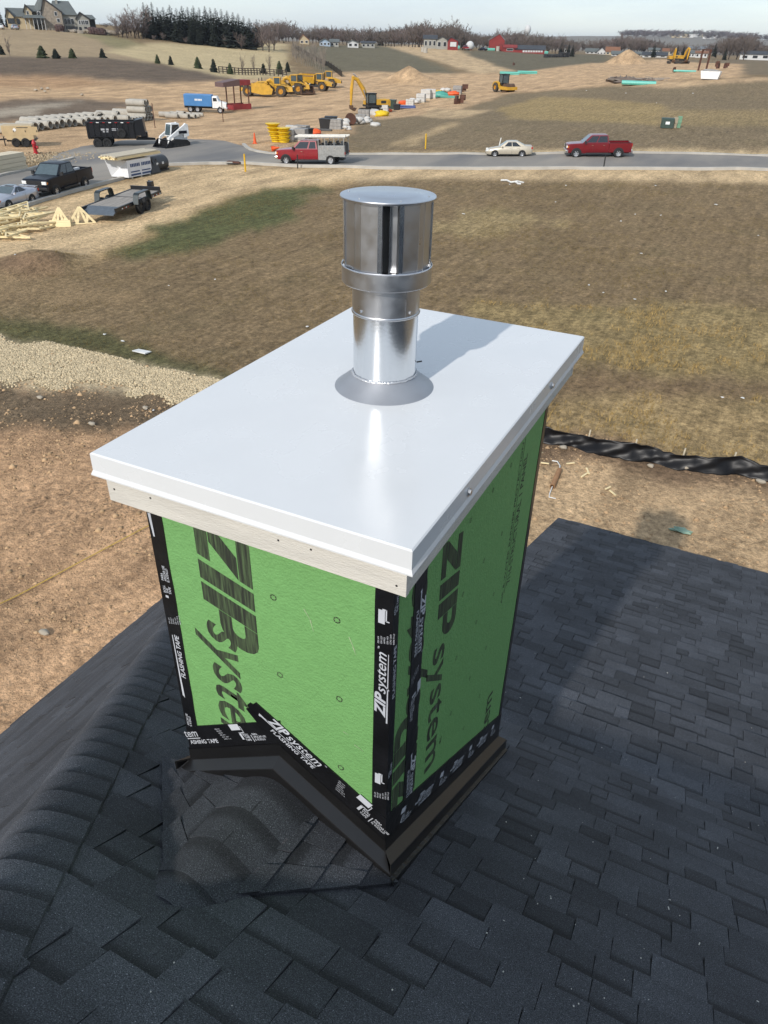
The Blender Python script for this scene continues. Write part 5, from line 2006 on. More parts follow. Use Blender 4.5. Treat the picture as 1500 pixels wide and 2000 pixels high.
def big_wheel(parent, x, y, r, w):
    key = ('big', round(r, 2), round(w, 2))
    if key not in WH:
        t = MB().lathe([(r * .52, -w / 2), (r * .9, -w / 2), (r, -w * .38), (r, w * .38), (r * .9, w / 2), (r * .52, w / 2)], n=22, axis='y', close=True)
        for k in range(22):
            a = 2 * PI * k / 22
            t.box((r * math.cos(a), 0, r * math.sin(a)), (.10, w * .92, .07), rot=Matrix.Rotation(-a, 3, 'Y'))
        q = MB().lathe([(0, -w * .3), (r * .54, -w * .3), (r * .54, w * .36), (r * .46, w * .38), (r * .42, w * .2), (r * .16, w * .2), (r * .14, w * .36), (0, w * .36)], n=20, axis='y')
        a, b = t.mesh('wheel'), q.mesh('rim')
        a.materials.append(M_DIRTYT)
        b.materials.append(M_RIMY)
        WH[key] = (a, b)
    a, b = WH[key]
    o = link('wheel', a, None, parent)
    o.location = (x, y, r)
    if y < 0:
        o.rotation_euler = (0, 0, PI)
    link('rim', b, None, o)
    return o


def cab_box(root, x0, x1, y0, y1, z0, z1, name='cab'):
    f = MB()
    for x in (x0, x1):
        for y in (y0, y1):
            f.bar((x, y, z0), (x, y, z1), .12)
    f.b2(x0 - .12, x1 + .12, y0 - .12, y1 + .12, z1, z1 + .14)
    f.b2(x0, x1, y0, y1, z0, z0 + .25)
    c = f.build(name, M_CATY if name == 'cab' else M_BLACKM, root)
    for y in (y0, y1):
        MB().b2(x0 + .07, x1 - .07, y - .02, y + .02, z0 + .3, z1 - .04).build('cab_window', M_GLASSC, c)
    for x in (x0, x1):
        MB().b2(x - .02, x + .02, y0 + .07, y1 - .07, z0 + .3, z1 - .04).build('cab_window', M_GLASSC, c)
    return c


def scraper():
    r_ = empty('wheel_scraper')
    for sd in (-1, 1):
        big_wheel(r_, 3.5, sd * 1.25, 1.05, .75)
        big_wheel(r_, -3.6, sd * 1.2, 1.0, .72)
    MB().hexa([(2.6, -.85, .9), (6.0, -.85, .95), (6.0, .85, .95), (2.6, .85, .9), (2.9, -.8, 2.1), (5.9, -.75, 1.85), (5.9, .75, 1.85), (2.9, .8, 2.1)]).build('engine_hood', M_CATY, r_, bevel=.06)
    MB().b2(6.0, 6.08, -.7, .7, 1.05, 1.8).build('grille', M_DARKG, r_)
    for sd in (-1, 1):
        MB().xz([(2.5, 1.9), (2.7, 2.25), (4.3, 2.25), (4.7, 1.9), (4.6, 1.85), (4.2, 2.15), (2.8, 2.15), (2.6, 1.85)], sd * .9, sd * 1.7).build('mudguard', M_CATY, r_)
        MB().box((6.02, sd * .55, 1.95), (.1, .22, .2)).build('headlight', M_LAMPW, r_)
    cab_box(r_, 2.0, 3.3, -.5, .55, 2.1, 3.45)
    MB().cyl((4.4, .4, 2.0), (4.4, .4, 3.0), .08, n=8).build('exhaust', M_DARKG, r_)
    MB().tube([(2.4, 0, 1.6), (1.9, 0, 2.6), (1.2, 0, 3.0), (.4, 0, 2.7)], [.4, .42, .4, .35], 8).build('gooseneck', M_CATY, r_)
    for sd in (-1, 1):
        MB().bar((.6, sd * 1.25, 2.6), (-2.2, sd * 1.5, 1.0), .25, .4).build('draft_arm', M_CATY, r_)
        MB().xz([(1.6, .45), (1.9, 1.4), (.6, 2.3), (-2.6, 2.45), (-2.7, .75), (-.5, .35)], sd * 1.42, sd * 1.55).build('bowl_side', M_CATY, r_)
    MB().b2(.3, .7, -1.5, 1.5, 2.5, 2.85).build('cross_beam', M_CATY, r_)
    MB().hexa([(-2.6, -1.42, .55), (1.7, -1.42, .35), (1.7, 1.42, .35), (-2.6, 1.42, .55), (-2.6, -1.42, .75), (1.7, -1.42, .5), (1.7, 1.42, .5), (-2.6, 1.42, .75)]).build('bowl_floor', M_MUD, r_)
    MB().hexa([(1.2, -1.4, .5), (1.9, -1.4, .6), (1.9, 1.4, .6), (1.2, 1.4, .5), (.9, -1.4, 1.7), (1.2, -1.4, 1.8), (1.2, 1.4, 1.8), (.9, 1.4, 1.7)]).build('apron', M_MUD, r_)
    MB().b2(-2.8, -2.6, -1.42, 1.42, .7, 2.4).build('ejector', M_MUD, r_)
    MB().hexa([(-5.4, -.8, .9), (-2.8, -.9, .9), (-2.8, .9, .9), (-5.4, .8, .9), (-5.3, -.75, 2.2), (-2.8, -.85, 2.35), (-2.8, .85, 2.35), (-5.3, .75, 2.2)]).build('rear_engine', M_CATY, r_, bevel=.06)
    for k in range(3):
        for sd in (-1, 1):
            MB().b2(-5.0 + k * .62, -4.5 + k * .62, sd * .83 - .03, sd * .83 + .03, 1.6, 2.05).build('side_vent', M_DARKG, r_)
    MB().cyl((-4.2, .3, 2.2), (-4.2, .3, 2.95), .09, n=8).cyl((-4.8, -.3, 2.2), (-4.8, -.3, 2.8), .09, n=8).build('exhaust', M_DARKG, r_)
    return r_


def stand(root, px, py, px2, py2, s=1.0):
    a, b = hit(px, py), hit(px2, py2)
    root.location = (a.x, a.y, a.z)
    root.rotation_euler = (0, 0, math.atan2(b.y - a.y, b.x - a.x))
    root.scale = (s, s, s)
    return root


s1 = scraper()
tag(s1, 'yellow wheel scraper at the left end of the machine row', 'scraper', 'scrapers in the machine row')
stand(s1, 519, 188, 560, 189, .88)
s2 = copy_tree(s1)
tag(s2, 'yellow wheel scraper second in the machine row, half hidden', 'scraper')
stand(s2, 551, 183, 590, 184, .9)


def dumper():
    r_ = empty('dump_truck')
    for sd in (-1, 1):
        big_wheel(r_, 3.2, sd * 1.15, .95, .65)
        big_wheel(r_, -1.0, sd * 1.15, .95, .65)
        big_wheel(r_, -3.0, sd * 1.15, .95, .65)
    rg = []
    for x, zt_, hw_, zb_ in ((2.4, 2.3, 1.1, 1.0), (3.6, 2.25, 1.1, 1.2), (4.8, 1.95, .95, 1.1), (5.5, 1.65, .8, 1.0)):
        rg.append([(x, -hw_, zb_), (x, hw_, zb_), (x, hw_, zt_ - .2), (x, hw_ - .2, zt_), (x, -hw_ + .2, zt_), (x, -hw_, zt_ - .2)])
    MB().loft(rg).build('hood', M_CATY, r_, smooth=30)
    MB().b2(5.45, 5.54, -.55, .55, 1.05, 1.55).build('grille', M_DARKG, r_)
    for sd in (-1, 1):
        MB().box((5.42, sd * .68, 1.5), (.16, .2, .16)).build('headlight', M_LAMPW, r_)
        MB().xz([(2.1, 1.4), (2.3, 2.1), (3.9, 2.1), (4.3, 1.5), (4.2, 1.45), (3.8, 2.0), (2.4, 2.0), (2.2, 1.4)], sd * .95, sd * 1.5).build('mudguard', M_CATY, r_)
    cab_box(r_, 1.7, 3.1, -.8, .8, 2.1, 3.5)
    MB().hexa([(-4.2, -1.0, 1.7), (1.1, -1.0, 1.5), (1.1, 1.0, 1.5), (-4.2, 1.0, 1.7), (-5.0, -1.45, 3.0), (1.4, -1.45, 2.9), (1.4, 1.45, 2.9), (-5.0, 1.45, 3.0)]).build('dump_body', M_CATY, r_)
    MB().b2(-4.5, 1.1, -1.2, 1.2, 2.85, 3.02).build('body_load', M_MUD, r_)
    MB().b2(1.15, 1.35, -1.4, 1.4, 2.3, 3.3).build('headboard', M_CATY, r_)
    MB().b2(-4.0, 2.5, -.45, .45, .9, 1.5).build('chassis', M_DARKG, r_)
    return r_


d1 = dumper()
tag(d1, 'yellow articulated dump truck with blue-grey cab glass, right end of the machine row', 'dump truck', 'dump trucks in the machine row')
stand(d1, 625, 170.5, 660, 171.5, .85)
d2 = copy_tree(d1)
tag(d2, 'yellow articulated dump truck behind the rusty loader bucket', 'dump truck')
stand(d2, 607, 177, 642, 178.5, .85)

# wheel loader with a rusty bucket
wl = empty('wheel_loader')
tag(wl, 'yellow wheel loader with a rusty brown bucket lowered in the machine row', 'loader')
for sd in (-1, 1):
    big_wheel(wl, 1.5, sd * 1.1, .9, .6)
    big_wheel(wl, -1.7, sd * 1.1, .9, .6)
    MB().tube([(1.0, sd * .5, 2.2), (2.4, sd * .5, 1.9), (3.2, sd * .5, .7)], .18, 6).build('lift_arm', M_CATY, wl)
MB().hexa([(-3.2, -.8, 1.0), (-.6, -.9, 1.0), (-.6, .9, 1.0), (-3.2, .8, 1.0), (-3.1, -.75, 2.1), (-.6, -.85, 2.4), (-.6, .85, 2.4), (-3.1, .75, 2.1)]).build('engine_hood', M_CATY, wl, bevel=.08)
MB().b2(-.5, 2.0, -.55, .55, .9, 1.9).build('front_frame', M_CATY, wl)
cab_box(wl, -.7, .6, -.7, .7, 1.9, 3.3)
MB().xz([(3.0, .1), (4.3, .05), (4.35, .15), (3.2, .3), (3.05, 1.1), (3.4, 1.5), (3.3, 1.6), (2.9, 1.2)], -1.5, 1.5).build('bucket', M_MUD, wl)
for sd in (-1, 1):
    MB().xz([(3.0, .08), (4.3, .08), (3.4, 1.55), (2.95, 1.1)], sd * 1.46, sd * 1.53).build('bucket_side', M_MUD, wl)
stand(wl, 584, 182, 606, 186, .95)


def excavator():
    r_ = empty('excavator')
    for sd in (-1, 1):
        MB().xz([(-2.0, .45), (-1.7, .05), (1.7, .05), (2.0, .45), (1.7, .85), (-1.7, .85)], sd * .85, sd * 1.4).build('track', M_DIRTYT, r_)
        for k in range(6):
            MB().cyl((-1.5 + k * .6, sd * 1.42, .3), (-1.5 + k * .6, sd * 1.3, .3), .2, n=10).build('track_roller', M_DARKG, r_)
    MB().b2(-.8, .8, -.85, .85, .5, 1.05).build('undercarriage', M_DARKG, r_)
    MB().b2(-2.5, 1.2, -1.3, 1.3, 1.05, 1.35).build('platform', M_DARKG, r_)
    MB().b2(-2.6, -.2, -1.3, 1.3, 1.35, 2.2).build('engine_house', M_CATY, r_, bevel=.1)
    MB().b2(-2.75, -2.2, -1.3, 1.3, 1.15, 2.05).build('counterweight', M_CATY, r_, bevel=.12)
    for sd in (-1, 1):
        MB().b2(-1.9, -1.0, sd * 1.302 - .01, sd * 1.302 + .01, 1.6, 2.0).build('side_vent', M_DARKG, r_)
    MB().b2(-.1, 1.1, -1.25, -.4, 1.35, 1.9).build('front_deck', M_CATY, r_)
    cab_box(r_, -.1, 1.2, .35, 1.25, 1.35, 2.95, 'operator_cab')
    return r_


def boom(r_, pts_boom, pts_stick, buck):
    b = MB().tube([(x, -.15, z) for x, z in pts_boom], [.26, .36, .30, .22], 6).build('boom', M_CATY, r_)
    MB().cyl((pts_boom[0][0] + .4, .25, pts_boom[0][1] + .1), (pts_boom[1][0] + .1, .25, pts_boom[1][1] - .1), .1, n=8).build('hydraulic_ram', M_STEEL, b)
    s_ = MB().tube([(x, -.15, z) for x, z in pts_stick], [.2, .26, .16], 6).build('stick', M_CATY, r_)
    MB().cyl((pts_boom[2][0], -.15, pts_boom[2][1] + .3), (pts_stick[0][0], -.15, pts_stick[0][1] + .3), .09, n=8).build('hydraulic_ram', M_STEEL, s_)
    bx_, bz_ = buck
    MB().xz([(bx_ - .2, bz_ + .5), (bx_ + .15, bz_ + .5), (bx_ + .1, bz_), (bx_ - .5, bz_ - .35), (bx_ - .85, bz_ + .1), (bx_ - .7, bz_ + .15), (bx_ - .45, bz_ - .1), (bx_ - .2, bz_ + .1)], -.65, .35).build('bucket', M_MUD, r_)


ex = excavator()
tag(ex, 'yellow excavator with dark cab and raised folded arm behind the material piles', 'excavator')
boom(ex, [(.6, 1.7), (1.6, 3.6), (2.6, 4.9), (3.5, 5.2)], [(3.3, 5.4), (3.6, 3.6), (3.7, 1.3)], (3.7, .8))
stand(ex, 727, 222, 690, 223.5, .93)
for (px, py), lab, tilt in (((1313, 123), 'yellow excavator far off, left one of the pair before the houses', 1), ((1332, 123.5), 'yellow excavator far off, right one of the pair before the houses', -1)):
    e2 = excavator()
    tag(e2, lab, 'excavator', 'far excavators')
    boom(e2, [(.6, 1.7), (1.2, 3.2), (2.2, 4.2), (2.9, 3.9)], [(2.9, 4.1), (2.6, 2.4), (2.4, 1.2)], (2.2, .7))
    stand(e2, px, py, px + 14, py + .4, 1.05)

# single-drum roller
ro = empty('road_roller')
tag(ro, 'yellow single-drum soil roller with a dark cab on the dirt track', 'roller')
MB().cyl((1.9, -1.05, .78), (1.9, 1.05, .78), .78, n=24).build('drum', M_MUD, ro, smooth=30)
for sd in (-1, 1):
    big_wheel(ro, -1.3, sd * .9, .78, .55)
    MB().b2(.4, 3.0, sd * 1.18 - .12, sd * 1.18 + .12, .5, 1.05).build('drum_frame', M_CATY, ro)
MB().b2(2.85, 3.1, -1.2, 1.2, .5, 1.0).b2(.3, .8, -1.1, 1.1, .5, 1.05).build('drum_frame', M_CATY, ro)
MB().xz([(-2.6, .75), (-.2, .75), (-.2, 1.7), (-1.4, 1.85), (-2.3, 1.7), (-2.7, 1.2)], -.85, .85).build('engine_hood', M_CATY, ro, bevel=.06)
cab_box(ro, -.5, .65, -.7, .7, 1.3, 3.0, 'operator_cab')
MB().cyl((-1.2, .4, 1.7), (-1.2, .4, 2.4), .06, n=6).build('exhaust', M_DARKG, ro)
stand(ro, 982, 179.5, 1010, 180, 1.0)

# red trench shield and the steel frame near it
M_TRED = mat('faded_red_steel', C(168, 58, 58, .6), .6, var=.2, scale=1)
M_RUST = mat('rusted_steel', C(112, 74, 58, .6), .75, .2, var=.25, scale=1.2)
ts = empty('trench_shield')
tag(ts, 'red steel trench shield standing open on legs beside the blue tank truck', 'trench box')
MB().b2(-1.9, 1.9, -1.2, -1.05, .1, .95).b2(-1.9, 1.9, 1.05, 1.2, .1, .95).b2(-1.9, -1.75, -1.05, 1.05, .1, .8).build('lower_panel', M_TRED, ts)
for x, y in ((-1.5, -1.1), (1.5, -1.1), (1.5, 1.1), (-1.5, 1.1)):
    MB().bar((x, y, .2), (x, y, 3.7), .16).build('post', M_RUST, ts)
MB().hexa([(-3.6, -1.2, 3.5), (-.2, -1.2, 3.65), (-.2, 1.2, 3.65), (-3.6, 1.2, 3.5), (-3.6, -1.2, 4.15), (-.2, -1.2, 4.6), (-.2, 1.2, 4.6), (-3.6, 1.2, 4.15)]).build('upper_panel', mat('grey_red_steel', C(124, 96, 92, .6), .6), ts)
MB().b2(-.2, 2.0, -1.2, 1.2, 3.7, 4.5).build('upper_panel', M_TRED, ts)
stand(ts, 466, 214.5, 490, 213, .92)
gf = empty('steel_frame')
tag(gf, 'rusty goalpost-shaped steel frame standing far off in the right field', 'frame')
MB().bar((-2.2, 0, 0), (-2.0, 0, 4.6), .35).build('post', M_RUST, gf)
MB().bar((2.2, 0, 0), (2.5, 0, 4.6), .35).build('post', M_RUST, gf)
MB().bar((-2.1, 0, 4.5), (2.5, 0, 4.5), .3).build('beam', M_RUST, gf)
stand(gf, 1371, 138.5, 1384, 139, .95)

# ------------------------------------------------------------------ concrete pipes
M_CONC = mat('pale_concrete', C(205, 198, 184, .6), .9, var=.10, scale=2, bump=.2, bscale=20)
PIPE = {}


def cpipe(px, py, hdg, r=.42, L=2.3, up=0.0, label=None, group=None, dz=0.0):
    key = (r, L)
    if key not in PIPE:
        mb = MB().pipe((-L / 2, 0, r), (L / 2, 0, r), r, r * .78, 18)
        mb.pipe((L / 2 - .02, 0, r), (L / 2 + .14, 0, r), r * .90, r * .79, 18)
        me_ = mb.mesh('concrete_pipe')
        me_.materials.append(M_CONC)
        smooth_by_angle(me_, 35)
        PIPE[key] = me_
    a = hit(px, py)
    o = link('concrete_pipe', PIPE[key], None)
    o.location = (a.x, a.y, a.z + up * r * 1.8 + dz)
    o.rotation_euler = (0, 0, hdg)
    return tag(o, label, 'pipe', group)


hr, _ = yaw_from((20, 262), (230, 238))
rp = random.Random(21)
G1 = 'pale grey concrete pipe lying in the long front row'
for i in range(17):
    u = i / 16
    cpipe(2 + u * 208, 262 - u * 21.5 - 2.5 * math.sin(u * 3), .12 + rp.uniform(-.12, .12), rp.choice([.40, .44, .46]), rp.choice([2.2, 2.5]), 0, G1, 'concrete pipes in the long front row')
for i in range(9):
    u = i / 8
    cpipe(62 + u * 120, 247 - u * 12, .15 + rp.uniform(-.12, .12), .46, 2.5, 0, 'pale grey concrete pipe lying just behind the long front row', 'concrete pipes behind the front row')
for k, (px, py, r_, L) in enumerate(((196, 239, .62, 1.2), (212, 236, .58, 2.7), (232, 238, .40, 2.6), (240, 229, .52, 2.4))):
    cpipe(px, py, (-.6 if k == 0 else .35), r_, L, 0, ('short wide concrete pipe section lying between the pipe row and the stack', 'wide concrete pipe lying left of the stacked pipes', 'narrow concrete pipe lying in front of the stacked pipes', 'concrete pipe lying against the left foot of the pipe stack')[k])
HS = .30
for lvl, cnt in ((0, 3), (1, 3), (2, 2)):
    for j in range(cnt):
        a = hit(269, 234)
        o = cpipe(269, 234, HS, .39, 2.4, 0, ('concrete pipe in the bottom layer of the stack', 'concrete pipe in the middle layer of the stack', 'concrete pipe in the top layer of the stack')[lvl], ('pipes in the stack, bottom layer', 'pipes in the stack, middle layer', 'pipes in the stack, top layer')[lvl])
        n_ = Vector((-math.sin(HS), math.cos(HS), 0))
        o.location = Vector((a.x, a.y, a.z)) + n_ * (j * .80 + .02 * lvl) + Vector((0, 0, lvl * .785))
for i in range(7):
    cpipe(254 + i * 6.2, 238.5 - i * .8, -.1, .30, 1.3, 0, 'small concrete pipe set in front of the pipe stack', 'small pipes before the stack')
for i in range(11):
    cpipe(322 + i * 6.3, 228 + rp.uniform(-2.5, 5), rp.uniform(-.3, .5), rp.choice([.28, .34]), 1.5, 0, 'small concrete pipe scattered between the stack and the blue truck', 'scattered small pipes')

# ------------------------------------------------------------------ lumber
M_WRAP = mat('white_lumber_wrap', (.70, .71, .72), .45, var=.05, scale=2, bump=.2, bscale=4)
M_WRAPB = mat('blue_print', C(60, 90, 140, .6), .5)
M_PINE = mat('fresh_pine', C(236, 216, 168, .85), .75, var=.12, scale=3, stretch=(.5, 5, 5))
M_PINEG = mat('weathered_pine', C(206, 194, 170, .75), .8, var=.12, scale=3, stretch=(.5, 5, 5))
g0 = hit(256, 350)
Lw = (hit(298, 341) - g0).length
hw_ = math.atan2(*(lambda d: (d.y, d.x))(hit(298, 341) - g0))
ls = empty('wrapped_lumber_stack', (g0.x, g0.y, g0.z), hw_)
tag(ls, 'white plastic wrapped lumber bundle with blue print at the kerb', 'lumber')
MB().hexa([(-.2, 0, .12), (Lw, 0, .12), (Lw, 1.5, .12), (-.35, 1.5, .12), (-.2, 0, 1.25), (Lw, 0, 1.25), (Lw, 1.5, 1.25), (-.8, 1.5, 1.35)]).build('wrapped_bundle', M_WRAP, ls)
for k in range(3):
    MB().b2(.1 + k * (Lw - .4) / 2, .25 + k * (Lw - .4) / 2, 0, 1.5, 0, .12).build('bearer', M_PINEG, ls)
for c in range(2):
    for k in range(6):
        x = .12 + c * Lw * .5 + k * Lw * .074
        MB().b2(x, x + Lw * .055, -.012, -.004, .78, 1.0).build('lettering', M_WRAPB, ls)
    MB().b2(.1 + c * Lw * .5, .1 + c * Lw * .5 + Lw * .40, -.012, -.004, .42, .50).build('lettering', M_WRAPB, ls)
    MB().b2(.1 + c * Lw * .5, .1 + c * Lw * .5 + Lw * .44, -.012, -.004, .20, .32).build('lettering', M_WRAPB, ls)
lo = empty('board_stack', (g0.x, g0.y, g0.z + 1.37), hw_)
tag(lo, 'stack of pale boards resting on the wrapped lumber bundle', 'lumber')
for r_ in range(3):
    for c in range(8):
        j = rp.uniform(-.15, .15)
        MB().b2(-1.25 + j, Lw + 1.0 + j, -.1 + c * .2, .085 + c * .2, .02 + r_ * .085, .10 + r_ * .085).build('board', M_PINE if r_ < 2 else M_PINEG, lo)
cu = empty('culvert_barrel', tuple(hit(312, 336)), hw_ + .1)
tag(cu, 'dark grey rounded tank lying at the kerb beside the wrapped lumber', 'tank')
M_DKT = mat('dark_grey_plastic', (.035, .037, .038), .5)
MB().cyl((-1.0, .3, .55), (1.0, .3, .55), .55, n=18).build('barrel', M_DKT, cu, smooth=40)
MB().hexa([(-1.5, -.3, .05), (-.4, -.4, .05), (-.4, .9, .05), (-1.5, .9, .05), (-1.2, -.2, .6), (-.5, -.2, .95), (-.5, .8, .95), (-1.2, .8, .6)]).build('shroud', M_DKT, cu)
for x in (-.55, .2):
    MB().box((x, -.26, .62), (.22, .03, .16)).build('sticker', M_PLATE, cu)
MB().b2(-1.2, 1.2, -.1, .0, .0, .12).b2(-1.2, 1.2, .6, .7, .0, .12).build('skid', M_RIMD, cu)

# beams on bearers at the left edge
g1, g2 = hit(-40, 350), hit(56, 333)
hb = math.atan2(g2.y - g1.y, g2.x - g1.x)
bs_ = empty('beam_stack', tuple(g2), hb)
tag(bs_, 'stack of long pale beams on the far kerb at the left edge', 'lumber')
M_BEAM = mat('pale_beam', C(222, 208, 180, .8), .8, var=.08, scale=2, stretch=(.3, 4, 4))
for r_ in range(4):
    for c in range(3):
        MB().b2(-9, -.1 * (r_ % 2), .0 + c * .42, .40 + c * .42, .12 + r_ * .31, .41 + r_ * .31).build('beam', M_BEAM, bs_)
for x in (-1.0, -4, -7):
    MB().b2(x, x + .15, 0, 1.3, 0, .12).build('bearer', M_PINEG, bs_)


def truss(w, h_, th=.045, dp=.12, webs=True, dx=0.0, dz=0.0):
    o = empty('roof_truss')
    L = [((0, 0), (w, 0)), ((0, 0), (w * .5, h_)), ((w * .5, h_), (w, 0))]
    if webs:
        L += [((w * .5, h_), (w * .33, 0)), ((w * .5, h_), (w * .67, 0)), ((w * .25, h_ * .5), (w * .33, 0)), ((w * .75, h_ * .5), (w * .67, 0))]
    for k, ((a, b), (c, d)) in enumerate(L):
        MB().bar((a + dx, .002 * k, b + dz), (c + dx, .002 * k, d + dz), th, dp, (0, 0, 1) if abs(d - b) < .01 else (1, 0, 0)).build('chord' if k < 3 else 'web', M_PINE, o)
    return o


# two small trusses standing on the dirt
a = hit(99, 443)
b = hit(140, 442)
t1_ = truss((b - a).length, .98, .07, .12)
tag(t1_, 'small triangular pine roof truss propped upright, left of the two', 'truss')
t1_.location = a
t1_.rotation_euler = (-.22, 0, math.atan2(b.y - a.y, b.x - a.x))
MB().bar((0, -.14, .16), ((b - a).length, -.14, .16), .04, .34).build('plank', M_PINE, t1_)
c = hit(185, 436)
t2_ = truss((c - b).length * 1.12, .9, .07, .12)
tag(t2_, 'small triangular pine roof truss propped upright, right of the two', 'truss')
a = hit(134, 440)
t2_.location = a
t2_.rotation_euler = (-.30, 0, math.atan2(c.y - a.y, c.x - a.x))
# heap of trusses lying flat
proto = truss(3.1, 1.0, .08, .08, True, -1.55, -.5)
tag(proto, 'pine roof truss lying in the jumbled heap beside the kerb', 'truss', 'trusses in the heap')
spots = [(8, 428, .30, .0), (26, 424, .42, .12), (50, 420, .30, .2), (64, 426, .5, .1), (14, 440, .2, .2), (38, 436, .15, .30), (60, 440, .35, .3), (20, 452, 1.0, .12), (70, 436, .25, .4), (2, 448, .5, .4), (12, 464, 1.4, .05), (34, 458, .9, .15), (48, 450, -.2, .3), (72, 450, -.35, .1), (4, 436, .3, .5), (44, 428, .33, .5), (-4, 460, .28, .25), (26, 444, .3, .5)]
for i, (px, py, ry, up) in enumerate(spots):
    o = proto if i == 0 else copy_tree(proto)
    a = hit(px, py)
    o.location = (a.x, a.y, a.z + .06 + up)
    o.rotation_euler = (-PI / 2 + rp.uniform(-.15, .1), rp.uniform(-.06, .06), hr + ry - .2 + PI * (i % 2))
off = hit(20, 452)

# ------------------------------------------------------------------ hydrant, marker posts, boxes, cones
M_HYD = mat('hydrant_red', C(190, 36, 44, .7), .45)
hy = empty('fire_hydrant', tuple(hit(70.5, 300.5)), .5, 1.35)
tag(hy, 'small red fire hydrant on the verge behind the beam stack', 'hydrant')
MB().lathe([(.17, 0), (.17, .06), (.12, .08), (.11, .55), (.15, .57), (.15, .61), (.13, .70), (.07, .78), (.03, .86), (0, .86)], n=14).build('barrel', M_HYD, hy, smooth=40)
for sd in (-1, 1):
    MB().cyl((0, sd * .1, .45), (0, sd * .21, .45), .065, n=10).build('outlet', M_HYD, hy)
MB().cyl((.1, 0, .38), (.22, 0, .38), .09, n=10).build('outlet', M_HYD, hy)


def post(px, py, h_, r_, m, label, name='marker_post', lean=0.0):
    a = hit(px, py)
    o = MB().cyl((0, 0, -.05), (lean, 0, h_), r_, r_ * .95, 10).build(name, m, None, smooth=40)
    o.location = a
    return tag(o, label, 'post')


M_YP = mat('yellow_post', C(240, 190, 40, .7), .45)
M_WP = mat('white_stake', (.7, .7, .66), .6)
post(479.5, 335, 1.25, .07, M_YP, 'short yellow marker post on the near verge left of the red work truck')
post(831, 290.5, 1.25, .07, M_YP, 'short yellow marker post on the far verge left of the gold sedan')
post(581.5, 328, 1.0, .05, M_RIMD, 'thin dark post at the near kerb below the red work truck')
post(1178.5, 330, .95, .05, M_RIMD, 'thin dark post at the near kerb below the red pickup')
post(974, 288, .8, .05, M_WP, 'thin white stake on the far verge behind the gold sedan', lean=.15)
post(436, 238, 2.6, .05, M_RUST, 'tall thin stake on the dirt in front of the blue tank truck')
post(303, 250, 2.6, .05, M_RUST, 'tall thin stake behind the skid loader')
M_UTG = mat('utility_green', C(64, 84, 74, .6), .5)
M_UTL = mat('utility_pale_green', C(130, 176, 142, .6), .5)
M_UTB = mat('utility_beige', C(186, 172, 146, .6), .5)
ub = empty('utility_box', tuple(hit(1301.5, 250)), .2)
tag(ub, 'dark green utility cabinet in the grass beyond the road', 'utility box')
MB().b2(-.6, .6, -.5, .5, 0, .75).build('cabinet', M_UTG, ub, bevel=.03)
MB().hexa([(-.62, -.52, .75), (.62, -.52, .75), (.62, .52, .75), (-.62, .52, .75), (-.62, -.3, .9), (.62, -.3, .9), (.62, .52, .9), (-.62, .52, .9)]).build('lid', M_UTG, ub)
MB().b2(-.2, .2, -.512, -.502, .35, .6).build('sticker', M_PLATE, ub)
for px, m_, h_, lab in ((1317, M_UTB, .95, 'beige cable pedestal beside the green utility cabinet'), (1324.5, M_UTL, 1.05, 'pale green cable pedestal right of the beige one')):
    p = empty('cable_pedestal', tuple(hit(px, 250)), .3)
    tag(p, lab, 'pedestal')
    MB().b2(-.16, .16, -.14, .14, 0, h_ * .45).build('base', m_, p)
    MB().b2(-.20, .20, -.18, .18, h_ * .4, h_).build('cover', m_, p, bevel=.03)
M_ORN = mat('safety_orange', C(240, 98, 40, .75), .5)


def cone(px, py, lab, fallen=False):
    o = empty('traffic_cone', tuple(hit(px, py)), .4)
    tag(o, lab, 'cone')
    MB().b2(-.22, .22, -.22, .22, 0, .04).build('base', M_ORN, o)
    MB().lathe([(.17, .03), (.05, .95), (.0, .95)], n=14).build('body', M_ORN, o, smooth=40)
    MB().lathe([(.123, .35), (.095, .58)], n=14).build('stripe', M_REFL, o)
    if fallen:
        o.rotation_euler = (PI / 2 - .2, 0, 1.2)
        o.location.z += .2
    return o


cone(498, 280.5, 'upright orange traffic cone on the mound at the street corner')
cone(534, 295, 'orange traffic cone lying on the kerb left of the red work truck', True)
dr = empty('drain_inlet', tuple(hit(458, 320)), .1)
tag(dr, 'rusty iron drain inlet in the near kerb', 'drain')
MB().b2(-.6, .6, -.2, .2, .1, .22).build('hood', M_RUST, dr)
MB().b2(-.5, .5, -.45, -.2, .08, .11).build('grate', M_RIMD, dr)

# ------------------------------------------------------------------ piles of building materials along the dirt bank
M_YPL = mat('yellow_plastic', C(244, 204, 30, .72), .45)
M_BAGW = mat('white_sack', C(222, 218, 210, .65), .6, var=.1, scale=3)
M_TEAL = mat('teal_plastic', C(84, 176, 158, .65), .5)
M_BLUEP = mat('blue_plastic', C(60, 84, 150, .65), .5)
M_GRYB = mat('grey_block', C(178, 174, 168, .6), .85, var=.1)
for px, py, n_, lab in ((540.5, 278, 4, 'leaning stack of yellow plastic manhole rings, left one'), (555, 279, 3, 'short stack of yellow plastic manhole rings, right one')):
    o = empty('ring_stack', tuple(hit(px, py)), 0, 1.0)
    tag(o, lab, 'rings')
    for k in range(n_ + 1):
        z = k * .34
        lean = -.09 * k if n_ == 4 else 0
        MB().lathe([(.42, z), (.50, z + .05), (.50 + .04 * k, z + .22), (.62 + .03 * k, z + .26), (.62 + .03 * k, z + .32), (.42, z + .32)], (lean, 0, 0), 18).build('ring', M_YPL, o, smooth=40)


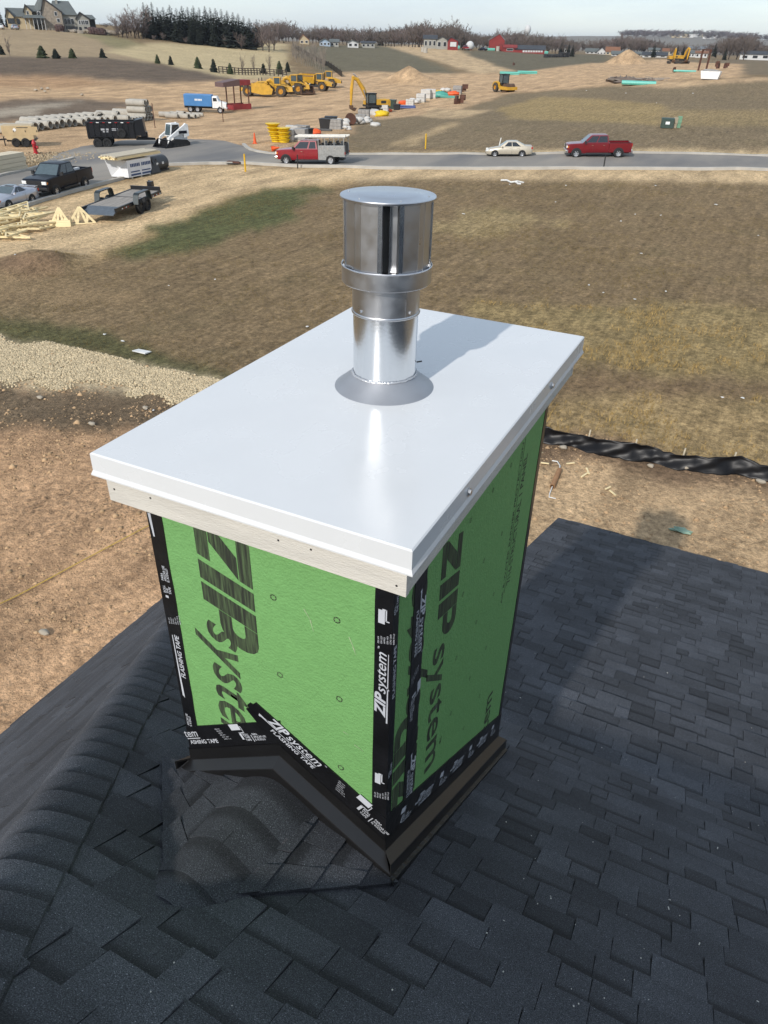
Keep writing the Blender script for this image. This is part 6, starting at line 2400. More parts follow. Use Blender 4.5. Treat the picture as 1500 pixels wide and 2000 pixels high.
def mat_pile(kind, px, py, lab, s=1.0, rz=0.0, m=None):
    o = empty(kind, tuple(hit(px, py)), rz, s)
    tag(o, lab, {'pallet_load': 'pallet', 'sack_pile': 'sacks', 'plastic_bin': 'bin', 'cable_spool': 'spool', 'tarp_heap': 'tarp', 'pipe_bundle': 'pipes', 'block_cube': 'blocks'}[kind])
    rq = random.Random(int(px * 7 + py))
    if kind == 'pallet_load':
        for k in range(3):
            MB().b2(-.6, .6, -.5 + k * .45, -.4 + k * .45, 0, .12).build('pallet', M_PINEG, o)
        for k in range(2):
            MB().b2(-.58, .58, -.5, .5, .13 + k * .46, .57 + k * .46).build('carton', m or M_BAGW, o, bevel=.03)
    elif kind == 'sack_pile':
        for k in range(6):
            MB().blob((rq.uniform(-.5, .5), rq.uniform(-.4, .4), .25 + .22 * (k // 3)), (.45, .32, .26), 8, 5, .15, k).build('sack', m or M_BAGW, o, smooth=60)
    elif kind == 'plastic_bin':
        MB().hexa([(-.5, -.5, 0), (.5, -.5, 0), (.5, .5, 0), (-.5, .5, 0), (-.6, -.6, 1.0), (.6, -.6, 1.0), (.6, .6, 1.0), (-.6, .6, 1.0)]).build('tub', m or M_BLACKP, o)
        MB().b2(-.64, .64, -.64, .64, .94, 1.02).build('rim', m or M_BLACKP, o)
    elif kind == 'cable_spool':
        for sd in (-.4, .4):
            MB().cyl((0, sd - .04, .6), (0, sd + .04, .6), .6, n=16).build('flange', m or M_RUST, o)
        MB().cyl((0, -.4, .6), (0, .4, .6), .3, n=12).build('core', M_BLACKP, o)
    elif kind == 'tarp_heap':
        MB().blob((0, 0, .3), (1.2, .8, .55), 10, 6, .25, int(px)).build('cover', m or M_TEAL, o, smooth=50)
        MB().blob((.6, .2, .25), (.6, .5, .4), 9, 5, .25, int(px) + 1).build('fold', m or M_TEAL, o, smooth=50)
    elif kind == 'pipe_bundle':
        for k in range(6):
            MB().cyl((-1.5, -.4 + .2 * (k % 4), .12 + .18 * (k // 4)), (1.5, -.4 + .2 * (k % 4), .12 + .18 * (k // 4)), .1, n=8).build('pipe', m or M_BLUEP, o)
    elif kind == 'block_cube':
        for i in range(3):
            for j in range(2):
                for k in range(3):
                    MB().b2(-.6 + i * .4, -.22 + i * .4, -.4 + j * .4, -.03 + j * .4, k * .3, .28 + k * .3).build('block', m or M_GRYB, o)
    return o


ITEMS = [
    ('pallet_load', 563, 277, 'white carton pallet right of the yellow ring stacks', 1.1, .3, None), ('block_cube', 576, 275, 'grey block cube behind the yellow rings', 1.1, .4, None), ('pallet_load', 588, 276, 'pale carton pallet left of the blue-topped cube', 1.1, .2, M_GRYB),
    ('block_cube', 590, 268, 'tall grey block cube nearest the red work truck roof', 1.3, .1, None), ('pallet_load', 571, 268, 'white wrapped pallet behind the block cube near the yellow rings', 1.1, .5, None), ('plastic_bin', 597, 272, 'dark bin behind the red work truck', 1.0, 0, None),
    ('tarp_heap', 612, 262, 'orange plastic heap left of the black pallets', .7, .2, M_ORN), ('plastic_bin', 637, 252, 'black bin, left one of two before the white sacks', 1.1, .2, None), ('plastic_bin', 647, 250, 'black bin, right one of two before the white sacks', 1.2, .5, None), ('pipe_bundle', 634, 256, 'thin dark pipe bundle on the ground before the black bins', .6, .2, M_RIMD),
    ('block_cube', 657, 252, 'grey block cube right of the black bins', 1.2, .2, None), ('sack_pile', 671, 246, 'white sack pile between the grey blocks and rusty spool', 1.2, .1, None), ('cable_spool', 685, 244, 'rust brown cable spool in the material row', 1.1, .6, None),
    ('sack_pile', 696, 243, 'white sack pile right of the rusty spool', 1.25, .5, None), ('sack_pile', 676, 254, 'small white sack pile low on the grass side', .7, .5, None), ('block_cube', 711, 233, 'grey block cube under the excavator arm', 1.3, .3, None), ('block_cube', 705, 240, 'grey block cube in front of the excavator', 1.1, .3, None), ('sack_pile', 718, 240, 'pale sack pile before the excavator tracks', 1.1, .2, None),
    ('tarp_heap', 731, 224, 'white sheet heap beside the excavator tracks', .9, .1, M_BAGW), ('tarp_heap', 745, 227, 'bright yellow plastic heap in the material row', .9, .3, M_YPL), ('pallet_load', 750, 221, 'pale carton pallet behind the yellow plastic heap', 1.1, .3, None), ('plastic_bin', 763, 213, 'dark green bin in the middle of the material row', 1.3, .2, M_UTG), ('tarp_heap', 757, 218, 'small orange plastic heap beside the dark green bin', .6, .2, M_ORN),
    ('pipe_bundle', 790, 212, 'blue pipe bundle lying in the material row', 1.2, .3, M_BLUEP), ('plastic_bin', 775, 215, 'small black bin left of the blue pipes', .8, .2, None), ('tarp_heap', 788, 204, 'orange and red plastic heap behind the blue pipes', .7, .2, M_ORN), ('block_cube', 801, 206, 'pale block cube behind the blue pipes', 1.1, .2, M_BAGW), ('sack_pile', 810, 202, 'white sack pile before the white carton pallets', 1.2, .2, None),
    ('pallet_load', 822, 200, 'white carton pallet left of the tall white pair', 1.3, .2, None), ('pallet_load', 832, 194, 'tall white carton pallet, left of the pair', 1.5, .2, None), ('pallet_load', 841, 193, 'tall white carton pallet, right of the pair', 1.5, .4, None), ('tarp_heap', 860, 190, 'teal green plastic heap at the far end of the material row', 1.2, .2, M_TEAL), ('plastic_bin', 857, 185, 'yellow bin behind the teal plastic heap', .8, .2, M_YPL),
    ('sack_pile', 870, 183, 'white sack pile at the far end behind the teal heap', 1.4, .2, None), ('tarp_heap', 885, 186, 'orange plastic heap at the far end of the material row', .9, .2, M_ORN), ('pallet_load', 893, 184, 'grey carton pallet at the far right end of the material row', 1.4, .2, M_GRYB), ('pipe_bundle', 876, 191, 'teal pipe bundle before the far orange heap', 1.0, .1, M_TEAL),
    ('tarp_heap', 733, 246, 'crumpled white sheet on the grass below the material row', .55, .4, M_BAGW),
]
for it in ITEMS:
    mat_pile(*it)

# ------------------------------------------------------------------ black silt fence
M_SILT = mat('black_silt_fabric', (.006, .006, .007), .40, var=.3, scale=1.5, bump=.25, bscale=2.2, stretch=(1, 1, .35), spec=.2)
pxs = [(980, 856), (1060, 858), (1120, 866), (1180, 884), (1240, 893), (1275, 896), (1330, 911), (1390, 918), (1430, 919), (1500, 932), (1600, 950), (1750, 985)]
pts = resample([hit(*p) for p in pxs], 64)
sf = empty('silt_fence', tuple(pts[0]))
tag(sf, 'sagging black fabric silt fence along the edge of the grass', 'fence')
rq = random.Random(8)
vs, n = [], 9
for i, p in enumerate(pts):
    ph = i / 63 * 8.0
    sag = abs(math.sin(ph * PI))                         # between stakes
    d = (pts[min(i + 1, 63)] - pts[max(i - 1, 0)])
    s = Vector((-d.y, d.x, 0)).normalized()
    if s.y > 0:
        s = -s
    hgt = .42 - .05 * sag + .05 * math.sin(i * .37) + rq.uniform(-.012, .012)
    for j in range(n):
        t = j / (n - 1)
        bow = .05 * math.sin(t * PI) * (.4 + sag) + .025 * math.sin(i * 1.7 + t * 5) + .03 * math.sin(i * .9 - t * 7) + .02 * math.sin(i * 2.9 + t * 2) + .22 * (1 - t) ** 2 + .05 * max(0, t - .8) * 5
        q = p + s * bow
        vs.append((q.x, q.y, gz(q.x, q.y) - .02 + hgt * t))
fm = MB().add(vs, [(i * n + j, (i + 1) * n + j, (i + 1) * n + j + 1, i * n + j + 1) for i in range(63) for j in range(n - 1)])
fo_ = fm.build('fabric', M_SILT, sf, smooth=60, world=True)
sm = fo_.modifiers.new('thick', 'SOLIDIFY')
sm.thickness = .006
for k in range(9):
    p = pts[min(int(k * 63 / 8), 63)]
    MB().bar((p.x, p.y + .10, p.z - .1), (p.x + .02, p.y + .14, p.z + .44), .035).build('stake', M_PINEG, sf, world=True)

# ------------------------------------------------------------------ odds and ends on the ground
M_PAPER = mat('white_scrap', C(232, 232, 228, .75), .7)
M_CARD = mat('brown_cardboard', C(176, 132, 92, .65), .8)
o = MB()
a = hit(276, 689)
o.add([(-.30, -.10, .03), (.30, -.14, .05), (.34, .12, .05), (-.22, .12, .03), (-.30, -.10, .06), (.30, -.14, .09), (.34, .12, .08), (-.22, .12, .06)], [(3, 2, 1, 0), (4, 5, 6, 7), (0, 1, 5, 4), (1, 2, 6, 5), (2, 3, 7, 6), (3, 0, 4, 7)])
o = o.build('white_board', M_PAPER)
o.location = a
tag(o, 'white rectangular board scrap on the grass above the gravel strip', 'scrap')
rq = random.Random(31)
scr = [(1240, 421), (1212, 434), (1290, 423), (1150, 558), (1178, 573), (1240, 587), (1252, 497), (1300, 571), (1480, 463), (905, 420), (995, 362), (1105, 365), (1085, 396), (1280, 365), (1398, 402), (1410, 778), (1450, 779), (30, 499), (1222, 183), (1282, 203), (1353, 183), (1145, 178), (330, 560), (420, 548), (205, 655), (600, 640), (240, 668), (300, 803), (285, 800)]
for i, (px, py) in enumerate(scr):
    m_ = MB().blob((0, 0, .05), (.035 + rq.uniform(0, .06), .03 + rq.uniform(0, .03), .02), 6, 4, .45, i)
    q = m_.build('paper_scrap', M_PAPER)
    q.location = hit(px, py)
    dsc = (Vector(q.location).length / 40) ** .5
    q.scale = (dsc, dsc, dsc)
    tag(q, 'small crumpled white scrap lying on the open ground', 'scrap', 'white scraps scattered on the ground')
wr = empty('plastic_strip', tuple(hit(997, 357)))
tag(wr, 'tangled white plastic strip on the verge below the gold sedan', 'scrap')
MB().tube([(-.8, .3, .05), (-.3, .1, .12), (.1, -.2, .06), (.5, -.1, .15), (.9, .2, .05)], .06, 6).build('strip', M_PAPER, wr)
MB().tube([(.4, -.1, .1), (.7, -.5, .06), (.9, -.45, .06)], .06, 6).build('strip', M_PAPER, wr)
# cardboard tube with a loose wire
p0, p1 = hit(1092, 922), hit(1078, 955)
tb = empty('cardboard_tube', tuple((p0 + p1) / 2))
tag(tb, 'brown cardboard tube with loose white wire on the dirt by the silt fence', 'tube')
up = Vector((0, 0, .06))
MB().pipe(p0 + up, p1 + up, .06, .05, 12).build('tube', M_CARD, tb, world=True)
MB().tube([p1 + up, hit(1073, 967) + up * .5, hit(1072, 973) + up * .4, hit(1085, 976) + up * .4], .012, 6).build('wire', M_PAPER, tb, world=True)
MB().tube([p0 + up, hit(1093, 914) + up, hit(1088, 905) + up * .8, hit(1078, 902) + up * .5], .014, 6).build('wire', M_PAPER, tb, world=True)
for (a, b) in (((1145, 916), (1150, 928)), ((1135, 934), (1147, 926)), ((1106, 908), (1122, 906)), ((1182, 958), (1192, 953)), ((1190, 960), (1202, 970)), ((1056, 906), (1072, 908))):
    A, B = hit(*a), hit(*b)
    q = MB().bar(A + Vector((0, 0, .03)), B + Vector((0, 0, .03)), .04, .02).build('wood_splinter', M_PINE)
    tag(q, 'thin splinter of pale wood on the dirt by the silt fence', 'wood', 'wood splinters by the silt fence')
sl_ = MB().blob((0, 0, .03), (.20, .09, .05), 10, 6, .5, 3).build('plastic_film', mat('green_film', C(150, 180, 156, .7), .5))
sl_.location = hit(1328, 1038)
tag(sl_, 'crumpled green plastic film on the dirt beyond the low roof', 'plastic')
# yellow string line across the dirt
A, B = hit(-60, 1208), hit(330, 1010)
pts = [A.lerp(B, t) for t in np.linspace(0, 1, 24)]
st_ = MB().tube([(p.x, p.y, gz(p.x, p.y) + .05) for p in pts], .011, 5).build('string_line', mat('yellow_string', C(214, 180, 84, .7), .6))
tag(st_, 'thin yellow string line stretched over the dirt left of the chimney', 'string')
M_STONE = mat('field_stone', C(196, 184, 164, .6), .9, var=.12)
for i, (px, py) in enumerate(((79, 779), (284, 799), (302, 829), (340, 838), (88, 1240), (180, 831), (1270, 913), (1345, 914), (1485, 944), (1100, 877), (70, 178), (82, 176), (88, 181), (94, 175), (160, 187), (1340, 916))):
    q = MB().blob((0, 0, .05), (.08 + .05 * rq.random(), .07, .05), 7, 5, .2, i + 50).build('stone', M_STONE, smooth=50)
    q.location = hit(px, py)
    k = max(1, Vector(q.location).length / 45)
    q.scale = (k, k, k)
    tag(q, 'single pale stone lying on the bare dirt', 'stone', 'stones on the dirt')

# ------------------------------------------------------------------ gravel strip
gp = poly_w([(-120, 655), (0, 660), (120, 680), (260, 705), (360, 728), (445, 752), (440, 790), (330, 775), (200, 752), (0, 746), (-120, 748)])
xs, ys = RNG.uniform(gp[:, 0].min(), gp[:, 0].max(), 90000), RNG.uniform(gp[:, 1].min(), gp[:, 1].max(), 90000)
wx, wy = 1.0 * vnoise(xs / .7, ys / .7, 5) + RNG.normal(0, .10, len(xs)), 1.0 * vnoise(xs / .7, ys / .7, 6) + RNG.normal(0, .10, len(xs))
k = inside(gp, xs + wx, ys + wy)
xs, ys = xs[k][:24000], ys[k][:24000]
zs = ground_z(xs, ys)
OCT = np.array([(1, 0, 0), (0, 1, 0), (-1, 0, 0), (0, -1, 0), (0, 0, 1), (0, 0, -.6)])
OF = np.array([(0, 1, 4), (1, 2, 4), (2, 3, 4), (3, 0, 4), (1, 0, 5), (2, 1, 5), (3, 2, 5), (0, 3, 5)])


def scatter(name, xs, ys, zs, size, base, faces, m, flat=1.0, spin=True):
    n_ = len(xs)
    nv = len(base)
    sc_ = size(n_)
    th = RNG.uniform(0, 2 * PI, n_)
    P = np.repeat(base[None], n_, 0) * sc_[:, None, None]
    P *= RNG.uniform(.7, 1.3, (n_, nv, 1))
    c, s = np.cos(th)[:, None], np.sin(th)[:, None]
    X = P[:, :, 0] * c - P[:, :, 1] * s + xs[:, None]
    Y = P[:, :, 0] * s + P[:, :, 1] * c + ys[:, None]
    Z = P[:, :, 2] * flat + zs[:, None]
    V = np.stack([X, Y, Z], -1).reshape(-1, 3)
    F = (faces[None] + (np.arange(n_) * nv)[:, None, None]).reshape(-1, 3)
    me_ = bpy.data.meshes.new(name)
    me_.vertices.add(len(V))
    me_.vertices.foreach_set('co', V.ravel())
    me_.loops.add(F.size)
    me_.loops.foreach_set('vertex_index', F.ravel().astype(np.int32))
    me_.polygons.add(len(F))
    me_.polygons.foreach_set('loop_start', (np.arange(len(F)) * 3).astype(np.int32))
    me_.update(calc_edges=True)
    tn = me_.attributes.new('tone', 'FLOAT', 'POINT')
    tn.data.foreach_set('value', np.repeat(RNG.uniform(.65, 1.35, n_), nv).astype(np.float32))
    return link(name, me_, m)


def toned_mat(name, col, rough=.9, trans=False):
    m = bpy.data.materials.new(name)
    m.use_nodes = True
    nt = m.node_tree
    b = nt.nodes['Principled BSDF']
    b.inputs['Roughness'].default_value = rough
    b.inputs['Specular IOR Level'].default_value = .2
    at_ = nt.nodes.new('ShaderNodeAttribute')
    at_.attribute_name = 'tone'
    n_ = nt.nodes.new('ShaderNodeVectorMath')
    n_.operation = 'SCALE'
    n_.inputs[0].default_value = col
    nt.links.new(at_.outputs['Fac'], n_.inputs['Scale'])
    nt.links.new(n_.outputs[0], b.inputs['Base Color'])
    return m


g = scatter('gravel', xs, ys, zs + .01, lambda n_: RNG.uniform(.02, .058, n_), OCT, OF, toned_mat('pale_gravel', C(208, 190, 156, .74)), .8)
tag(g, 'strip of pale crushed stone beside the field', 'gravel', kind='stuff')

# rubble beyond the kerb on the left and along the track
rb = [hit(*p) for p in ((92, 312), (105, 309), (120, 306), (135, 304), (75, 318))]
bx_ = np.concatenate([RNG.normal(p.x, 1.6, 160) for p in rb])
by_ = np.concatenate([RNG.normal(p.y, 1.2, 160) for p in rb])
g = scatter('rubble', bx_, by_, ground_z(bx_, by_), lambda n_: RNG.uniform(.05, .20, n_), OCT, OF, MATS.get('rub') or toned_mat('rubble_stone', C(190, 170, 138, .6)), .7)
tag(g, 'loose rubble heap behind the far kerb on the left', 'rubble', kind='stuff')

# ------------------------------------------------------------------ dry grass
BL = np.array([(-.05, 0, 0), (.05, 0, 0), (.22, .08, 1.0), (-.05, .02, 0), (.06, -.02, 0), (-.26, .10, .85), (0, -.05, 0), (0, .06, 0), (.05, -.34, .8), (-.04, .04, 0), (.05, .04, 0), (.0, .32, .7)])
BF = np.array([(0, 1, 2), (3, 4, 5), (6, 7, 8), (9, 10, 11)])
N_ = 420000
dd_ = np.sqrt(RNG.uniform(13 ** 2, 62 ** 2, N_))
aa_ = np.radians(RNG.uniform(-58, 16, N_))
gx, gy = dd_ * np.sin(aa_), dd_ * np.cos(aa_)
_, gg = ground_cover(gx, gy)
keep = RNG.uniform(0, 1, N_) < gg * np.clip(.06 + .75 * (vnoise(gx / .9, gy / .9, 41) + .12) + .5 * vnoise(gx / 4, gy / 4, 42), 0, 1) * np.clip(40 / dd_, .4, 1) * (gg > .55)
gx, gy = gx[keep], gy[keep]
cc_, gg = ground_cover(gx, gy)
straw = gg > .95
for nm, sel, col, hs in (('dry_straw_grass', straw, C(188, 160, 104, .7), (.08, .17)), ('short_field_grass', ~straw, C(142, 122, 76, .7), (.05, .10))):
    q = np.nonzero(sel)[0][:60000]
    if len(q):
        g = scatter(nm, gx[q], gy[q], ground_z(gx[q], gy[q]) - .01, lambda n_: RNG.uniform(hs[0], hs[1], n_), BL, BF, toned_mat(nm, col), 1.0)
        tag(g, 'dry straw-coloured grass behind the silt fence' if straw is sel else 'short brown and olive grass of the field', 'grass', kind='stuff')

# loose clods and crumbs over the bare dirt around the house
N_ = 120000
dd_ = np.sqrt(RNG.uniform(11 ** 2, 34 ** 2, N_))
aa_ = np.radians(RNG.uniform(-64, 22, N_))
cx_, cy_ = dd_ * np.sin(aa_), dd_ * np.cos(aa_)
_, gg = ground_cover(cx_, cy_)
keep = (gg < .3) & (RNG.uniform(0, 1, N_) < np.clip(.35 + 1.3 * vnoise(cx_ / 1.3, cy_ / 1.3, 61), .04, 1))
cx_, cy_ = cx_[keep][:30000], cy_[keep][:30000]
g = scatter('soil_clods', cx_, cy_, ground_z(cx_, cy_) - .004, lambda n_: np.exp(RNG.normal(-3.9, .55, n_)), OCT, OF, toned_mat('dry_clod', CG(172, 138, 98)), .7)
tag(g, 'loose clods of dry soil on the bare dirt', 'soil', kind='stuff')
# ------------------------------------------------------------------ trees
M_BARK = mat('grey_brown_twigs', C(128, 115, 106, .6), .95, var=.15, scale=.4)
M_BARKP = mat('purple_grey_twigs', C(136, 120, 114, .6), .95, var=.15, scale=.4)
M_BARKL = mat('pale_bark', C(176, 164, 150, .55), .95, var=.15, scale=.4)
M_TRUNK = mat('dark_bark', C(84, 72, 64, .55), .95)
M_NEEDLE = mat('dark_needles', C(46, 56, 42, .5), .9, var=.35, scale=.8)
M_NEEDLE2 = mat('young_needles', C(84, 96, 60, .6), .9, var=.3, scale=1.5)


def bare_tree(seed, H=14.0, spread=.33, dense=1.0, tw=.055):
    rr = random.Random(seed)
    trunk, crown = MB(), MB()

    def twig(p, d, L, w, lvl):
        q = p + d * L
        s = d.cross(Vector((rr.uniform(-1, 1), rr.uniform(-1, 1), rr.uniform(-.3, .3)))).normalized() * w
        crown.add([p - s, p + s, q + s * .35, q - s * .35], [(0, 1, 2, 3)])
        if lvl < 3:
            n = int((4 if lvl == 1 else 4) * dense + rr.random())
            for k in range(n):
                t = rr.uniform(.3, 1.0)
                a = Vector((rr.gauss(0, 1), rr.gauss(0, 1), rr.gauss(.55, .5))).normalized()
                nd = (d * .95 + a * .75).normalized()
                twig(p.lerp(q, t), nd, L * rr.uniform(.38, .62), w * .62, lvl + 1)
    base = Vector((0, 0, 0))
    ht = H * rr.uniform(.10, .2)
    top = Vector((rr.uniform(-.3, .3), rr.uniform(-.3, .3), ht))
    trunk.cyl(base, top, H * .022, H * .017, 7)
    n = rr.randint(5, 7)
    for k in range(n):
        a = 2 * PI * k / n + rr.uniform(-.4, .4)
        tilt = rr.uniform(.15, spread * 2.2)
        d = Vector((math.cos(a) * math.sin(tilt), math.sin(a) * math.sin(tilt), math.cos(tilt)))
        s = base.lerp(top, rr.uniform(.7, 1.0))
        L = (H - ht) * rr.uniform(.55, .78)
        e = s + d * L
        trunk.cyl(s, e, H * .011, H * .003, 5, False)
        for j in range(int(10 * dense)):
            t = rr.uniform(.06, 1.0)
            aa = Vector((rr.gauss(0, 1), rr.gauss(0, 1), rr.gauss(.5, .5))).normalized()
            twig(s.lerp(e, t), (d * .8 + aa * .85).normalized(), L * rr.uniform(.25, .45), tw * 1.7, 1)
    return trunk.mesh('trunk'), crown.mesh('crown')


def conifer(seed, H=16.0, R=2.6, low=.06, n=30):
    rr = random.Random(seed)
    trunk, crown = MB(), MB()
    trunk.cyl((0, 0, 0), (0, 0, H * .96), H * .012, .03, 6)
    for i in range(n):
        t = low + (1 - low) * (i / n) ** .95
        z = H * t
        rad = R * (1 - t) ** (.8 if H > 8 else .5) * rr.uniform(.75, 1.15) + .12
        m = max(5, int(11 * (1 - t) + 4))
        for k in range(m):
            a = 2 * PI * k / m + rr.uniform(-.35, .35)
            r = rad * rr.uniform(.6, 1.15)
            dz = -r * rr.uniform(.12, .45)
            w = r * rr.uniform(.22, .38) + .06
            u, v = Vector((math.cos(a), math.sin(a), 0)), Vector((-math.sin(a), math.cos(a), 0))
            p0 = Vector((0, 0, z + r * .12))
            tip = u * r + Vector((0, 0, z + dz))
            mid = u * (r * .55) + Vector((0, 0, z + dz * .25))
            crown.add([p0, mid + v * w, tip, mid - v * w], [(0, 1, 2), (0, 2, 3)])
            crown.add([mid + Vector((0, 0, .1)), mid + v * w * .8 + Vector((0, 0, -w * .9)), tip + Vector((0, 0, -.1))], [(0, 1, 2)])
    return trunk.mesh('trunk'), crown.mesh('crown')


def far_pt(px, D):
    d = ray(px, 75)
    h = math.hypot(d[0], d[1])
    x, y = d[0] / h * D, d[1] / h * D
    return Vector((x, y, gz(x, y)))


BARE = [bare_tree(100 + i, 14, (.30, .36, .26, .42, .33, .28)[i]) for i in range(6)]
CONI = [conifer(200 + i, 16, (2.5, 2.9, 2.2, 2.7)[i]) for i in range(4)]
YOUNG = [conifer(300 + i, 5, (2.0, 2.3, 1.9)[i], .02, 24) for i in range(3)]
SAPL = [bare_tree(400 + i, 6, .2, .6, .035) for i in range(2)]


def tree(name, lib, i, loc, H, H0, mt, mc, label, group, cat='tree', sx=1.0):
    a, b = lib[i % len(lib)]
    o = empty(name, tuple(loc), random.uniform(0, 6.28))
    s = H / H0
    o.scale = (s * sx, s * sx, s)
    key = b.name + mc.name
    if key not in WH:
        cb, ca = b.copy(), a.copy()
        cb.materials.clear()
        cb.materials.append(mc)
        ca.materials.clear()
        ca.materials.append(mt)
        WH[key] = (ca, cb)
    ca, cb = WH[key]
    link('trunk', ca, None, o)
    link('crown', cb, None, o)
    return tag(o, label, cat, group)


def height_for(px, D, top):
    """tree height so that its tip reaches photo row `top` """
    p = far_pt(px, D)
    d = ray(px, top)
    return max((ZC + d[2] / math.hypot(d[0], d[1]) * D) - p.z, 1.5), p


rt = random.Random(77)
k = 0
for px, top in ((288, 3), (296, 8), (304, 2), (314, 13), (325, 12), (338, 8), (350, 14), (361, 10), (372, 12), (383, 9), (394, 13), (405, 10), (415, 13), (425, 14), (436, 16), (447, 19), (458, 22), (468, 25), (478, 30), (489, 34), (503, 36), (310, 30), (345, 28), (400, 30), (430, 32), (455, 38), (292, 18), (319, 20), (331, 22), (356, 20), (367, 24), (378, 22), (389, 22), (410, 24), (420, 24), (442, 28), (464, 34), (474, 38), (484, 42), (496, 46), (300, 40), (336, 40), (372, 40), (388, 42), (415, 44), (448, 46), (470, 50)):
    D = 330 + rt.uniform(-12, 18)
    H, p = height_for(px, D, top)
    tree('spruce_tree', CONI, k, p, H, 16, M_TRUNK, M_NEEDLE, 'tall dark spruce tree in the wood beside the mansion meadow', 'spruce trees in the wood', sx=rt.uniform(1.7, 2.3))
    k += 1
for px, top in ((232, 34), (240, 22), (249, 15), (257, 22), (264, 12), (272, 20), (280, 9), (252, 40), (268, 42), (285, 45), (512, 42), (524, 45), (534, 40), (300, 66), (330, 68), (362, 70), (318, 62), (440, 66), (470, 62), (500, 58)):
    D = 318 + rt.uniform(-8, 10)
    H, p = height_for(px, D, top)
    tree('bare_tree', BARE, k, p, H, 14, M_TRUNK, M_BARKP, 'bare purplish tree at the edge of the spruce wood', 'bare trees beside the spruce wood', sx=1.15)
    k += 1
PROFX = [500, 545, 600, 640, 680, 700, 740, 800, 820, 850, 880, 910, 940, 990, 1040, 1100, 1140, 1180, 1230, 1250, 1280, 1320, 1380, 1415, 1440, 1470, 1500, 1560]
PROFY = [42, 33, 46, 46, 50, 46, 52, 44, 36, 48, 36, 56, 60, 53, 60, 66, 76, 72, 62, 66, 74, 80, 84, 70, 62, 66, 82, 84]
px = 505
while px < 1540:
    t = np.interp(px, PROFX, PROFY)
    D = rt.uniform(430, 520) if px < 1140 else rt.uniform(500, 620)
    H, p = height_for(px, D, t + abs(rt.gauss(0, 5)) - 1)
    tree('bare_tree', BARE, k, p, H, 14, M_TRUNK, rt.choice([M_BARK, M_BARK, M_BARKP]), 'bare brown tree in the long far treeline', 'bare trees in the far treeline', sx=rt.uniform(1.0, 1.5))
    k += 1
    px += rt.uniform(5, 8.5)
for px, top, D in ((876, 33, 455), (886, 38, 460), (820, 35, 450), (545, 31, 400), (1432, 62, 400), (1448, 61, 405), (1462, 66, 400), (1420, 70, 398), (990, 52, 470)):
    H, p = height_for(px, D, top)
    tree('bare_tree', BARE, k, p, H, 14, M_TRUNK, M_BARK, 'tall spreading bare tree rising above the far treeline', 'tall bare trees above the treeline', sx=1.25)
    k += 1
for px, top, D in ((554, 82, 385), (743, 52, 500), (868, 62, 470), (905, 64, 480), (1114, 82, 400), (1122, 86, 400), (1402, 80, 390), (1424, 92, 380), (1100, 70, 470), (1282, 84, 430), (1328, 86, 420), (1340, 88, 420), (10, 20, 350), (20, 28, 345), (2, 27, 340)):
    H, p = height_for(px, D, top)
    tree('evergreen_tree', CONI, k, p, H, 16, M_TRUNK, M_NEEDLE, 'dark evergreen standing alone among the far houses and bare trees', 'single far evergreens', sx=1.5 if H < 10 else 1.0)
    k += 1
for i, (px, base, top, w) in enumerate(((3, 107, 90, 1.3), (83, 113, 88, 1.3), (110, 114.5, 97, 1.5), (142, 114, 95, 1.35), (201, 113, 104, 1.1), (308, 124, 108, 1), (334, 127, 111, 1), (387, 134, 110, 1), (418, 141, 114, 1), (450, 145, 122, 1), (515, 144, 123, 1), (546, 145, 118, 1.1), (562, 141, 120, 1))):
    p = hit(px, base)
    D = math.hypot(p.x, p.y)
    d = ray(px, top)
    H = max(ZC + d[2] / math.hypot(d[0], d[1]) * D - p.z, 2.0)
    tree('young_pine', YOUNG, i, p, H, 5, M_TRUNK, M_NEEDLE2 if i % 2 else M_NEEDLE, 'young bushy pine in the loose row along the rail fence', 'young pines along the fence', sx=w)
for i in range(16):
    u = i / 15
    px = 572 + u * 62
    p = hit(px, 118 + u * 26 + rt.uniform(-3, 3))
    tree('sapling', SAPL, i, p, rt.uniform(5, 8.0), 6, M_BARKL, M_BARKL, 'thin pale bare sapling beside the slanting black fence', 'pale saplings by the slanting fence', sx=.5)
for px, base in ((497, 146), (475, 147), (528, 146), (20, 112), (228, 60), (222, 48)):
    p = hit(px, base)
    tree('sapling', SAPL, k, p, rt.uniform(4.5, 6.5), 6, M_BARK, M_BARK, 'thin bare sapling standing on the meadow', 'meadow saplings', sx=.55)
    k += 1

# dense wood behind, read as one mass
wv, wf, wt_ = [], [], []
SM = [bare_tree(500 + i, 12, .34, .6, .17)[1] for i in range(3)]
SMV = [np.array([v.co[:] for v in m_.vertices]) for m_ in SM]
SMF = [[tuple(f.vertices) for f in m_.polygons] for m_ in SM]
nb = 0
for i in range(560):
    px = rt.uniform(200, 1640) if i < 280 else rt.uniform(620, 1640)
    D = rt.uniform(560, 760) if px > 480 else rt.uniform(370, 430)
    t = (np.interp(px, PROFX, PROFY) if px > 480 else 42) + rt.uniform(3, 15)
    H, p = height_for(px, D, t)
    j = i % 3
    s = H / 12
    c, sn = math.cos(i), math.sin(i)
    V = SMV[j]
    X = (V[:, 0] * c - V[:, 1] * sn) * s * 1.7 + p.x
    Y = (V[:, 0] * sn + V[:, 1] * c) * s * 1.7 + p.y
    wv.append(np.stack([X, Y, V[:, 2] * s * rt.uniform(.9, 1.05) + p.z - .5], 1))
    wf += [tuple(a + nb for a in f) for f in SMF[j]]
    nb += len(V)
me = bpy.data.meshes.new('far_woodland')
me.from_pydata(np.vstack(wv).tolist(), [], wf)
tag(link('far_woodland', me, mat('wood_twigs', C(112, 100, 94, .5), .95, var=.2, scale=.2)), 'far-off leafless woodland behind the houses', 'woods', kind='stuff')

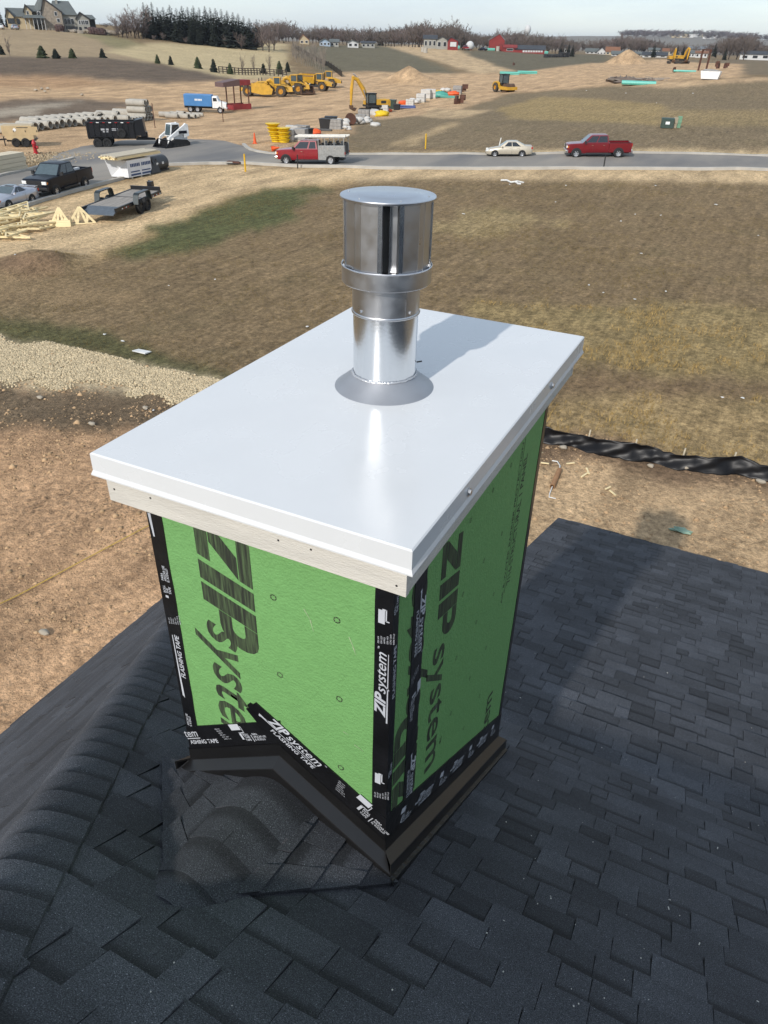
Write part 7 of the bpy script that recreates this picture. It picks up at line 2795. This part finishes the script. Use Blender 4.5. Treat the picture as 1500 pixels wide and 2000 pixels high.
# ------------------------------------------------------------------ buildings
M_ROOFG = mat('grey_green_roof', C(112, 118, 116, .6), .85, var=.08, scale=.5)
M_ROOFD = mat('dark_grey_roof', C(72, 76, 82, .6), .85, var=.08, scale=.5)
M_ROOFB = mat('brown_roof', C(150, 104, 76, .6), .85, var=.08, scale=.5)
M_STONEW = mat('stone_wall', C(168, 156, 140, .62), .9, var=.2, scale=1.2)
M_CREAM = mat('cream_stucco', C(214, 196, 160, .62), .9)
M_GREYW = mat('grey_stucco', C(178, 176, 166, .62), .9)
M_WALLW = mat('white_siding', C(226, 226, 224, .65), .8)
M_WALLB = mat('pale_blue_siding', C(176, 196, 216, .65), .8)
M_BARN = mat('barn_red', C(150, 52, 48, .65), .85, var=.12, scale=.6)
M_TRIMD = mat('dark_trim', (.02, .02, .022), .6)
M_WIN = mat('dark_window', (.015, .018, .022), .1, spec=.8)
M_METR = mat('metal_barn_roof', C(150, 156, 160, .6), .5, .3)


class Site:
    """a building placed by photo pixels: local x to the viewer's right, y away, z up"""

    def __init__(self, name, px, D, label, cat='house', group=None, turn=0.0):
        p = far_pt(px, D)
        d = ray(px, 75)
        az = math.atan2(d[0], d[1])
        self.px, self.k = px, math.sqrt(D * D + 60) / FPX / math.cos(math.atan((1000 - 75) / FPX)) * 1.0
        self.row = project(p)[1]
        self.k = D / math.hypot(d[0], d[1]) / FPX
        self.o = empty(name, tuple(p), -az + turn)
        tag(self.o, label, cat, group)

    def X(self, px):
        return (px - self.px) * self.k

    def Z(self, py, px=None):
        px = self.px if px is None else px
        return (self.row - py + .0237 * (px - self.px)) * self.k * .84

    def block(self, px0, px1, top, depth, m, y0=0.0, bot=-2.0, name='wall'):
        return MB().b2(self.X(px0), self.X(px1), y0, y0 + depth, bot, self.Z(top, (px0 + px1) / 2)).build(name, m, self.o)

    def roof_along(self, px0, px1, eave, ridge, depth, m, y0=0.0, over=.5, hip=0.0):
        """ridge runs left-right"""
        x0, x1 = self.X(px0) - over, self.X(px1) + over
        ze, zr = self.Z(eave, (px0 + px1) / 2), self.Z(ridge, (px0 + px1) / 2)
        y1 = y0 + depth + over
        y0 = y0 - over
        ym = (y0 + y1) / 2
        h = hip * (x1 - x0)
        return MB().add([(x0, y0, ze), (x1, y0, ze), (x1, y1, ze), (x0, y1, ze), (x0 + h, ym, zr), (x1 - h, ym, zr)], [(0, 1, 5, 4), (1, 2, 5), (2, 3, 4, 5), (3, 0, 4), (3, 2, 1, 0)]).build('roof', m, self.o)

    def gable(self, px0, px1, apex_px, eave, apex, depth, mw, mr, y0=0.0, trim=True):
        """gable end towards the viewer"""
        x0, x1, xa = self.X(px0), self.X(px1), self.X(apex_px)
        ze, za = self.Z(eave, apex_px), self.Z(apex, apex_px)
        w = MB().prism([(x0, -2), (x1, -2), (x1, ze), (xa, za), (x0, ze)], lambda u, v, q: (u, q, v), y0, y0 + depth).build('wall', mw, self.o)
        r = MB()
        for (a, za_, b, zb_) in ((x0 - .4, ze - .3, xa, za), (xa, za, x1 + .4, ze - .3)):
            r.hexa([(a, y0 - .4, za_ + .02), (b, y0 - .4, zb_ + .02), (b, y0 + depth, zb_ + .02), (a, y0 + depth, za_ + .02), (a, y0 - .4, za_ + .3), (b, y0 - .4, zb_ + .3), (b, y0 + depth, zb_ + .3), (a, y0 + depth, za_ + .3)])
        rf = r.build('roof', mr, self.o)
        if trim:
            t = MB()
            for (a, za_, b, zb_) in ((x0 - .4, ze - .35, xa, za - .05), (xa, za - .05, x1 + .4, ze - .35)):
                t.hexa([(a, y0 - .5, za_ - .2), (b, y0 - .5, zb_ - .2), (b, y0 - .41, zb_ - .2), (a, y0 - .41, za_ - .2), (a, y0 - .5, za_ + .36), (b, y0 - .5, zb_ + .36), (b, y0 - .41, zb_ + .36), (a, y0 - .41, za_ + .36)])
            t.build('barge_board', M_TRIMD, rf)
        return w

    def window(self, px0, px1, top, bot, y=0.0, arch=False, m=None, name='window'):
        x0, x1, z0, z1_ = self.X(px0), self.X(px1), self.Z(bot, (px0 + px1) / 2), self.Z(top, (px0 + px1) / 2)
        if arch:
            r = (x1 - x0) / 2
            poly = [(x0, z0), (x1, z0)] + [((x0 + x1) / 2 + r * math.cos(t), z1_ - r + r * math.sin(t)) for t in np.linspace(0, PI, 7)]
        else:
            poly = [(x0, z0), (x1, z0), (x1, z1_), (x0, z1_)]
        f = MB().prism([(u + (.12 if u > (x0 + x1) / 2 else -.12), v + (.12 if v > (z0 + z1_) / 2 else -.12)) for u, v in poly], lambda u, v, q: (u, q, v), y - .06, y + .02).build(name, M_WALLW if name == 'window' else M_TRIMD, self.o)
        MB().prism(poly, lambda u, v, q: (u, q, v), y - .10, y - .061).build('pane', m or M_WIN, f)
        return f


s = Site('mansion', 100, 325, 'large grey-roofed stone mansion on the hill at top left', 'house')
s.block(28, 64, 33, 14, M_CREAM, 2)
s.roof_along(29, 66, 33, 16, 12, M_ROOFG, 2)
s.gable(27, 40, 31, 33, 19, 13, M_CREAM, M_ROOFG, 1)
s.window(29, 40, 37, 46, 1.0, name='garage_door')
s.window(45, 49, 38, 47, 2.0, name='door')
s.gable(61, 74, 64.5, 23, 11, 10, M_CREAM, M_ROOFG, 0)
s.window(65, 68, 23, 29, 0)
s.roof_along(66, 84, 23, 11, 8, M_ROOFG, 1)
s.block(72, 95, 24, 12, M_STONEW, 2)
s.roof_along(57, 95, 36, 30, 5, M_ROOFG, -3.5, .3, .15)
for px in (60, 67, 74, 81, 88, 94):
    s.block(px - .4, px + .4, 35, .3, M_WALLW, -3.2, name='porch_post')
s.window(60, 93, 37, 47, 1.9, name='porch_shade_panel')  # flat dark panel painting the shade under the porch roof
s.window(78, 84, 37, 49, 1.7, name='door')
x_, r_ = s.X(97), s.X(113) - s.X(97)
MB().lathe([(r_ * .96, -2), (r_ * .96, s.Z(22))], (x_, 4, 0), 12).build('turret_wall', M_STONEW, s.o)
MB().lathe([(r_ * 1.16, s.Z(21.5)), (r_ * .45, s.Z(3)), (0, s.Z(-9))], (s.X(94), 4, 0), 12).build('turret_roof', M_ROOFG, s.o)
for px, yy in ((86, .55), (91.5, .2), (99.5, .2), (107, .5)):
    s.window(px - 2.3, px + 2.3, 23, 32.5, yy, True)
s.window(88, 113, 37, 44, -.1, name='window')
s.gable(92, 127, 99, 23, -1, 16, M_STONEW, M_ROOFG, -1)
s.window(114.5, 118.5, 24, 31, -1)
s.window(117, 121.5, 37, 43, -1)
s.roof_along(106, 154, 29, 1, 16, M_ROOFG, 2, .5, .22)
s.block(126, 155, 29, 14, M_GREYW, 2)
for px in (132.5, 138.5, 145):
    s.window(px - 2.6, px + 2.6, 36, 47, 2, True)
s.window(132, 152, 52, 61, 2, name='patio_glazing')
s.gable(153, 176, 161, 36, 25, 10, M_GREYW, M_ROOFG, 0)
for px in (157.5, 162, 165.5, 169, 172):
    s.window(px - 1.2, px + 1.2, 40, 47.5, 0)
s.window(155, 159, 53, 61, 0, True, name='door')
s.window(165, 169, 53, 62, 0, name='door')
s.roof_along(168, 188, 37, 28, 12, M_ROOFG, 3, .4, .2)
s.block(177, 188, 37, 9, M_TRIMD, 5)  # near-black block standing in for the shade of a recess under this roof
s.block(120, 124, -4, 1.5, M_GREYW, 8, name='chimney_stack')
w_ = MB()
for i in range(46):
    px = 118 + i * 2.6
    x, z = s.X(px), s.Z(62 + rt.uniform(-2, 3), px)
    w_.blob((x, -3 - rt.uniform(0, 6), max(z, -1.2)), (1.0, .8, .6), 6, 4, .3, i)
w_.build('terrace_stone', M_STONEW, s.o)
for i, px in enumerate((118, 122, 182, 187, 193, 200)):
    sh = Site('garden_shrub', px, 317, 'dark rounded shrub in the mansion garden', 'shrub', 'mansion shrubs')
    MB().blob((0, 0, .9), (1.5, 1.4, 1.2), 10, 6, .25, i).build('foliage', mat('russet_foliage', C(96, 74, 70, .55), .95, var=.4, scale=2), sh.o)
    MB().cyl((0, 0, -.3), (0, 0, .6), .12, n=6).build('stem', M_TRUNK, sh.o)
for px, m_, lab in ((5, M_PLATE, 'white vehicle parked beside the mansion'), (33, M_SILV, 'grey car parked before the mansion garage')):
    c_ = car('parked_car', lab, m_, 2.8, False)
    p = far_pt(px, 314)
    c_.location = p
    c_.rotation_euler = (0, 0, 2.6)


def simple_house(px0, px1, top, eave, D, mw, mr, label, gable_front=False, apex=None, wins=3, door=False, chim=False, cat='house', group=None):
    s = Site('house' if cat == 'house' else 'barn', (px0 + px1) / 2, D, label, cat, group)
    dep = max((px1 - px0) * s.k * .6, 7)
    if gable_front:
        s.gable(px0, px1, apex or (px0 + px1) / 2, eave, top, dep, mw, mr, 0, False)
    else:
        s.block(px0, px1, eave, dep, mw)
        s.roof_along(px0, px1, eave, top, dep, mr)
    b = s.row
    for i in range(wins):
        u = px0 + (px1 - px0) * (i + .5) / wins
        w = (px1 - px0) / wins * .24
        s.window(u - w, u + w, eave + (b - eave) * .22, eave + (b - eave) * .68, 0)
    if door:
        u = px0 + (px1 - px0) * .62
        s.window(u - 1.2, u + 1.2, eave + (b - eave) * .3, b - .2, 0, name='door')
    if chim:
        s.block(px0 + (px1 - px0) * .3, px0 + (px1 - px0) * .3 + 2, top - 2.5, 1.0, M_STONEW, dep * .4, name='chimney_stack')
    return s


simple_house(585, 603, 68, 78, 398, M_CREAM, M_ROOFB, 'tan gabled house left of the pale blue house', True, 592, 2)
simple_house(624, 645, 76, 82, 396, M_WALLB, M_ROOFG, 'pale blue gabled house beyond the dark hill', True, 634, 3)
simple_house(645, 661, 76, 82, 398, M_GREYW, M_ROOFG, 'grey wing right of the pale blue house', False, None, 2)
simple_house(679, 700, 79, 83, 402, M_WALLW, M_ROOFG, 'small white house with chimney right of the pale blue house', True, 688, 2, False, True)
simple_house(706, 732, 80, 84, 408, M_GREYW, M_ROOFD, 'low grey house among the trees left of the farm', False, None, 3)
simple_house(828, 853, 68, 76, 412, M_GREYW, M_ROOFD, 'grey two-storey farmhouse left of the red garage', False, None, 3)
simple_house(853, 875, 72, 78, 408, M_GREYW, M_ROOFD, 'grey gabled wing of the farmhouse', True, 864, 2)
g_ = simple_house(875, 895, 73, 79, 405, M_BARN, M_ROOFD, 'red garage with a white door beside the grey farmhouse', True, 881, 0, cat='garage')
g_.window(880, 892, 82, 91, 0, m=M_WALLW, name='garage_door')
b_ = simple_house(956, 986, 66, 78, 430, M_BARN, M_METR, 'tall red barn with grey metal roof', True, 975, 0, cat='barn')
b_.window(975, 983, 88, 97, 0, m=M_BARN, name='door')
simple_house(986, 1010, 87, 93, 424, M_BARN, M_BARN, 'low red lean-to between the barn and the stable', False, None, 1, cat='barn')
l_ = simple_house(1008, 1066, 88, 97, 424, M_BARN, M_ROOFD, 'long low stable with dark grey roof and white windows', False, None, 0, cat='stable')
for i in range(8):
    l_.window(1024 + i * 5, 1027 + i * 5, 98.5, 101.5, 0, m=M_WALLW)
HR = [(1148, 1172, 94, 101, 500, M_WALLW, M_ROOFG, 'white house at the left of the right-hand row'), (1170, 1188, 93, 102, 495, M_WALLW, M_ROOFD, 'white gabled house left of the brown roof'), (1188, 1213, 91, 101, 490, M_CREAM, M_ROOFB, 'cream house with a bright brown roof'), (1200, 1222, 99, 106, 470, M_WALLW, M_ROOFG, 'low white house before the brown roof'), (1226, 1240, 98, 104, 480, M_GREYW, M_ROOFG, 'small grey gabled house in the right-hand row'), (1241, 1268, 101, 106, 470, M_GREYW, M_ROOFG, 'low grey ranch house in the right-hand row'), (1262, 1308, 101, 108, 430, M_WALLW, M_ROOFD, 'white ranch house with black roof before the far excavators'),
      (1272, 1292, 93, 98, 520, M_GREYW, M_ROOFG, 'grey house behind the black-roofed ranch house'), (1300, 1318, 94, 100, 515, M_CREAM, M_ROOFB, 'tan house behind the far excavators'), (1352, 1383, 90, 96, 560, M_GREYW, M_METR, 'long pale metal warehouse far right'), (1366, 1388, 99, 104, 440, M_WALLW, M_ROOFB, 'white house with red-brown roof below the warehouse'), (1352, 1368, 98, 104, 450, M_WALLW, M_ROOFG, 'small white house left of the red-brown roof'), (1456, 1512, 99, 106, 420, M_WALLW, M_ROOFD, 'white ranch house with dark roof at the right edge'), (1105, 1122, 88, 94, 480, M_GREYW, M_ROOFD, 'grey house half hidden by evergreens right of the stable')]
for i, (a, b, t, e, D, mw, mr, lab) in enumerate(HR):
    simple_house(a, b, t, e, D, mw, mr, lab, i in (1, 4), None, 3)
for i in range(18):
    px = 1312 + i * 5.2 + rt.uniform(-2, 2)
    D = 1900 + rt.uniform(-150, 250)
    s = Site('far_house', px, D, 'tiny pale house on the distant town hill', 'house', 'houses on the distant hill')
    w = rt.uniform(9, 16)
    MB().b2(-w / 2, w / 2, 0, 9, -1, 6).build('wall', rt.choice([M_WALLW, M_GREYW, M_CREAM]), s.o)
    MB().prism([(-w / 2 - .5, 6), (w / 2 + .5, 6), (0, 9.5)], lambda u, v, q: (u, q, v), -.5, 9.5).build('roof', M_ROOFG, s.o)
dv_, df_, nb = [], [], 0
for i in range(220):                          # leafless trees between the houses of the distant hill
    p = far_pt(rt.uniform(1215, 1580), rt.uniform(1700, 2500))
    h = rt.uniform(8, 14)
    V = SMV[i % 3] * (h / 12)
    dv_.append(V * np.array([2.2, 2.2, 1]) + np.array(p[:]))
    df_ += [tuple(a + nb for a in f) for f in SMF[i % 3]]
    nb += len(V)
me = bpy.data.meshes.new('distant_woods')
me.from_pydata(np.vstack(dv_).tolist(), [], df_)
tag(link('distant_woods', me, mat('hazy_twigs', C(132, 122, 124, .5), .95, var=.2, scale=.05)), 'bare woods on the distant town hill', 'woods', kind='stuff')

# water tower
s = Site('water_tower', 1029, 720, 'pale round water tower above the far treeline', 'tower')
zt = s.Z(58)
MB().blob((0, 0, zt), (2.6, 2.6, 3.4), 14, 8, 0, 1).build('tank', M_WALLW, s.o, smooth=60)
for a in range(5):
    MB().bar((1.8 * math.cos(a * 1.257), 1.8 * math.sin(a * 1.257), -1), (1.6 * math.cos(a * 1.257), 1.6 * math.sin(a * 1.257), zt - 2), .35).build('leg', M_GREYW, s.o)

# farmyard and far site clutter
s = Site('white_tank', 919, 415, 'white rounded tank in the farmyard left of the barn', 'tank')
MB().blob((0, 0, 1.8), (1.9, 1.9, 1.9), 14, 8, 0, 2).build('shell', M_WALLW, s.o, smooth=60)
MB().b2(-1.2, 1.2, -1.2, 1.2, -.3, .4).build('stand', M_RUST, s.o)
c_ = pickup('farm_truck', 'red truck parked in the farmyard beside the white tank', M_RED2, 3.7)
c_.location = far_pt(910, 412)
c_.rotation_euler = (0, 0, 2.2)
c_ = car('farm_car', 'dark car parked in the farmyard left of the barn', M_NAVY, 2.8, False)
c_.location = far_pt(944, 415)
c_.rotation_euler = (0, 0, 2.9)
M_TEALP = mat('teal_pvc', C(110, 206, 188, .68), .45)


def teal(px, py, n_, L, r_, lab, rz=0.0):
    o = empty('plastic_pipe_stack', tuple(hit(px, py)), -math.atan2(ray(px, 75)[0], ray(px, 75)[1]) + rz)
    tag(o, lab, 'pipes')
    for i in range(n_):
        row, c = divmod(i, 4)
        MB().cyl((-L / 2, c * 2 * r_, r_ + row * 1.8 * r_), (L / 2, c * 2 * r_, r_ + row * 1.8 * r_), r_, n=8).build('pipe', M_TEALP, o)
    for x in (-L * .3, L * .3):
        MB().b2(x - .08, x + .08, -r_, 7 * r_, .0, .06).build('bearer', M_PINEG, o)


teal(995, 146, 8, 5.5, .2, 'teal plastic pipe stack, left of the long pair behind the roller')
teal(1030, 144, 8, 5.5, .2, 'teal plastic pipe stack, right of the long pair behind the roller', .1)
teal(1247, 166, 4, 6.0, .32, 'large teal plastic pipes in front of the brush pile')
teal(888, 96, 8, 5.0, .32, 'teal plastic pipe stack nearest the red garage')
teal(913, 98, 8, 4.6, .3, 'teal plastic pipe stack below the white tank')
teal(958, 100, 6, 4.2, .28, 'teal plastic pipe stack below the red barn')
teal(1062, 105, 6, 4.2, .28, 'teal plastic pipe stack right of the stable')
teal(1337, 141, 3, 5.0, .2, 'thin teal pipes beside the rusty goalpost frame')
for i, px in enumerate((1066, 1073, 1080, 1087, 1094, 1101, 1107)):
    o = empty('crate_stack', tuple(hit(px, 113)), .2)
    tag(o, 'black plastic crate stack in the far field row', 'crates', 'black crates in the far field')
    for j in range(2 if i < 4 else 3):
        MB().b2(-1.0, 1.0, -.8, .8, j * .62, j * .62 + .56).build('crate', M_BLACKM, o)
for i, (px, py) in enumerate(((826, 101), (831, 102), (842, 93.5), (852, 94), (858, 94), (866, 94), (972, 101), (979, 100.5))):
    o = MB().pipe((0, 0, 0), (0, 0, 2.0), .85, .65, 14).build('manhole_section', M_CONC, None, smooth=40)
    o.location = hit(px, py)
    tag(o, 'upright concrete manhole section far off before the farm', 'manhole', 'far manhole sections')
s_ = empty('brush_pile', tuple(hit(1238, 161)))
tag(s_, 'long grey-brown brush pile behind the teal pipes', 'brush')
for i in range(60):
    a = rt.uniform(0, 6.28)
    c = Vector((rt.uniform(-4.5, 5.5), rt.uniform(-.8, .8), rt.uniform(.1, .9)))
    d = Vector((math.cos(a), math.sin(a) * .4, rt.uniform(-.2, .35))) * rt.uniform(.7, 1.8)
    MB().cyl(c - d, c + d, .10, .03, 5).build('branch', M_BARKL if i % 3 else M_BARK, s_)
MB().blob((0, 0, .2), (5.2, 1.0, .6), 14, 5, .3, 5).build('core', M_BARK, s_)
s_ = empty('waste_skip', tuple(hit(1386, 155.5)), -.05)
tag(s_, 'white steel waste skip filled with rubble on the far track', 'skip')
MB().hexa([(-1.4, -.8, .1), (1.4, -.8, .1), (1.4, .8, .1), (-1.4, .8, .1), (-1.7, -.9, 1.3), (1.7, -.9, 1.3), (1.7, .9, 1.3), (-1.7, .9, 1.3)]).build('tub', M_PLATE, s_)
MB().blob((0, 0, 1.25), (1.5, .8, .35), 12, 5, .3, 9).build('rubble', M_GRYB, s_)
for i, (px, py, w_, lab) in enumerate(((1318, 141, .8, 'dark rusty scrap heap left of the goalpost frame'), (1404, 134, 1.2, 'dark brown scrap bin right of the goalpost frame'), (1414, 134, .9, 'small dark brown scrap bin at the far right'), (1003, 127, .6, 'dark scrap heap below the long stable'), (906, 179, 1.0, 'rusty upright steel plate on the dirt left of the roller'), (897, 203, 1.0, 'rusty steel pieces on the dirt bank end'), (700, 250, .01, ''))):
    if not lab:
        continue
    o = empty('scrap_heap', tuple(hit(px, py)), .3)
    tag(o, lab, 'scrap')
    for j in range(4):
        MB().box((rt.uniform(-.6, .6) * w_, rt.uniform(-.3, .3), .35 * w_ + .2 * j * w_), (w_ * rt.uniform(.5, 1.2), .4, w_ * .8), rt.uniform(0, 3)).build('piece', M_RUST, o)


# ------------------------------------------------------------------ fences
def rail_fence(pxs, lab):
    P = resample([hit(*p) for p in pxs], 20)
    o = empty('rail_fence', tuple(P[0]))
    tag(o, lab, 'fence')
    for i, p in enumerate(P):
        p.z = gz(p.x, p.y)
        MB().bar((p.x, p.y, p.z - .2), (p.x, p.y, p.z + 1.45), .18).build('post', M_TRIMB, o, world=True)
    for a, b in zip(P, P[1:]):
        for h in (.45, .9, 1.35):
            MB().bar(a + Vector((0, 0, h)), b + Vector((0, 0, h)), .05, .16).build('rail', M_TRIMB, o, world=True)


M_TRIMB = mat('dark_brown_fence', C(88, 76, 68, .5), .8)
rail_fence([(428, 143.5), (470, 146), (520, 147), (560, 150.5)], 'dark three-rail fence below the row of young pines')
P = resample([hit(*p) for p in ((572, 91), (600, 108), (640, 130), (668, 151))], 30)
o = empty('field_fence', tuple(P[0]))
tag(o, 'black fabric fence slanting down between the meadow and the dark hill', 'fence')
mb = MB()
for a, b in zip(P, P[1:]):
    mb.bar((a.x, a.y, gz(a.x, a.y) + .6), (b.x, b.y, gz(b.x, b.y) + .6), .05, 1.4)
mb.build('fabric', M_SILT, o, world=True)
for p in P[::2]:
    MB().bar((p.x, p.y, gz(p.x, p.y) - .1), (p.x, p.y, gz(p.x, p.y) + 1.6), .14).build('stake', M_TRIMB, o, world=True)

# ------------------------------------------------------------------ the air: a thin pale haze over the whole place
hz = MB().b2(-9500, 9500, -9500, 9500, float(-6), 60.0)
m = bpy.data.materials.new('thin_haze')
m.use_nodes = True
m.node_tree.nodes.clear()
ho = m.node_tree.nodes.new('ShaderNodeOutputMaterial')
hv = m.node_tree.nodes.new('ShaderNodeVolumePrincipled')
hv.inputs['Color'].default_value = (.86, .92, 1.0, 1)
hv.inputs['Density'].default_value = .00009
hv.inputs['Anisotropy'].default_value = .3
m.node_tree.links.new(hv.outputs['Volume'], ho.inputs['Volume'])
tag(hz.build('haze', m), kind='stuff')
